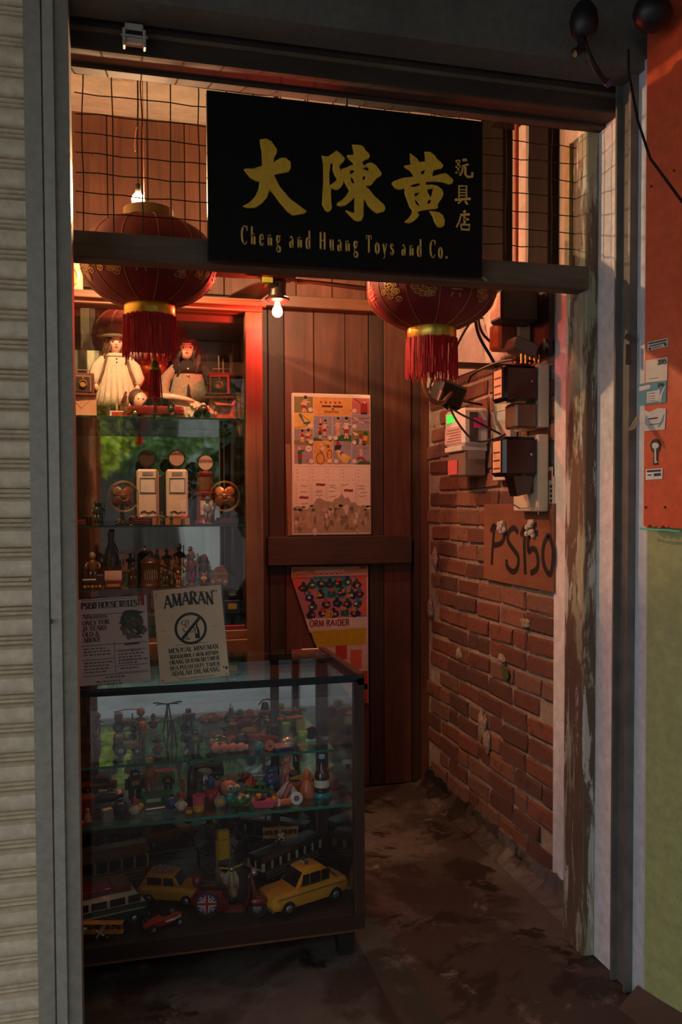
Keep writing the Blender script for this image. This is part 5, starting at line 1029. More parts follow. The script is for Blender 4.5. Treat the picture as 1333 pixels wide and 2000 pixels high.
def robot(label, loc, h, m, m2, rz=0, cat='robot', group=GTOY):
    t = thing('toy_robot', label, cat, loc, rz, group)
    MB().box((0,0,.52*h), (.42*h,.28*h,.36*h)).build('body', m, t, bevel=.02*h); MB().box((0,0,.82*h), (.26*h,.22*h,.20*h)).build('head', m2, t, bevel=.03*h)
    for s_ in (-1, 1):
        MB().box((s_*.12*h,0,.17*h), (.16*h,.20*h,.34*h)).build('leg', m, t, bevel=.01*h); MB().box((s_*.27*h,-.02*h,.50*h), (.10*h,.14*h,.34*h)).build('arm', m2, t, bevel=.01*h)
    MB().box((0,-.145*h,.55*h), (.22*h,.01*h,.14*h)).build('chest_panel', YEL, t); MB().box((0,-.115*h,.84*h), (.16*h,.01*h,.05*h)).build('visor', SIL, t)
    return t
def bottle(label, loc, h, r, m, cap=None, lab=None, base=None, group=GTOY, cat='bottle', rz=0):
    t = thing('bottle', label, cat, loc, rz, group); z0 = .12*h if base else 0
    if base: MB().lathe([(r*1.25,0),(r*1.3,.02*h),(r*1.3,.09*h),(r*1.2,.12*h),(0,.12*h)], 20).build('base', base, t, True)
    MB().lathe([(r*.9,z0),(r,z0+.02*h),(r,.5*h),(r*.85,.6*h),(r*.4,.72*h),(r*.34,.93*h),(r*.36,.94*h),(0,.94*h)], 18).build('body', m, t, True)
    MB().lathe([(r*.42,.92*h),(r*.44,.94*h),(r*.42,h),(0,h)], 12).build('cap', cap or SIL, t, True)
    if lab: MB().lathe([(r*1.01,z0+.12*h),(r*1.012,z0+.30*h)], 18).build('label', lab, t, True)
    return t
def cone_doll(label, loc, h, m, m2, rz=0, cat='figurine', group=GTOY):
    t = thing('peg_figure', label, cat, loc, rz, group)
    MB().lathe([(.30*h,0),(.32*h,.04*h),(.24*h,.30*h),(.14*h,.60*h),(.10*h,.66*h)], 14).build('body', m, t, 'all'); add_ball(t, 'head', m2, (0,0,.80*h), .15*h, .15*h, .19*h); eyes(t, -.14*h, .82*h, .05*h, .018*h); return t
def pistol(label, loc, ln, m, m2, rz=0, tilt=0, group=GTOY):
    t = thing('toy_pistol', label, 'toy gun', loc, group=group, rot=(R(tilt), 0, R(rz)))
    MB().prism([(-.5*ln,.10*ln),(.5*ln,.16*ln),(.5*ln,.24*ln),(.1*ln,.30*ln),(-.42*ln,.32*ln),(-.52*ln,.22*ln)], -.05*ln, .05*ln).build('barrel', m, t, bevel=.012*ln); MB().prism([(-.50*ln,.16*ln),(-.28*ln,.14*ln),(-.36*ln,-.04*ln),(-.56*ln,-.04*ln)], -.045*ln, .045*ln).build('grip', m2, t, bevel=.01*ln)
    MB().tube([(-.26*ln,0,.13*ln),(-.22*ln,0,.04*ln),(-.12*ln,0,.06*ln),(-.10*ln,0,.13*ln)], .012*ln, 6).build('trigger_guard', m2, t); MB().cyl((.5*ln,0,.2*ln),(.55*ln,0,.2*ln),.05*ln,.06*ln,10).build('muzzle', m2, t); return t
def cup(label, loc, r, h, m, m2):
    t = thing('toy_cup', label, 'cup', loc, 0, GTOY)
    MB().lathe([(r*.95,0),(r,.002),(r,h*.42)], 20).build('lower_band', m2, t, True); MB().lathe([(r,h*.42),(r*1.02,h),(r*.92,h),(r*.9,h*.3),(0,h*.3)], 20).build('upper_band', m, t, True); return t
def boxt(label, loc, d, m, m2, rz=0, name='card_box', cat='box', rot=None, mark=None):
    t = thing(name, label, cat, loc, rz, GTOY, rot=rot); MB().bb(-d[0]/2,d[0]/2,-d[1]/2,d[1]/2,0,d[2]).build('box', m, t, bevel=.002); MB().bb(-d[0]*.42,d[0]*.42,-d[1]*.42,d[1]*.42,d[2],d[2]+.0008).build('lid_print', m2, t)
    if mark: MB().bb(-d[0]*.35,d[0]*.1,-d[1]/2-.0008,-d[1]/2,d[2]*.35,d[2]*.65).build('side_print', mark, t)
    return t
def wheel(t, c, r, w_, m=None, hub=None, axis='Y'):
    a = MB().lathe([(r*.55,-w_/2),(r*.95,-w_/2),(r,-w_*.3),(r,w_*.3),(r*.95,w_/2),(r*.55,w_/2)], 16, c, axis).build('wheel', m or BLK, t, True)
    for s_ in (-1, 1):
        q_ = (c[0], c[1]+s_*w_*.5, c[2]) if axis == 'Y' else (c[0]+s_*w_*.5, c[1], c[2])
        MB().ball(q_, r*.5, w_*.12 if axis == 'Y' else r*.5, r*.5, 10).build('hubcap', hub or SIL, a, 'all')
def loft(t, name, m, secs, smooth=True):
    """secs: (x, [(y, z) ring]) along x"""
    b = MB(); n = len(secs[0][1]); vs = [(x, y, z) for x, r_ in secs for y, z in r_]; k = len(secs)
    fs = [(i*n+j, i*n+(j+1) % n, (i+1)*n+(j+1) % n, (i+1)*n+j) for i in range(k-1) for j in range(n)] + [tuple(range(n))[::-1], tuple(range((k-1)*n, k*n))]
    b.add(vs, fs); return b.build(name, m, t, smooth)
def ring(w_, z0, z1, b=.3):
    c = min(w_, z1-z0)*b
    return [(-w_/2+c*.4,z0),(w_/2-c*.4,z0),(w_/2,z0+c),(w_/2,z1-c),(w_/2-c,z1),(-w_/2+c,z1),(-w_/2,z1-c),(-w_/2,z0+c)]
def car(label, loc, L, W, H, m, rz=0, kind='sedan', roof=None, trim=None, name='toy_car', group=GVEH, hub=None, sign=False, flag=False, rot=None):
    t = thing(name, label, 'toy car', loc, rz, group, rot=rot); roof = roof or m
    wr_ = H*.19; z0 = wr_*.75; zb = H*.56
    if kind == 'sedan': S_ = [(-.5,.80,.16,.50),(-.46,.94,.10,.54),(-.30,1,.08,.56),(0,1,.08,.57),(.20,1,.08,.56),(.42,.96,.10,.53),(.485,.9,.14,.50),(.5,.82,.2,.44)]; cab = [(-.34,.80,.55,.56),(-.24,.80,.55,.86),(-.15,.78,.55,.985),(.02,.78,.55,1.0),(.09,.80,.55,.95),(.19,.84,.55,.57)]
    elif kind == 'mini': S_ = [(-.5,.8,.2,.5),(-.46,.95,.12,.58),(-.2,1,.1,.6),(.2,1,.1,.6),(.44,.95,.12,.55),(.5,.8,.2,.45)]; cab = [(-.46,.8,.58,.6),(-.36,.84,.58,.95),(-.1,.84,.58,1.0),(.08,.82,.58,.96),(.2,.86,.58,.6)]
    else: S_ = [(-.5,.86,.14,.60),(-.47,.97,.10,.62),(0,1,.08,.62),(.44,.97,.10,.60),(.5,.85,.16,.52)]; cab = [(-.49,.86,.6,.62),(-.46,.92,.6,.93),(0,.92,.6,.985),(.34,.90,.6,.95),(.46,.86,.6,.62)]
    sx = lambda s_: (s_[0]*L, ring(W*s_[1], z0+s_[2]*H*.3, s_[3]*H, .28))
    loft(t, 'body', m, [sx(s_) for s_ in S_]); loft(t, 'cabin', roof, [(s_[0]*L, ring(W*s_[1], s_[2]*H, s_[3]*H, .35)) for s_ in cab])
    # side windows, windscreens
    if kind == 'van': wins = [(-.44,-.26),(-.22,-.03),(.01,.20),(.24,.40)]; zt, zl = .86, .66
    elif kind == 'mini': wins = [(-.34,-.10),(-.07,.10)]; zt, zl = .88, .64
    else: wins = [(-.24,-.14),(-.12,.01),(.03,.125)]; zt, zl = .88, .61
    for a, b in wins:
        for s_ in (-1, 1): MB().prism([(a*L,zl*H),(b*L,zl*H),(b*L - (.02*L if b == wins[-1][1] and kind != 'van' else 0),zt*H),(a*L,zt*H)], s_*W*.405, s_*W*(.468 if kind == 'van' else .427)).build('side_window', DARKG, t)
    fx0, fx1 = cab[-1][0]*L, cab[-2][0]*L; zz0, zz1 = (cab[-1][3]+.03)*H, cab[-2][3]*H*.965
    for (xa, xb, za, zb_) in ((fx0+.004*L, fx1+.010*L, zz0, zz1), (cab[0][0]*L-.004*L, cab[1][0]*L-.008*L, (cab[0][3]+.04)*H, cab[1][3]*H*.96)):
        MB().add([(xa,-W*.34,za),(xa,W*.34,za),(xb,W*.31,zb_),(xb,-W*.31,zb_),(xa-.01*L,-W*.34,za),(xa-.01*L,W*.34,za),(xb-.01*L,W*.31,zb_),(xb-.01*L,-W*.31,zb_)], [(0,1,2,3),(7,6,5,4),(0,4,5,1),(1,5,6,2),(2,6,7,3),(3,7,4,0)]).build('windscreen', DARKG, t)
    for x in (-.31, .31):
        for s_ in (-1, 1): wheel(t, (x*L, s_*W*.43, wr_), wr_, W*.16, hub=hub)
    for s_, nm in ((-1,'rear_bumper'), (1,'front_bumper')): MB().box((s_*.505*L,0,z0+.07*H), (.02*L,W*.96,.08*H)).build(nm, SIL, t, bevel=.002)
    if trim:
        for s_ in (-1, 1): MB().box((0,s_*W*.502,.47*H), (.9*L,W*.008,.030*H)).build('side_stripe', trim, t)
    for s_ in (-1, 1): MB().ball((.49*L,s_*W*.33,.40*H), .012*L, .045*W, .05*H, 8).build('headlamp', CRM, t, 'all')
    if sign: q_ = MB().box((-.02*L,0,1.04*H), (.045*L,.26*W,.07*H)).build('roof_sign', BLK, t, bevel=.002); MB().box((.005*L,0,1.04*H), (.004*L,.20*W,.045*H)).build('sign_print', WHT, q_); MB().box((-.04*L,.1*W,1.035*H), (.01*L,.04*W,.04*H)).build('sign_lamp', RED, q_)
    if flag: union_jack(t, (-.12*L, 0, H*1.004), .28*L, .62*W, 'Z')
    return t
def union_jack(t, c, a, b, ax, rnd=False):
    def fr_(u, v, k=0):
        return (c[0]+u, c[1]+v, c[2]+.0004*k) if ax == 'Z' else (c[0]+u, c[1]-.0004*k, c[2]+v)
    o = MB(); f = lambda k: (lambda u, v: fr_(u, v, k))
    if rnd: o.poly([(a/2*math.cos(i/20*6.283), b/2*math.sin(i/20*6.283)) for i in range(20)], f(0))
    else: o.poly([(-a/2,-b/2),(a/2,-b/2),(a/2,b/2),(-a/2,b/2)], f(0))
    k_ = .68 if rnd else 1.0; p_ = o.build('flag_field', BLUE, t)
    for (pts, wd, m, kk) in (([(-a/2*k_,-b/2*k_),(a/2*k_,b/2*k_)],.17*b,WHT,1),([(-a/2*k_,b/2*k_),(a/2*k_,-b/2*k_)],.17*b,WHT,1.2),([(-a/2*k_,-b/2*k_),(a/2*k_,b/2*k_)],.07*b,RED,1.6),([(-a/2*k_,b/2*k_),(a/2*k_,-b/2*k_)],.07*b,RED,1.8),([(-a/2*.93,0),(a/2*.93,0)],.26*b,WHT,2.2),([(0,-b/2*.93),(0,b/2*.93)],.26*b,WHT,2.4),([(-a/2*.93,0),(a/2*.93,0)],.15*b,RED,2.8),([(0,-b/2*.93),(0,b/2*.93)],.15*b,RED,3.0)):
        MB().stroke(pts, wd, f(kk)).build('flag_stripe', m, p_)
def scooter(label, loc, L, m, m2, rz=0, rack=None, flag=False, rot=None):
    t = thing('toy_scooter', label, 'toy scooter', loc, rz, GVEH, rot=rot); r = .13*L
    wheel(t, (.40*L,0,r), r, .07*L); wheel(t, (-.28*L,0,r), r, .07*L)
    loft(t, 'rear_body', m, [(-.48*L, ring(.06*L,.20*L,.30*L)), (-.40*L, ring(.20*L,.16*L,.40*L)), (-.24*L, ring(.27*L,.13*L,.44*L)), (-.06*L, ring(.20*L,.14*L,.42*L)), (.02*L, ring(.12*L,.12*L,.30*L))])
    MB().box((.10*L,0,.12*L), (.30*L,.20*L,.035*L)).build('footboard', m2, t, bevel=.004)
    loft(t, 'leg_shield', m, [(.20*L, ring(.28*L,.11*L,.16*L)), (.27*L, ring(.30*L,.20*L,.28*L)), (.31*L, ring(.27*L,.34*L,.46*L)), (.32*L, ring(.14*L,.50*L,.58*L))]); MB().tube([(.40*L,0,r),(.36*L,0,.34*L),(.31*L,0,.60*L)], [.035*L,.04*L,.03*L], 8).build('steering_column', m, t, 'all')
    MB().lathe([(.0,.0),(.11*L,.01*L),(.135*L,.06*L),(.10*L,.12*L),(.0,.14*L)], 12, (.40*L,0,.16*L), sx=1.1, sy=.6).build('front_mudguard', m, t, 'all')
    MB().tube([(.30*L,-.20*L,.64*L),(.33*L,-.06*L,.62*L),(.33*L,.06*L,.62*L),(.30*L,.20*L,.64*L)], .016*L, 7).build('handlebar', m2, t); add_ball(t, 'headlamp', SIL, (.36*L,0,.61*L), .05*L, .05*L, .05*L, 10)
    loft(t, 'seat', BLK, [(-.40*L, ring(.10*L,.42*L,.46*L)), (-.32*L, ring(.17*L,.42*L,.50*L)), (-.10*L, ring(.15*L,.41*L,.48*L)), (-.02*L, ring(.08*L,.40*L,.44*L))])
    if flag:
        for s_ in (-1,): MB().lathe([(.135*L,0),(.135*L,.012*L),(0,.016*L)], 20, (-.26*L,-.135*L,.27*L), 'Y').build('side_cowl', BLUE, t, True); union_jack(t, (-.26*L,-.155*L,.27*L), .27*L, .25*L, 'Y', True)
        add_ball(t, 'back_cushion', MAR, (-.40*L,0,.52*L), .075*L, .075*L, .09*L)
    if rack:
        MB().box((-.18*L,0,.74*L), (.04*L,.22*L,.36*L)).build('windshield_box', rack, t, bevel=.006); MB().tube([(-.2*L,-.11*L,.46*L),(-.2*L,-.13*L,.92*L),(-.2*L,.13*L,.92*L),(-.2*L,.11*L,.46*L)], .012*L, 6).build('rack_frame', rack, t); MB().box((-.22*L,0,1.0*L), (.16*L,.22*L,.17*L)).build('parcel', rack, t, bevel=.006)
        MB().box((.315*L,0,.40*L), (.05*L,.10*L,.42*L), (0,R(-6),0)).build('shield_stripe', rack, t, bevel=.004)
    return t
def biplane(label, loc, span, m, rz=0, group=GVEH, rot=None):
    t = thing('toy_biplane', label, 'toy plane', loc, rz, group, rot=rot); c = .20*span; g = .22*span; z0 = .16*span
    for z, nm in ((z0,'lower_wing'), (z0+g,'upper_wing')): MB().tube([(-span/2,-c/2,z),(span/2,-c/2,z)], .008*span, 5).build('wing_spar', m, t); MB().box((0,0,z), (span,c,.010*span)).build(nm, m, t)
    for x in (-.46,-.2,.2,.46):
        for y in (-.4,.4): MB().cyl((x*span,y*c,z0),(x*span,y*c,z0+g),.007*span,n=5).build('strut', m, t)
    for a, b in ((-.46,-.2),(.2,.46)):
        for s_ in (0, 1): MB().cyl((a*span,-.4*c,z0+(g if s_ else 0)),(b*span,-.4*c,z0+(0 if s_ else g)),.004*span,n=5).build('cross_wire', m, t)
    loft(t, 'fuselage', m, [(0,[(0,0)]*8)]) if 0 else MB().lathe([(.0,-.16*span),(.05*span,-.15*span),(.06*span,-.05*span),(.05*span,.15*span),(.02*span,.5*span),(0,.51*span)], 10, (0,0,z0+.06*span), 'Y').build('fuselage', m, t, True).__setattr__('rotation_euler', (0,0,math.pi))
    MB().box((0,.47*span,z0+.08*span), (.30*span,.10*span,.008*span)).build('tailplane', m, t); MB().box((0,.48*span,z0+.13*span), (.008*span,.09*span,.10*span)).build('fin', m, t)
    for a in (35, 125): MB().box((0,-.185*span,z0+.06*span), (.23*span,.012*span,.04*span), (0,R(a),0)).build('propeller_blade', WHT, t, bevel=.002)
    add_ball(t, 'spinner', SIL, (0,-.19*span,z0+.06*span), .025*span); 
    for s_ in (-1, 1): wheel(t, (s_*.12*span,-.06*span,.055*span), .055*span, .03*span, axis='X'); MB().cyl((s_*.12*span,-.06*span,.05*span),(s_*.05*span,-.03*span,z0),.007*span,n=5).build('gear_leg', m, t)
    return t
def bicycle(label, loc, L, m, rz=0, group=GVEH):
    t = thing('toy_bicycle', label, 'toy bicycle', loc, rz, group); r = .24*L
    for x in (-.27*L, .27*L):
        MB().tube([(x+r*math.cos(i/24*6.2832),0,r+r*math.sin(i/24*6.2832)) for i in range(24)], .010*L, 5, closed=True).build('wheel_rim', m, t)
        b = MB()
        for k in range(8): b.cyl((x,0,r),(x+r*math.cos(k/8*6.2832),0,r+r*math.sin(k/8*6.2832)),.0025*L,n=4)
        tag(b.build('spokes', m, t), kind='stuff')
    for a, b in (((-.27,.24),(-.10,.50)),((-.10,.50),(.18,.52)),((-.27,.24),(-.02,.22)),((-.02,.22),(-.12,.56)),((-.02,.22),(.19,.48)),((.27,.24),(.17,.60))): MB().cyl((a[0]*L,0,a[1]*L),(b[0]*L,0,b[1]*L),.011*L,n=6).build('frame_tube', m, t)
    MB().tube([(.14*L,-.12*L,.62*L),(.19*L,-.05*L,.62*L),(.19*L,.05*L,.62*L),(.14*L,.12*L,.62*L)], .010*L, 6).build('handlebar', m, t); MB().ball((-.13*L,0,.58*L), .09*L, .045*L, .02*L, 10).build('saddle', BLK, t, 'all')
    MB().lathe([(.055*L,-.01*L),(.055*L,.01*L)], 12, (-.02*L,0,.22*L), 'Y').build('chainwheel', SIL, t); return t
def tram(label, loc, L, W, H, m, m2, trim, rz=0, nwin=6, name='toy_tram', deck2=False):
    t = thing(name, label, 'toy tram', loc, rz, GVEH)
    MB().bb(-L/2,L/2,-W/2,W/2,.12*H,.50*H).build('lower_body', m, t, bevel=.003); MB().bb(-L/2,L/2,-W/2,W/2,.78*H,.88*H).build('cornice', m2, t, bevel=.003)
    MB().prism([(-W*.56,.88*H),(W*.56,.88*H),(W*.42,.97*H),(W*.2,H),(-W*.2,H),(-W*.42,.97*H)], -L*.52, L*.52, 'X').build('roof', m2, t)
    for k in range(nwin+1):
        x = -L/2 + L*k/nwin
        for s_ in (-1, 1): MB().box((x*.985,s_*W*.48,.64*H), (L*.03,W*.04,.28*H)).build('window_post', trim, t)
    MB().bb(-L*.47,L*.47,-W*.44,W*.44,.5*H,.78*H).build('window_glass', DARKG, t)
    for s_ in (-1, 1):
        for z in (.24,.34,.43): MB().box((0,s_*W*.505,z*H), (.92*L,W*.01,.018*H)).build('side_stripe', trim, t)
    for x in (-.5, .5):
        for y in (-.3, 0, .3): MB().box((x*L*1.003,y*W*1.4,.64*H), (L*.012,W*.05,.28*H)).build('end_post', trim, t)
        MB().box((x*L*1.004,0,.51*H), (L*.012,W*.95,.03*H)).build('end_sill', trim, t)
    for x in (-.32, .32):
        for s_ in (-1, 1): wheel(t, (x*L,s_*W*.36,.09*H), .09*H, W*.10)
    return t

# ---------------------------------------------------------------- the deck: tin vehicles
DK = .1365
car('large yellow taxi with black roof sign at the right of the deck', (.600,2.882,DK), .305, .126, .136, TAXI, 201, 'sedan', None, SIL, 'toy_taxi', sign=True)
scooter('red scooter with a Union Jack disc on its side, beside the taxi', (.335,2.835,DK), .245, DRED, MAR, -11, None, True)
scooter('cream and yellow scooter with tall yellow rack, facing out', (.352,3.00,DK), .20, CRM, YEL, -82, YEL)
car('small yellow car with a Union Jack roof behind the red scooter', (.165,3.02,DK), .215, .105, .105, TAXI, -22, 'mini', None, None, 'toy_car', flag=True)
t = car('cream and green camper van with red roof rack at far left', (-.055,2.90,DK), .255, .115, .112, DGRN, 14, 'van', CRM, CRM, 'toy_van')
MB().box((-.01,0,.121), (.17,.085,.022)).build('roof_rack', DRED, t, bevel=.003); MB().box((.02,0,.133), (.012,.09,.006)).build('rack_strap', MAR, t)
tram('brown wooden bus with open windows behind the camper van', (-.035,3.17,DK), .235, .10, .150, BRN, BRN, TAN, 12, 5, 'toy_bus')
tram('black tram with pale yellow window trim behind the taxi', (.590,3.155,DK), .30, .085, .105, BLK, BLK, CRM, 214, 7)
t = thing('toy_racer', 'small red racing car with white exhausts in front of the red scooter', 'toy car', (.125,2.828,DK), 202, GVEH)
loft(t, 'body', RED, [(-.065, ring(.010,.018,.030)), (-.04, ring(.036,.012,.036)), (.01, ring(.038,.010,.038)), (.045, ring(.030,.010,.032)), (.068, ring(.014,.014,.024))])
for x in (-.045, .045):
    for s_ in (-1, 1): wheel(t, (x,s_*.028,.014), .014, .010)
MB().box((-.01,0,.042), (.030,.022,.010)).build('cockpit', BLK, t, bevel=.002)
for s_ in (-1, 1): MB().tube([(.0,s_*.02,.025),(-.03,s_*.026,.028),(-.05,s_*.026,.034)], .004, 6).build('exhaust', SIL, t)
biplane('yellow biplane with white propeller at the front left corner of the deck', (-.065,2.800,DK), .135, TAXI, -14)
biplane('yellow biplane with white propeller perched on the tram roof', (.575,3.165,DK+.1055), .135, TAXI, -6)
bicycle('dark wire bicycle model standing at the back of the deck', (.40,3.20,DK), .26, M('toy_dark_wire', (.05,.055,.06), .35, .7), 4)
car('dark green truck half hidden at the back of the deck, right of the bicycle', (.66,3.05,DK), .02, .01, .01, DGRN, 0, 'van') if 0 else None
t = thing('metal_rod', 'thin bright steel rod across the back of the deck', 'rod', (.20,3.245,DK)); MB().cyl((-.12,0,.045),(.10,0,.055),.002,n=6).build('rod', SIL, t)
for x, z in ((-.1,.045), (.08,.055)): MB().cyl((x,0,0),(x,0,z),.002,n=6).build('rod_stand', BLK, t)

# ---------------------------------------------------------------- lower glass shelf
ZA = .5005
def a(x, y): return (x, y, ZA)
cone_doll('tan paper-cone figure at the far left end of the lower shelf', a(-.105,2.835), .045, TAN, TAN)
boxt('grey stone-like wedge at the left front of the lower shelf', a(-.045,2.815), (.035,.02,.042), GRY, WHT, 25, 'wedge_block', 'block')
ball_toy('dark navy ball at the left front of the lower shelf', a(-.005,2.850), .026, NAVY)
tumbler('clown tumbler in white and red beside the navy ball', a(.040,2.865), .058, RED, WHT, SKIN, 10)
ball_toy('small mustard ball beside the white and red clown', a(.060,2.905), .011, YEL)
boxt('long green tin carriage with white lettering on its side', a(.115,2.945), (.105,.04,.040), GRN, DGRN, 4, 'tin_carriage', 'toy carriage', mark=WHT)
t = thing('tin_whistle', 'thin silver tin whistle lying before the green carriage', 'whistle', a(.115,2.890), 8, GTOY); MB().cyl((-.04,0,.004),(.04,0,.004),.003,n=8).build('tube', SIL, t); MB().box((.042,0,.004), (.012,.007,.006)).build('mouthpiece', SIL, t)
ball_toy('blue glass ball right of the green carriage', a(.158,2.880), .022, BLUE)
tumbler('drummer clown in red cap with white coat, front of the lower shelf', a(.190,2.865), .062, RED, WHT, SKIN, -8); 
t = thing('toy_drum', 'small yellow drum at the feet of the drummer clown', 'drum', a(.212,2.835), 0, GTOY); MB().lathe([(.012,0),(.012,.014),(0,.014)], 14).build('shell', YEL, t, True); MB().lathe([(.0125,.012),(.0125,.015),(.011,.015)], 14).build('rim', BRN, t)
cup('pink and yellow banded plastic cup at the front of the lower shelf', a(.244,2.845), .0185, .050, PNK, YEL)
tumbler('blue-headed figure in red and white robe behind the banded cup', a(.292,2.920), .088, BLUE, RED, BLUE, 0, BLUE)
t = thing('toy_ring', 'yellow and grey target ring standing by the blue-headed figure', 'ring', a(.316,2.862), 0, GTOY); MB().lathe([(.019,-.004),(.019,.004),(.011,.005),(.011,-.005)], 18, (0,0,.019), 'Y').build('ring', GRY, t, True); MB().lathe([(.011,.004),(.0,.006)], 14, (0,0,.019), 'Y').build('centre', YEL, t)
ball_toy('teal ball between the target ring and the tin frog', a(.352,2.890), .018, TEAL)
t = thing('tin_frog', 'green tin frog with yellow stripes on the lower shelf', 'toy frog', a(.388,2.870), 15, GTOY); MB().ball((0,0,.016), .027, .030, .017, 14).build('body', GRN, t, 'all')
for s_ in (-1, 1): add_ball(t, 'eye', WHT, (s_*.014,-.022,.030), .007); add_ball(t, 'leg', GRN, (s_*.026,.012,.009), .009, .018, .009)
MB().box((0,-.004,.0332), (.012,.03,.001)).build('stripe', YEL, t); MB().box((.012,-.012,.031), (.014,.006,.002), (0,.4,.5)).build('stripe', WHT, t)
t = thing('wind_up_eye', 'white-eyed wind-up toy behind the tin frog', 'wind-up toy', a(.372,2.945), 0, GTOY); add_ball(t, 'body', TEAL, (0,0,.018), .020, .018, .018)
for s_ in (-1, 1): add_ball(t, 'eye', WHT, (s_*.012,-.008,.036), .011); add_ball(t, 'pupil', BLK, (s_*.012,-.018,.037), .004)
bottle('tiny bright green glass bottle beside the tin frog', a(.428,2.860), .036, .010, M('toy_green_glass', (.01,.30,.06), .1, coat=.5), GRN)
t = thing('toy_boat', 'pink plastic boat filled with red and yellow sweets', 'toy boat', a(.458,2.822), -12, GTOY)
MB().add([(-.03,-.012,0),(.03,-.012,0),(.03,.012,0),(-.03,.012,0),(-.042,-.02,.026),(.048,-.02,.026),(.048,.02,.026),(-.042,.02,.026)], [(0,3,2,1),(0,1,5,4),(1,2,6,5),(2,3,7,6),(3,0,4,7),(4,5,6,7)]).build('hull', PNK, t, bevel=.002)
q = random.Random(31)
for k in range(9): add_ball(t, 'sweet', q.choice((RED, YEL, ORA, NAVY)), (q.uniform(-.03,.034), q.uniform(-.012,.012), .031+q.uniform(0,.008)), .009, n=8)
t = thing('toy_torch', 'orange toy torch with a white ring lying at the shelf front', 'toy torch', a(.515,2.815), 8, GTOY); MB().cyl((-.028,0,.013),(.03,0,.013),.0095,.011,12).build('barrel', ORA, t, True); MB().lathe([(.0125,-.004),(.0135,0),(.0125,.004)], 14, (-.012,0,.013), 'X').build('ring', WHT, t, True); add_ball(t, 'lens', RED, (-.03,0,.013), .010)
t = thing('toy_windmill_disc', 'white scalloped disc with purple flower leaning on the paper house', 'disc', a(.566,2.815), 0, GTOY, rot=(R(-14),0,R(-4)))
MB().lathe([(.021,0),(.021,.004),(.016,.0055),(0,.005)], 22, (0,0,.021), 'Y').build('disc', WHT, t, True)
for k in range(6): MB().ball((.006*math.cos(k*1.047),-.0058,.021+.006*math.sin(k*1.047)), .004, .001, .004, 8).build('petal', pl('purple', (.12,.02,.12)), t)
t = thing('paper_house', 'white paper house with green base behind the flower disc', 'paper house', a(.548,2.868), -14, GTOY); MB().prism([(-.05,.008),(.045,.008),(.02,.04),(.0,.062),(-.02,.045)], -.014, .014).build('walls', WHT, t); MB().bb(-.055,.05,-.018,.018,0,.008).build('base', GRN, t); MB().box((.0,-.015,.03), (.02,.001,.012)).build('print', TEAL, t)
t = thing('striped_stick', 'red and white striped paper tube slanting before the paper house', 'paper tube', a(.520,2.845), 0, GTOY, rot=(0,R(26),0)); MB().bb(-.008,.008,-.006,.0,0,.075).build('tube', RED, t)
for s_ in (-.003, .003): MB().bb(s_-.001,s_+.001,-.0068,-.006,.0,.072).build('stripe', WHT, t)
cone_doll('orange pear-shaped plastic figure right of the paper house', a(.618,2.888), .095, ORA, ORA)
bottle('dark brown soda bottle on a turquoise round stand at the right end of the shelf', a(.668,2.880), .142, .026, M('toy_cola_glass', (.014,.006,.005), .1, coat=.5), SKY, WHT, TEAL)
ball_toy('large glossy blue ball in the heap right of centre', a(.512,2.990), .031, BLUE)
ball_toy('teal-blue ball resting behind the large glossy blue ball', (.520,3.030,ZA+.03), .023, pl('peacock', (.01,.10,.20)))
kewpie('pink baby doll leaning back in the heap beside the blue balls', a(.560,3.010), .115, 12, (R(-18),R(14),R(8)))
pistol('pinkish red water pistol pointing down in the right heap', a(.600,2.965), .085, pl('rose_red', (.45,.05,.07)), RED, 34, -12)
pistol('bright yellow toy pistol behind the red water pistol', a(.632,3.045), .085, YEL, YEL, 185)
t = thing('toy_flute', 'orange wooden flute leaning up toward the right of the shelf', 'flute', a(.640,3.03), 0, GTOY, rot=(0,R(62),R(-6))); MB().cyl((0,0,.0),(0,0,.118),.006,.005,10).build('tube', M('toy_flute_wood', (.42,.18,.03), .4), t, True)
for k in range(4): MB().lathe([(.0066,0),(.0066,.003)], 10, (0,0,.03+.022*k)).build('band', BRN, t)
t = thing('glass_dome', 'clear plastic dome toy behind the yellow pistol', 'dome toy', a(.600,3.10), 0, GTOY); MB().lathe([(.028,.006),(.027,.02),(.018,.035),(0,.042)], 16).build('dome', CLR, t, 'all'); MB().lathe([(.031,0),(.031,.006),(0,.006)], 16).build('base', GRY, t, True); add_ball(t, 'bead', RED, (0,0,.014), .007)
t = thing('toy_duck', 'yellow plastic duck beside the brown soda bottle', 'toy duck', a(.690,2.985), 20, GTOY); MB().ball((0,0,.016), .022, .028, .017, 12).build('body', YEL, t, 'all'); add_ball(t, 'head', YEL, (0,-.018,.040), .013); MB().cyl((0,-.028,.038),(0,-.040,.037),.006,.002,8).build('beak', ORA, t)
car('green tin car in the middle of the lower shelf heap', a(.462,2.955), .095, .045, .042, GRN, 158, 'sedan', None, None, 'tin_car', GTOY)
kewpie('pink baby doll lying on its back with one arm out', (.395,2.995,ZA+.014), .095, 0, (R(-84),0,R(64)))
ball_toy('peach-coloured ball in front of the lying baby doll', a(.358,2.960), .029, pl('peach', (.50,.20,.11)))
t = thing('scallop_shell', 'grey ribbed shell standing behind the peach ball', 'shell', a(.375,3.045), 0, GTOY, rot=(R(-25),0,0))
for k in range(9): MB().tube([(0,0,.0),(.034*math.sin((k-4)*.24),-.006,.022+.016*math.cos((k-4)*.24)),(.046*math.sin((k-4)*.24),0,.010+.040*math.cos((k-4)*.24))], [.002,.006,.004], 6).build('rib', GRY, t, 'all')
t = thing('foil_bow', 'red foil bow behind the lying baby doll', 'bow', a(.430,3.075), 0, GTOY)
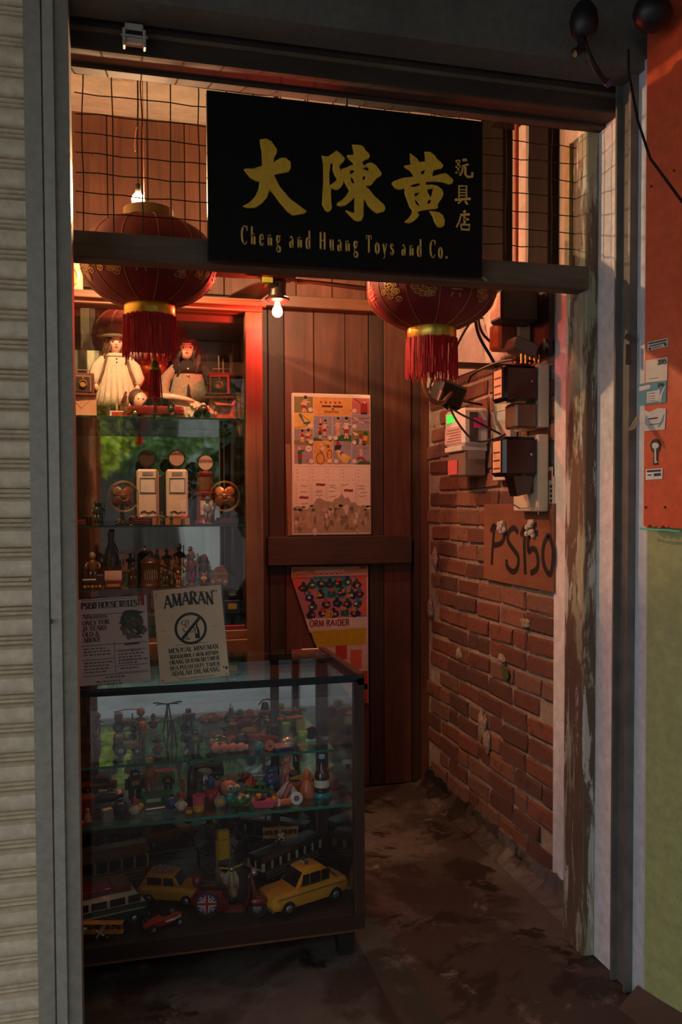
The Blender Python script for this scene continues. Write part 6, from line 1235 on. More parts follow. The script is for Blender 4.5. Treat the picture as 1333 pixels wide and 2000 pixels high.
for k in range(7): MB().tube([(0,0,.012),(.02*math.cos(k*.9),.02*math.sin(k*.9),.034),(.034*math.cos(k*.9),.034*math.sin(k*.9),.016),(0,0,.01)], .004, 5).build('loop', M('toy_red_foil', (.40,.015,.02), .15, .6), t, 'all')
kewpie('standing bare baby doll with one arm raised, left part of the shelf', a(.095,3.065), .128, 14, None, pl('doll_amber', (.46,.17,.09), .4))
bottle('tall dark bottle with a turquoise cap left of the blue-headed figure', a(.232,2.955), .130, .016, BLK, TEAL, MAR)
robot('dark purple tin robot standing left of the amber baby doll', a(.045,3.02), .105, pl('dusk', (.03,.02,.06)), NAVY, 8)
t = thing('glass_jar', 'clear jar of trinkets behind the tall dark bottle', 'jar', a(.285,3.045), 0, GTOY); MB().lathe([(.028,0),(.030,.006),(.030,.05),(.022,.058),(.022,.064)], 18).build('glass', CLR, t, 'all'); MB().lathe([(.024,.062),(.024,.072),(0,.073)], 16).build('lid', GRY, t, True)
for k in range(6): add_ball(t, 'trinket', (TAN, RED, GRY)[k % 3], (.012*math.cos(k), .012*math.sin(k), .010+.006*k), .009, n=8)
car('dark red tin fire car at the left back of the lower shelf', a(-.075,3.14), .12, .05, .055, DRED, 175, 'sedan', None, None, 'tin_car', GTOY)
t = thing('tin_rocket', 'dark blue tin rocket lying left of the robot', 'toy rocket', a(-.055,3.0), 12, GTOY); MB().lathe([(0,-.06),(.014,-.04),(.019,-.01),(.018,.04),(.012,.06),(0,.06)], 14, (0,0,.02), 'X').build('hull', NAVY, t, True)
for k in (0, 1, 2): MB().box((.05,.014*math.cos(k*2.1),.02+.014*math.sin(k*2.1)), (.03,.004,.018), (k*2.1,0,0)).build('fin', SIL, t)
boxt('dark maroon cigar box at the left end of the lower shelf', a(-.125,2.93), (.08,.06,.05), MAR, BRN, 5)
ball_toy('tiny red ball at the far left front of the lower shelf', a(-.122,2.798), .009, RED)
robot('small green tin soldier robot behind the green carriage', a(.160,3.075), .07, DGRN, GRN, -10)
boxt('pale card box with pink print behind the amber baby doll', a(.150,3.155), (.07,.03,.05), CRM, PNK, 10)
kewpie('little tan baby doll sitting behind the tall dark bottle', a(.205,3.02), .062, -12, None, TAN)
car('dark green tin bus at the back of the lower shelf, centre', a(.300,3.175), .13, .05, .058, DGRN, 176, 'van', None, YEL, 'tin_car', GTOY)
t = thing('spinning_top', 'red and yellow spinning top in the heap, front of the foil bow', 'spinning top', a(.448,3.02), 0, GTOY, rot=(R(18),0,0)); MB().lathe([(0,0),(.004,.004),(.022,.02),(.024,.026),(.010,.034),(.004,.036),(.004,.05),(0,.05)], 16).build('top', RED, t, True); MB().lathe([(.0238,.0225),(.0246,.026),(.0238,.0275)], 16).build('band', YEL, t)
kewpie('tiny green-suited elf doll with white cap before the paper house', a(.492,2.872), .055, 6, None, GRN)

# ---------------------------------------------------------------- upper glass shelf
ZB = .6255
def b(x, y): return (x, y, ZB)
pistol('red space pistol lying on the upper shelf, centre right', b(.500,3.13), .115, RED, DRED, -14)
t = thing('wooden_pegs', 'row of pale pink wooden pegs joined together on the upper shelf', 'pegs', b(.370,3.06), -6, GTOY)
for k in range(4): add_ball(t, 'peg', SKIN, (-.045+.03*k,0,.016), .018, .016, .016, 12)
MB().cyl((-.05,0,.014),(.07,0,.014),.010,n=10).build('rail', SKIN, t, True)
ball_toy('dark navy ball on the upper shelf beside the red space pistol', b(.425,3.12), .026, NAVY)
ball_toy('small teal ball at the front of the upper shelf', b(.475,3.035), .019, TEAL)
t = thing('orange_reel', 'orange cotton reel beside the small teal ball', 'reel', b(.515,3.04), 0, GTOY); MB().lathe([(.018,-.010),(.018,-.007),(.009,-.006),(.009,.006),(.018,.007),(.018,.010)], 16, (0,0,.018), 'Y').build('reel', ORA, t, True); MB().lathe([(.005,.0105),(.0,.0105)], 10, (0,0,.018), 'Y').build('hole', BRN, t)
boxt('blue flat card game box at the front edge of the upper shelf', b(.505,3.075), (.10,.06,.012), NAVY, TAN, 24) if 0 else boxt('blue flat card game box at the front edge of the upper shelf', b(.555,3.055), (.075,.07,.011), BLUE, TAN, 20)
boxt('second blue card box with orange picture behind the wooden pegs', b(.425,3.205), (.08,.06,.012), NAVY, ORA, -16)
t = thing('plastic_goblet', 'green and yellow plastic goblet on the upper shelf, right', 'goblet', b(.640,3.06), 0, GTOY); MB().lathe([(.016,0),(.017,.003),(.005,.008),(.005,.02),(.016,.034),(.018,.055),(.016,.055),(.013,.036),(0,.03)], 16).build('goblet', LIME, t, 'all'); MB().lathe([(.0172,.0),(.018,.006),(.010,.008)], 14).build('foot_ring', YEL, t)
t = thing('tin_dome', 'silver tin dome toy beside the green goblet', 'dome toy', b(.590,3.10), 0, GTOY); MB().lathe([(.032,0),(.031,.012),(.022,.026),(0,.033)], 18).build('dome', SIL, t, 'all'); add_ball(t, 'knob', GRN, (.03,0,.016), .012)
t = thing('pale_green_tube', 'pale green plastic tube standing behind the silver dome', 'tube', b(.600,3.18), 0, GTOY); MB().lathe([(.014,0),(.015,.003),(.015,.06),(.012,.062),(0,.062)], 14).build('tube', pl('pale_green', (.22,.32,.18)), t, True); MB().lathe([(.0155,.05),(.0155,.058)], 14).build('band', LIME, t)
t = thing('toy_glider', 'orange and green toy glider laid across the upper shelf', 'toy glider', b(.605,3.225), 12, GTOY); MB().box((0,0,.066), (.15,.03,.004)).build('wing', ORA, t); MB().box((0,.02,.063), (.012,.11,.010)).build('body', GRN, t); MB().box((.0,-.0,.058), (.05,.032,.006)).build('wing_root', LIME, t)
t = thing('oil_derrick', 'dark metal derrick tower with curved handle on the upper shelf', 'model tower', b(.555,3.19), 0, GTOY); dm = M('toy_dark_iron', (.05,.045,.04), .4, .7)
for sx_ in (-1, 1):
    for sy_ in (-1, 1): MB().cyl((sx_*.024,sy_*.02,0),(sx_*.008,sy_*.008,.095),.003,n=6).build('leg', dm, t)
for z, w_ in ((.03,.018), (.06,.013)): MB().tube([(-w_,-w_,z),(w_,-w_,z),(w_,w_,z),(-w_,w_,z)], .002, 5, closed=True).build('brace', dm, t)
MB().lathe([(.016,.045),(.030,.050),(.030,.055),(.014,.062),(.010,.095),(0,.098)], 12).build('platform', dm, t, True); MB().tube([(-.026,0,.088),(-.012,0,.104),(.01,0,.108),(.03,0,.098)], .003, 6).build('handle', dm, t)
t = thing('bicycle_stand', 'black wire tripod with handlebars standing high at the left', 'tripod', b(.178,3.16), 0, GTOY)
for k in range(3): MB().cyl((.022*math.cos(k*2.09+.5),.022*math.sin(k*2.09+.5),0),(.003*math.cos(k*2.09),.003*math.sin(k*2.09),.105),.0032,n=6).build('leg', BLK, t)
MB().tube([(-.055,0,.110),(-.045,0,.113),(-.012,0,.106),(0,-.006,.104),(.012,0,.106),(.045,0,.113),(.055,0,.110)], .0028, 6).build('handlebar', BLK, t)
for s_ in (-1, 1): MB().tube([(s_*.02,0,.107),(s_*.045,-.006,.102)], .002, 5).build('brake_lever', BLK, t)
t = kewpie('amber-headed grey suited doll on the upper shelf, left of the tripod', b(.075,3.18), .10, 10, None, GRY); add_ball(t, 'amber_head', pl('amber', (.42,.12,.03)), (0,-.002,.085), .0165, .016, .017)
robot('blue-grey tin robot right of the wire tripod', b(.260,3.12), .08, pl('slate', (.05,.06,.08)), NAVY, -6)
t = thing('tin_tractor', 'dark grey tin tractor on the left of the upper shelf', 'toy tractor', b(.015,3.12), 8, GTOY); MB().box((.01,0,.034), (.07,.03,.025)).build('engine', GRY, t, bevel=.004); MB().box((-.022,0,.058), (.03,.036,.03)).build('cab', GRY, t, bevel=.004); MB().cyl((.03,0,.045),(.03,0,.07),.003,n=6).build('exhaust', BLK, t); MB().tube([(-.04,0,.075),(0,0,.085),(.06,0,.084)], .002, 5).build('canopy_wire', BLK, t)
for x, r in ((-.02,.022), (.036,.015)):
    for s_ in (-1, 1): wheel(t, (x,s_*.024,r), r, .012)
t = thing('pagoda_figure', 'brown tiered pagoda ornament at the back of the upper shelf', 'ornament', b(.410,3.255), 0, GTOY)
for k in range(4): MB().lathe([(.026-.005*k,.024*k),(.028-.005*k,.024*k+.004),(.014-.002*k,.024*k+.010),(.013-.002*k,.024*k+.024)], 8).build('tier', BRN if k % 2 else TAN, t)
MB().cyl((0,0,.096),(0,0,.118),.003,.001,6).build('spire', BRN, t)
t = thing('felt_fish', 'mustard fish toy resting behind the navy ball', 'toy fish', b(.470,3.22), -18, GTOY); MB().ball((0,0,.022), .038, .012, .022, 14).build('body', pl('mustard', (.25,.15,.03)), t, 'all'); MB().prism([(.034,.022),(.058,.040),(.054,.022),(.058,.004)], -.003, .003).build('tail', ORA, t); add_ball(t, 'eye', BLK, (-.022,-.011,.028), .003)
tumbler('dark red seated clown on the upper shelf, right of the amber-headed doll', b(.125,3.10), .06, BLK, DRED, TAN, 6)
t = thing('plastic_bag', 'crumpled clear plastic bag of toys below the wooden pegs', 'plastic bag', b(.345,3.115), 0, GTOY); q = random.Random(17); m_ = MB(); m_.ball((0,0,.022), .05, .03, .024, 14); m_.v = [(x*(1+q.uniform(-.15,.15)), y*(1+q.uniform(-.15,.15)), max(0, z*(1+q.uniform(-.15,.15)))) for x, y, z in m_.v]; m_.build('bag', CLR, t, 'all')
for k in range(5): add_ball(t, 'toy', (PNK, WHT, RED, TAN, GRY)[k], (-.03+.015*k, .0, .016), .010, n=8)
ball_toy('deep blue ball behind the small grey tin robot, upper shelf', b(.240,3.205), .020, NAVY)
kewpie('maroon clothed doll at the far left of the upper shelf', b(-.085,3.14), .085, 12, None, MAR)
boxt('yellow dice-patterned card leaning at the right back of the upper shelf', b(.668,3.235), (.035,.006,.055), pl('pale_yellow', (.42,.38,.16)), TAN, -12, 'dice_card', 'card')
t = thing('oval_mirror', 'grey oval mirror toy at the right back of the upper shelf', 'toy mirror', b(.690,3.14), 0, GTOY); MB().lathe([(.024,-.003),(.026,0),(.024,.003)], 20, (0,0,.026), 'Y').build('frame', BRN, t, True); MB().lathe([(.0,.0032),(.022,.0032)], 20, (0,0,.026), 'Y').build('glass', GRY, t)
# ================================================================ curios in the display cabinet
Z1, Z2, Z3 = 1.8625, 1.4205, 1.1625
lace = M('doll_cream_dress', (.56,.47,.36), .8, var=.10, scale=90, bmp=.3); porc = M('doll_porcelain', (.62,.42,.32), .35); dark_hair = M('doll_dark_hair', (.022,.011,.008), .6, var=.4, scale=80, bmp=.5); brown_hair = M('doll_brown_hair', (.075,.036,.018), .6, var=.35, scale=80, bmp=.5)
straw = M('doll_grey_hat', (.11,.085,.065), .85, bmp=.3); velvet = M('doll_black_velvet', (.012,.010,.010), .9); tweed = M('doll_tweed', (.26,.19,.14), .9, var=.35, scale=200, bmp=.4); lips = M('doll_lips', (.38,.06,.05), .4)
def doll_head(t, c, r, hair, seed):
    MB().ball(c, r*.86, r*.88, r*1.05, 18).build('head', porc, t, 'all')
    for s_ in (-1, 1): add_ball(t, 'eye', BLK, (c[0]+s_*r*.34, c[1]-r*.78, c[2]+.10*r), r*.11, r*.08, r*.085, 8); MB().tube([(c[0]+s_*r*.18,c[1]-r*.84,c[2]+.32*r),(c[0]+s_*r*.36,c[1]-r*.80,c[2]+.37*r),(c[0]+s_*r*.52,c[1]-r*.70,c[2]+.30*r)], r*.025, 5).build('eyebrow', hair, t)
    add_ball(t, 'nose', porc, (c[0],c[1]-r*.90,c[2]-.12*r), r*.10, r*.10, r*.12, 8); add_ball(t, 'lips', lips, (c[0],c[1]-r*.80,c[2]-.42*r), r*.17, r*.08, r*.07, 8)
    q = random.Random(seed); m_ = MB(); m_.ball((c[0],c[1]+r*.22,c[2]+r*.22), r*1.08, r*1.0, r*1.05, 14)
    for k in range(32):
        a_ = R(-52 + 284*k/31); x0, y0 = c[0]+r*1.0*math.cos(a_), c[1]+r*.25+r*.9*math.sin(a_); pts = []
        for i in range(8): pts.append((x0+(x0-c[0])*.055*i+r*.16*math.sin(i*1.5+k), y0+r*.14*math.cos(i*1.6+k), c[2]+r*.50-r*.46*i))
        m_.tube(pts, [r*.20]*4+[r*.17,r*.15,r*.12,r*.06], 6)
    m_.build('hair', hair, t, 'all')
# standing doll in a hat
t = thing('porcelain_doll', 'standing porcelain doll in a drooping hat and cream pinafore', 'doll', (.0, 3.80, Z1), 4, GFIG, 1.1); hd = (0,-.005,.288); r = .036
doll_head(t, hd, r, brown_hair, 5)
MB().lathe([(.095,.05),(.088,.09),(.070,.16),(.052,.21),(.050,.232),(.034,.246),(.015,.252)], 20, sy=.7).build('dress', lace, t, 'all')
for k in range(11): MB().tube([(.093*math.sin(R(-80+16*k)),-.066*math.cos(R(-80+16*k)),.05),(.068*math.sin(R(-80+16*k)),-.050*math.cos(R(-80+16*k)),.15),(.050*math.sin(R(-80+16*k)),-.036*math.cos(R(-80+16*k)),.205)], .004, 5).build('pleat', lace, t, 'all')
MB().lathe([(.046,.236),(.052,.240),(.044,.250),(.02,.254)], 14, sy=.75).build('collar', lace, t, 'all')
for z in (.228,.214): add_ball(t, 'button', BRN, (0,-.038,z), .003)
for s_ in (-1, 1):
    MB().tube([(s_*.045,0,.232),(s_*.070,-.006,.20),(s_*.082,-.014,.155),(s_*.078,-.03,.130)], [.016,.022,.024,.014], 9).build('sleeve', lace, t, 'all'); add_ball(t, 'hand', porc, (s_*.076,-.036,.118), .010, .010, .014); MB().tube([(s_*.036,-.034,.238),(s_*.050,-.044,.18),(s_*.066,-.05,.14)], .005, 5).build('strap', straw, t)
    MB().cyl((s_*.026,0,.0),(s_*.026,0,.06),.012,.014,9).build('leg', lace, t); add_ball(t, 'shoe', WHT, (s_*.026,-.010,.010), .012, .022, .010)
MB().lathe([(.074,-.008),(.070,-.001),(.048,.012),(.038,.018),(.036,.040),(.026,.050),(0,.052)], 22, (hd[0]-.002,hd[1]+.012,hd[2]+.030), sy=.9).build('hat', straw, t, 'all')
# seated dark-haired doll
t = thing('porcelain_doll', 'seated dark-haired porcelain doll in black and tweed coat', 'doll', (.306, 3.86, Z1), -6, GFIG, 1.2); hd = (-.004,-.010,.262); r = .037
doll_head(t, hd, r, dark_hair, 8)
MB().lathe([(.088,.03),(.080,.07),(.062,.13),(.052,.18),(.040,.205),(.016,.225)], 18, sy=.7).build('coat', tweed, t, 'all'); MB().lathe([(.055,.175),(.056,.195),(.040,.214),(.018,.228)], 16, (0,.0,0), sy=.75).build('collar', velvet, t, 'all')
MB().prism([(-.010,.04),(.012,.04),(.004,.13),(-.002,.13)], -.064, -.050).build('skirt_gap', velvet, t)
for z in (.188,.166): add_ball(t, 'button', CRM, (.0,-.044,z), .004)
for s_ in (-1, 1): MB().tube([(s_*.046,0,.198),(s_*.082,-.006,.155),(s_*.090,-.02,.105),(s_*.07,-.055,.085)], [.018,.022,.022,.014], 9).build('sleeve', tweed if s_ < 0 else velvet, t, 'all'); add_ball(t, 'hand', porc, (s_*.066,-.068,.080), .010, .012, .009); MB().tube([(s_*.03,-.03,.04),(s_*.05,-.10,.035),(s_*.055,-.16,.03)], [.026,.022,.016], 9).build('leg', velvet, t, 'all'); add_ball(t, 'shoe', BLK, (s_*.056,-.175,.028), .015, .022, .018)
MB().lathe([(.041,.0),(.040,.012),(.028,.022),(0,.026)], 16, (hd[0],hd[1]+.012,hd[2]+.020)).build('cap', dark_hair, t, 'all')
# reclining lace doll in front of her
t = thing('porcelain_doll', 'reclining doll in a cream lace gown lying across the seated one', 'doll', (.230, 3.735, Z1), 0, GFIG)
loft(t, 'gown', lace, [(-.10, ring(.05,.03,.085)), (-.05, ring(.07,.02,.105)), (.02, ring(.085,.006,.10)), (.10, ring(.10,.0,.075)), (.165, ring(.12,.0,.045))])
MB().ball((-.135,0,.075), .032, .032, .038, 16).build('head', porc, t, 'all'); MB().ball((-.145,.012,.085), .040, .036, .042, 12).build('hair', brown_hair, t, 'all'); eyes(t, -.030, .080, .01, .004) if 0 else None
for s_ in (-1, 1): add_ball(t, 'eye', BLK, (-.132+s_*.010,-.030,.080), .0035, .003, .003, 6)
q = random.Random(14); m_ = MB()
for k in range(60): m_.ball((.06+q.uniform(0,.12), -.055+q.uniform(-.012,.04), q.uniform(.008,.062)), .009, .008, .009, 6)
tag(m_.build('lace_trim', lace, t, 'all'), kind='stuff'); MB().tube([(-.08,-.03,.09),(.0,-.05,.088),(.06,-.058,.078),(.085,-.06,.070)], [.018,.014,.010,.006], 9).build('arm', porc, t, 'all')
# box cameras on cardboard boxes
card = M('kraft_card', (.42,.24,.14), .75, var=.08); redleather = M('camera_leather', (.10,.028,.018), .5)
def camera(label, x, y, z, s_, rz):
    t = thing('folding_camera', label, 'camera', (x, y, z), rz, GFIG)
    MB().bb(-.048*s_,.048*s_,-.02*s_,.02*s_,.010*s_,.098*s_).build('body', redleather, t, bevel=.003); MB().bb(-.052*s_,.052*s_,-.075*s_,.024*s_,0,.010*s_).build('bed', redleather, t, bevel=.002)
    for k in range(4): MB().bb(-(.040-.003*k)*s_,(.040-.003*k)*s_,(-.028-.008*k)*s_,(-.022-.008*k)*s_,.018*s_,(.086-.003*k)*s_).build('bellows_fold', black, t)
    MB().bb(-.034*s_,.034*s_,-.060*s_,-.054*s_,.016*s_,.082*s_).build('lens_board', M('brown_lens_board', (.22,.085,.05), .45), t, bevel=.002); MB().bb(-.027*s_,.027*s_,-.0625*s_,-.060*s_,.022*s_,.076*s_).build('front_plate', black, t)
    MB().lathe([(.018,0),(.018,.006),(.013,.012),(.011,.006)], 18, (0,-.062*s_,.047*s_), 'Y').build('lens_ring', dull_brass, t, True); MB().lathe([(.0105,.004),(0,.006)], 14, (0,-.062*s_,.047*s_), 'Y').build('lens', DARKG, t, True); add_ball(t, 'viewfinder', dull_brass, (0,-.063*s_,.070*s_), .005)
    MB().tube([(-.03*s_,0,.098*s_),(-.03*s_,0,.112*s_),(.03*s_,0,.112*s_),(.03*s_,0,.098*s_)], .0022, 5).build('handle', redleather, t); return t
for lab, x, w_ in (('plain kraft cardboard box under the left camera', -.137, .115), ('kraft cardboard box with open flap under the right camera', .440, .112)):
    t = thing('cardboard_box', lab, 'box', (x, 3.735, Z1), 0, GFIG); hh = .083
    MB().bb(-w_/2,w_/2,-.05,.05,0,hh).build('carton', card, t)
    if x > 0: MB().add([(-.05,-.052,hh),(.05,-.052,hh),(.035,-.078,hh-.026),(-.035,-.078,hh-.026),(-.05,-.050,hh-.001),(.05,-.050,hh-.001),(.035,-.076,hh-.027),(-.035,-.076,hh-.027)], [(0,1,2,3),(7,6,5,4),(0,4,5,1),(1,5,6,2),(2,6,7,3),(3,7,4,0)]).build('flap', card, t)
    else: MB().add([(-.05,-.0505,hh),(.05,-.0505,hh),(.0,-.0525,hh-.05)], [(0,1,2)]).build('fold_line', M('card_fold', (.38,.21,.12), .75), t)
camera('wooden folding camera on the left kraft box', -.137, 3.74, Z1+.0835, 1.0, 6)
camera('larger wooden folding camera on the right kraft box, under the red glow', .436, 3.745, Z1+.0835, 1.22, -14)
# roadster below the lantern tassel
t = car('dark red vintage roadster with black rear at the front of the top shelf', (.150,3.690,Z1), .24, .085, .085, DRED, 176, 'sedan', BLK, None, 'model_roadster', GFIG, hub=brass)
MB().box((.12,-.0,.082), (.003,.07,.05), (0,R(-24),0)).build('windscreen_frame', DRED, t)
t = thing('lead_figures', 'miniature lead figures on a white-edged plaque beside the standing doll', 'miniature', (.018,3.680,Z1), 0, GFIG); MB().bb(-.045,.045,-.012,.018,0,.024).build('plaque', WHT, t, bevel=.001); MB().bb(-.038,.038,-.0128,-.012,.004,.020).build('red_lettering', RED, t)
for k in range(5): MB().lathe([(.006,.024),(.004,.034),(.0055,.042),(.003,.048),(.004,.053),(0,.057)], 8, (-.034+.017*k,0,0)).build('figure', (BLK, TAN, BRN, BLK, CRM)[k], t, 'all')
t = thing('sunglasses', 'small brown sunglasses lying before the lace gown', 'sunglasses', (.345,3.665,Z1), 0, GFIG)
for s_ in (-1, 1): MB().lathe([(.016,-.002),(.016,.002),(0,.003)], 14, (s_*.019,0,.016), 'Y').build('lens', DARKG, t, True); MB().tube([(s_*.035,0,.02),(s_*.037,.05,.014)], .0018, 5).build('temple', BRN, t)
MB().tube([(-.005,0,.02),(0,-.001,.022),(.005,0,.02)], .0018, 5).build('bridge', BRN, t)

# second shelf: petrol pumps, fans, little figures
pump_w = M('pump_cream', (.56,.49,.40), .45, var=.05)
def pump(label, x, y, dark):
    t = thing('model_petrol_pump', label, 'petrol pump', (x, y, Z2), 0, GFIG)
    MB().bb(-.045,.045,-.028,.028,.028,.232).build('cabinet', pump_w, t, bevel=.008); MB().bb(-.050,.050,-.034,.034,0,.028).build('plinth', M('pump_base', (.30,.14,.06), .6), t)
    MB().bb(-.022,.022,-.030,-.028,.205,.220).build('top_slot', GRY, t); m_ = MB(); m_.tube([(-.031,-.0295,.135),(.031,-.0295,.135),(.031,-.0295,.195),(-.031,-.0295,.195)], .0035, 6, closed=True); m_.build('dial_frame', GRY, t); MB().bb(-.029,.029,-.0292,-.028,.137,.193).build('dial', WHT, t)
    MB().cyl((0,0,.230),(0,0,.244),.016,n=12).build('neck', BLK, t); MB().lathe([(.036,-.014),(.038,-.010),(.038,.010),(.036,.014)], 22, (0,0,.278), 'Y').build('globe_rim', BLK, t, True); MB().lathe([(.0,.0155),(.031,.0145)], 20, (0,0,.278), 'Y').build('globe_face', M('globe_dark', (.05,.025,.018), .3) if dark else M('globe_rose', (.38,.22,.17), .35), t)
    MB().tube([(.045,0,.16),(.062,-.005,.15),(.064,-.005,.07),(.052,-.005,.05)], .004, 6).build('hose', BLK, t); MB().tube([(-.03,-.030,.052),(-.015,-.030,.058),(.0,-.030,.050),(.02,-.030,.058),(.032,-.030,.05)], .003, 5).build('emblem', BLK, t); return t
pump('cream model petrol pump with dark globe, left of the pair', .122, 3.74, True)
pump('cream model petrol pump with rose globe, right of the pair', .243, 3.74, False)
t = thing('model_petrol_pump', 'round dark red model petrol pump with pale globe', 'petrol pump', (.366, 3.76, Z2), 0, GFIG)
MB().lathe([(.046,0),(.048,.006),(.044,.012),(.038,.02),(.038,.12),(.044,.126),(.044,.134),(.036,.14),(.036,.205),(.040,.21),(.040,.218),(.02,.226),(.012,.232)], 20).build('column', DRED, t, True); MB().lathe([(.0366,.145),(.0366,.20)], 20).build('grille', M('pump_brass_mesh', (.20,.12,.05), .4, .6), t)
MB().lathe([(.036,-.014),(.038,-.010),(.038,.010),(.036,.014)], 22, (0,0,.262), 'Y').build('globe_rim', BLK, t, True); MB().lathe([(0,.0155),(.031,.0145)], 20, (0,0,.262), 'Y').build('globe_face', M('globe_pale', (.50,.36,.28), .35), t); MB().bb(-.026,.026,-.041,-.038,.04,.10).build('price_card', WHT, t)
def desk_fan(label, x, y, rz, m, r=.060):
    t = thing('miniature_fan', label, 'desk fan', (x, y, Z2), rz, GFIG); zc = .118
    MB().lathe([(.030,0),(.032,.006),(.020,.014),(.008,.022),(.008,.07),(0,.07)], 14).build('base', BLK, t, True); MB().lathe([(.0,-.03),(.016,-.026),(.018,-.005),(.012,.004)], 14, (0,-.01,zc), 'Y').build('motor', BLK, t, True)
    MB().cyl((0,0,.06),(0,0,zc-.012),.007,n=8).build('neck', BLK, t)
    for k in range(4):
        m_ = MB(); m_.T = Matrix.Translation((0,-.022,zc)) @ Matrix.Rotation(R(45+90*k), 4, 'Y') @ Matrix.Rotation(R(24), 4, 'Z'); m_.ball((r*.54,0,0), r*.40, .003, r*.36, 10); m_.build('blade', m, t, 'all')
    add_ball(t, 'hub', m, (0,-.026,zc), .013, .008, .013)
    for rr, yy in ((r*1.06,-.022), (r*.98,-.036), (r*.30,-.040)): MB().tube([(rr*math.cos(i/28*6.2832),yy,zc+rr*math.sin(i/28*6.2832)) for i in range(28)], .0011, 5, closed=True).build('guard_ring', dull_brass, t)
    for k in range(16): c_, s_ = math.cos(k/12*6.2832), math.sin(k/12*6.2832); MB().tube([(r*.3*c_,-.040,zc+r*.3*s_),(r*.8*c_,-.040,zc+r*.8*s_),(r*1.06*c_,-.022,zc+r*1.06*s_)], .0006, 4).build('guard_wire', dull_brass, t)
    return t
desk_fan('miniature brass-caged desk fan left of the petrol pumps', .018, 3.70, 12, BRN)
desk_fan('miniature brass-caged desk fan right of the petrol pumps, copper blades', .440, 3.69, -8, M('fan_copper', (.42,.17,.07), .35, .6), .060)
for lab, x, y, w_ in (('dark plaque with red script below the left fan', .095, 3.665, .085), ('dark plaque with red script at the right end of the second shelf', .440, 3.645, .085), ('small dark plaque at the left end of the second shelf', -.150, 3.665, .05)):
    t = thing('name_plaque', lab, 'plaque', (x, y, Z2), 0, GFIG); MB().box((0,0,.014), (w_,.012,.028), (R(-12),0,0)).build('plaque', BLK, t, bevel=.001)
    for k in range(2): MB().tube([(-w_*.36+w_*.1*i,-.0085-.001*k,.010+.009*k+.002*math.sin(i*2.3+k)) for i in range(8)], .0016, 4).build('red_script', RED, t)
def figurine(label, loc, h, m, m2, m3=None, rz=0, hat=False, prop=None):
    t = thing('figurine', label, 'figurine', loc, rz, GFIG); b_ = MB()
    b_.lathe([(.17*h,0),(.18*h,.04*h),(.12*h,.06*h)], 10)
    for s_ in (-1, 1): b_.tube([(s_*.07*h,0,.04*h),(s_*.075*h,0,.22*h),(s_*.05*h,0,.44*h)], [.055*h,.06*h,.075*h], 7)
    b_.build('legs', m2, t, 'all'); MB().lathe([(.10*h,.40*h),(.135*h,.48*h),(.14*h,.62*h),(.10*h,.74*h),(.04*h,.78*h)], 10, sy=.75).build('torso', m, t, 'all')
    for s_ in (-1, 1): MB().tube([(s_*.12*h,0,.70*h),(s_*.20*h,-.03*h,.58*h),(s_*.15*h,-.13*h,.52*h)], [.05*h,.045*h,.035*h], 7).build('arm', m, t, 'all')
    add_ball(t, 'head', m3 or TAN, (0,0,.87*h), .095*h, .095*h, .115*h, 10)
    if hat: MB().lathe([(.16*h,.92*h),(.15*h,.935*h),(.09*h,.94*h),(.075*h,1.02*h),(0,1.04*h)], 12).build('hat', m2, t, 'all')
    if prop: MB().cyl((.16*h,-.14*h,.2*h),(.17*h,-.14*h,.98*h),.02*h,n=6).build('staff', prop, t)
    return t
figurine('green lead cowboy with a lance, left end of the second shelf', (-.085,3.70,Z2), .10, DGRN, DGRN, DGRN, 10, True, DGRN)
figurine('little brown rider figure before the left petrol pump', (.115,3.672,Z2+.0), .050, BRN, TAN, None, 0) if 0 else None
figurine('small olive soldier between the two fans', (.175,3.665,Z2), .055, pl('olive', (.08,.09,.03)), DGRN, None, 8, True)
figurine('small dark green kneeling soldier right of the olive one', (.215,3.668,Z2), .045, DGRN, DGRN, None, -14)
figurine('little orange-coated figure standing before the rose-globed pump', (.262,3.668,Z2), .060, ORA, DGRN, None, 0)
figurine('grey lead figure with blue bird-shaped head before the round pump', (.366,3.680,Z2), .115, GRY, pl('lead', (.10,.11,.12)), TEAL, 4, True)
figurine('small red and white figure under the copper-bladed fan', (.412,3.640,Z2+.0), .055, RED, WHT, None, 12) if 0 else None
bicycle('tiny copper wire bicycle between the left fan and the pumps', (.075,3.700,Z2), .075, brass, 4, GFIG)
# third shelf
bottle('tall dark green glass bottle on the third shelf', (-.030,3.80,Z3), .225, .034, M('old_green_bottle', (.010,.014,.008), .12, coat=.5), BLK, MAR, None, GFIG)
t = thing('tin_till', 'dark red tin toy cash till in front of the tall bottle', 'toy till', (-.022,3.70,Z3), 0, GFIG); MB().bb(-.035,.035,-.02,.025,0,.035).build('drawer', MAR, t, bevel=.002); MB().prism([(-.02,.035),(.025,.035),(.025,.062),(.0,.070)], -.034, .034, 'X').build('top', DRED, t); MB().bb(-.034,.034,-.0215,-.02,.030,.033).build('trim', TAN, t); MB().bb(-.025,.025,-.0215,-.02,.006,.016).build('label', TAN, t); MB().tube([(.036,0,.03),(.046,-.005,.045),(.046,-.005,.07)], .003, 6).build('crank', BLK, t)
figurine('black gorilla-like figure with long staff on the third shelf', (.058,3.72,Z3), .105, BLK, BLK, BLK, 6, False, BLK)
t = thing('stein_mug', 'dark embossed stein with silver relief on the third shelf', 'mug', (.130,3.73,Z3), 0, GFIG); MB().lathe([(.044,0),(.046,.006),(.040,.016),(.040,.095),(.044,.10),(.040,.108),(.02,.122),(.008,.13),(0,.14)], 18).build('body', pl('pewter_brown', (.045,.022,.014)), t, True); MB().tube([(.04,0,.085),(.066,0,.08),(.068,0,.035),(.04,0,.025)], .006, 7).build('handle', BLK, t)
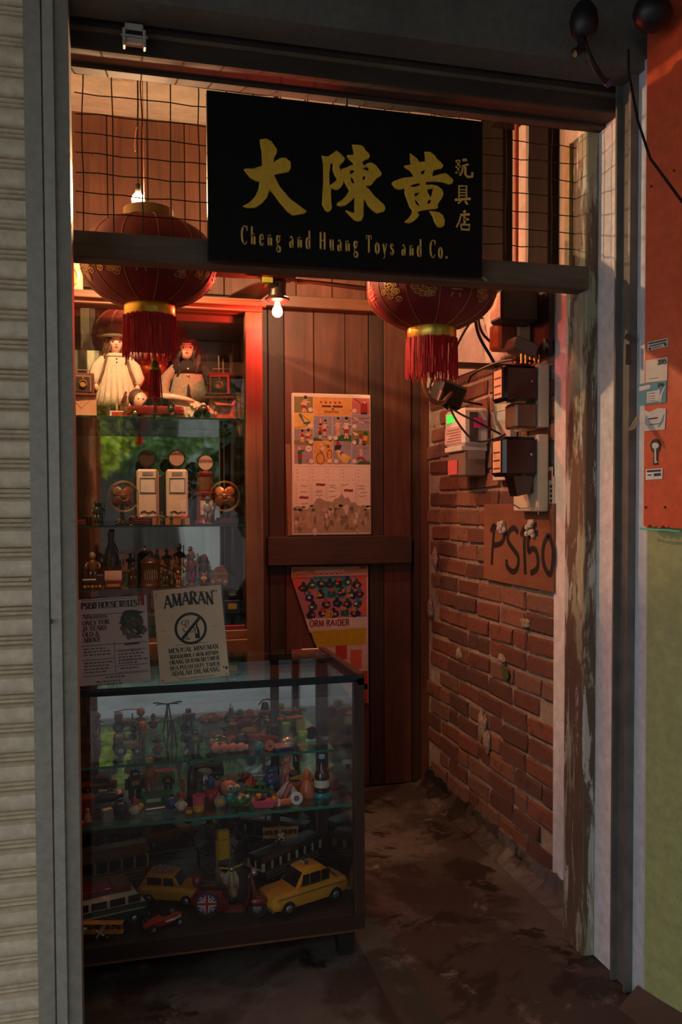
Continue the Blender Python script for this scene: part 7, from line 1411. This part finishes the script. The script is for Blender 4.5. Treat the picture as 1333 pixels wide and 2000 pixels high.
for k in range(6): MB().tube([(-.022+.009*k,-.0405,.03),(-.026+.010*k,-.0415,.05),(-.018+.008*k,-.0415,.07)], .0022, 5).build('relief', SIL, t)
MB().lathe([(.0445,.001),(.047,.006)], 16).build('copper_band', M('stein_copper', (.35,.14,.06), .35, .7), t)
figurine('black cat-like figure leaning right of the stein', (.190,3.70,Z3), .095, BLK, DGRN, BLK, -10, False)
figurine('soldier in dark uniform with white sash on the third shelf', (.238,3.72,Z3), .120, pl('dusk_violet', (.04,.02,.03)), BLK, TAN, 5, True, WHT)
figurine('small brown drummer figure in front of the white-sashed soldier', (.240,3.665,Z3), .065, BRN, TAN, None, 0, True)
figurine('maroon guardsman with gold belt, tallest on the third shelf', (.300,3.72,Z3), .140, MAR, MAR, TAN, 0, True, GRY)
MBB = None
figurine('plum-coated soldier right of the maroon guardsman', (.355,3.735,Z3), .125, pl('plum', (.06,.015,.025)), MAR, TAN, -12, True)
figurine('small gilt sitting figure at the front of the third shelf, right', (.345,3.66,Z3), .055, YEL, BRN, None, 0)
t = thing('wooden_cart', 'small brown wooden cart at the right end of the third shelf', 'toy cart', (.415,3.70,Z3), -10, GFIG); MB().box((0,0,.035), (.075,.04,.03)).build('bed', BRN, t, bevel=.002); MB().prism([(-.03,.05),(.034,.05),(.02,.085),(-.015,.075)], -.018, .018).build('load', pl('rust', (.16,.06,.03)), t); MB().box((0,-.0215,.022), (.06,.002,.008)).build('label', TAN, t)
for x in (-.025, .025):
    for s_ in (-1, 1): wheel(t, (x,s_*.022,.016), .016, .007, BRN, TAN)
figurine('dim brown monkey figure at the left end of the third shelf', (-.105,3.74,Z3), .15, BRN, BLK, TAN, 10)
t = thing('tin_locomotive', 'dark tin locomotive at the far left front of the third shelf', 'toy train', (-.105,3.665,Z3), 4, GFIG); MB().lathe([(.014,-.04),(.016,-.038),(.016,.03),(0,.03)], 14, (.0,0,.030), 'X').build('boiler', BLK, t, True); MB().box((.03,0,.036), (.03,.034,.044)).build('cab', BLK, t, bevel=.002); MB().cyl((-.028,0,.044),(-.028,0,.062),.005,.007,8).build('chimney', BLK, t); MB().box((0,-.018,.012), (.05,.002,.008)).build('plate', TAN, t)
for x in (-.03, 0, .03):
    for s_ in (-1, 1): wheel(t, (x,s_*.016,.011), .011, .006, BLK, YEL)
# bottom of the cabinet, right of the notices
robot('dark blue tin robot with gold lion badge at the bottom right of the cabinet', (.468,3.70,.9785), .170, pl('robot_blue', (.010,.025,.045)), pl('robot_dark', (.012,.016,.022)), -4, 'robot', GFIG)
t = thing('red_tin', 'flat red tin beneath the dark blue robot', 'tin', (.465,3.645,.9785), 0, GFIG); MB().bb(-.05,.05,-.016,.014,0,.018).build('tin', RED, t, bevel=.003); MB().bb(-.051,.051,-.017,.015,.012,.014).build('lid_seam', DRED, t)
# ================================================================ across the street, seen in the cabinet and counter mirrors
leafm = [M('street_leaf_dark', (.05,.11,.035), .5, var=.4, scale=3), M('street_leaf_mid', (.13,.25,.05), .5, var=.4, scale=3), M('street_leaf_sunlit', (.55,.62,.04), .5, var=.3, scale=3)]  # lime leaves have sunlight put into their colour
bark = M('street_bark', (.06,.045,.035), .9, bmp=.5)
def street_tree(label, x, y, r, h, mi, seed, leaf=.16, n=900):
    t = thing('street_tree', label, 'tree', (x, y, -.16), 0, 'street trees across the road'); q = random.Random(seed); m_ = MB(); cz = h-r*.8
    for k in range(n):
        u = Vector((q.gauss(0,1), q.gauss(0,1), q.gauss(0,1))).normalized()*r*(q.random()**.45); c = Vector((u.x, u.y*.8, cz+u.z*.95))
        a_ = Vector((q.uniform(-1,1), q.uniform(-1,1), q.uniform(-1,.3))).normalized()*leaf*q.uniform(.6,1.2); b_ = a_.cross(Vector((q.uniform(-1,1), q.uniform(-1,1), q.uniform(-1,1)))).normalized()*leaf*.28
        m_.add([c, c+a_*.5+b_, c+a_, c+a_*.5-b_], [(0,1,2,3)])
    tag(m_.build('crown', leafm[mi], t), kind='stuff'); MB().tube([(0,0,0),(.05,0,cz*.4),(-.04,.03,cz*.8),(0,0,cz+r*.3)], [.10,.08,.06,.03], 8).build('trunk', bark, t, 'all')
street_tree('leafy tree coloured sunlit lime across the street, brightest in the cabinet mirror', -.40, -3.9, .60, 3.1, 2, 1)
street_tree('dense mid green tree across the street, centre of the cabinet mirror', .75, -4.6, 1.05, 3.6, 1, 2, n=1800)
street_tree('dark drooping-leaved tree across the street, right in the cabinet mirror', 1.55, -2.9, .55, 2.5, 0, 3, .30, 300)
street_tree('low dark shrub across the street, behind the lime tree', -1.9, -5.6, 1.3, 3.6, 0, 4, n=1200)
street_tree('tall dark tree filling the gap above the mid green one', .3, -7.6, 2.0, 6.4, 0, 5, .26, 2200)
fac = M('far_shophouse_wall', (.50,.50,.50), .85, var=.06, scale=2)
t = thing('shophouse', 'pale shophouse facade across the street with dark ground floor', 'building', (0.5, -9.5, -.16))
MB().bb(-4.5,14,-1,0,2.6,9.5).build('upper_wall', fac, t); MB().bb(-4.5,14,-1.0,-.6,0,2.6).build('ground_floor', M('far_shopfront', (.10,.085,.075), .8), t)  # upper wall made tall and long to cut sky light from the right
for x in (-4.5,-1.8,.6,3.0,5.2,7.6,10,12.4): MB().bb(x,x+.45,-.7,.0,0,2.6).build('pillar', fac, t)
for x in (-4.0,-2.4,0.0,2.4,4.6,7,9.4,11.8): f0 = MB().bb(x,x+1.1,-.02,.03,3.6,5.6).build('window', M('far_shutter', (.16,.20,.20), .7), t); MB().bb(x+.5,x+.6,.03,.05,3.6,5.6).build('mullion', fac, f0)
t = thing('parked_van', 'white parked van across the street glimpsed in the cabinet mirror', 'van', (3.2, -6.1, -.16), 90)
MB().bb(-.8,.8,-1.9,1.9,.35,1.75).build('body', M('van_white', (.62,.62,.62), .35), t, bevel=.08); MB().bb(-.74,.74,-1.7,1.5,1.70,2.15).build('roof', M('van_white', (.62,.62,.62), .35), t, bevel=.1); MB().bb(-.81,.81,-1.5,1.2,1.35,1.72).build('window_band', DARKG, t)
for y in (-1.2, 1.2):
    for x in (-.72, .72): wheel(t, (x,y,.34), .34, .22, axis='X')

struct(MB().bb(2.75, 2.95, -1.0, 2.42, -.1, 3.25).build('wall_blocker_end', lintel_m))  # added unseen wall, blocks daylight from the right
struct(MB().bb(2.75, 9.0, -1.2, -1.0, -.1, 3.25).build('wall_blocker_side', lintel_m))  # added out of view to keep street light off the right
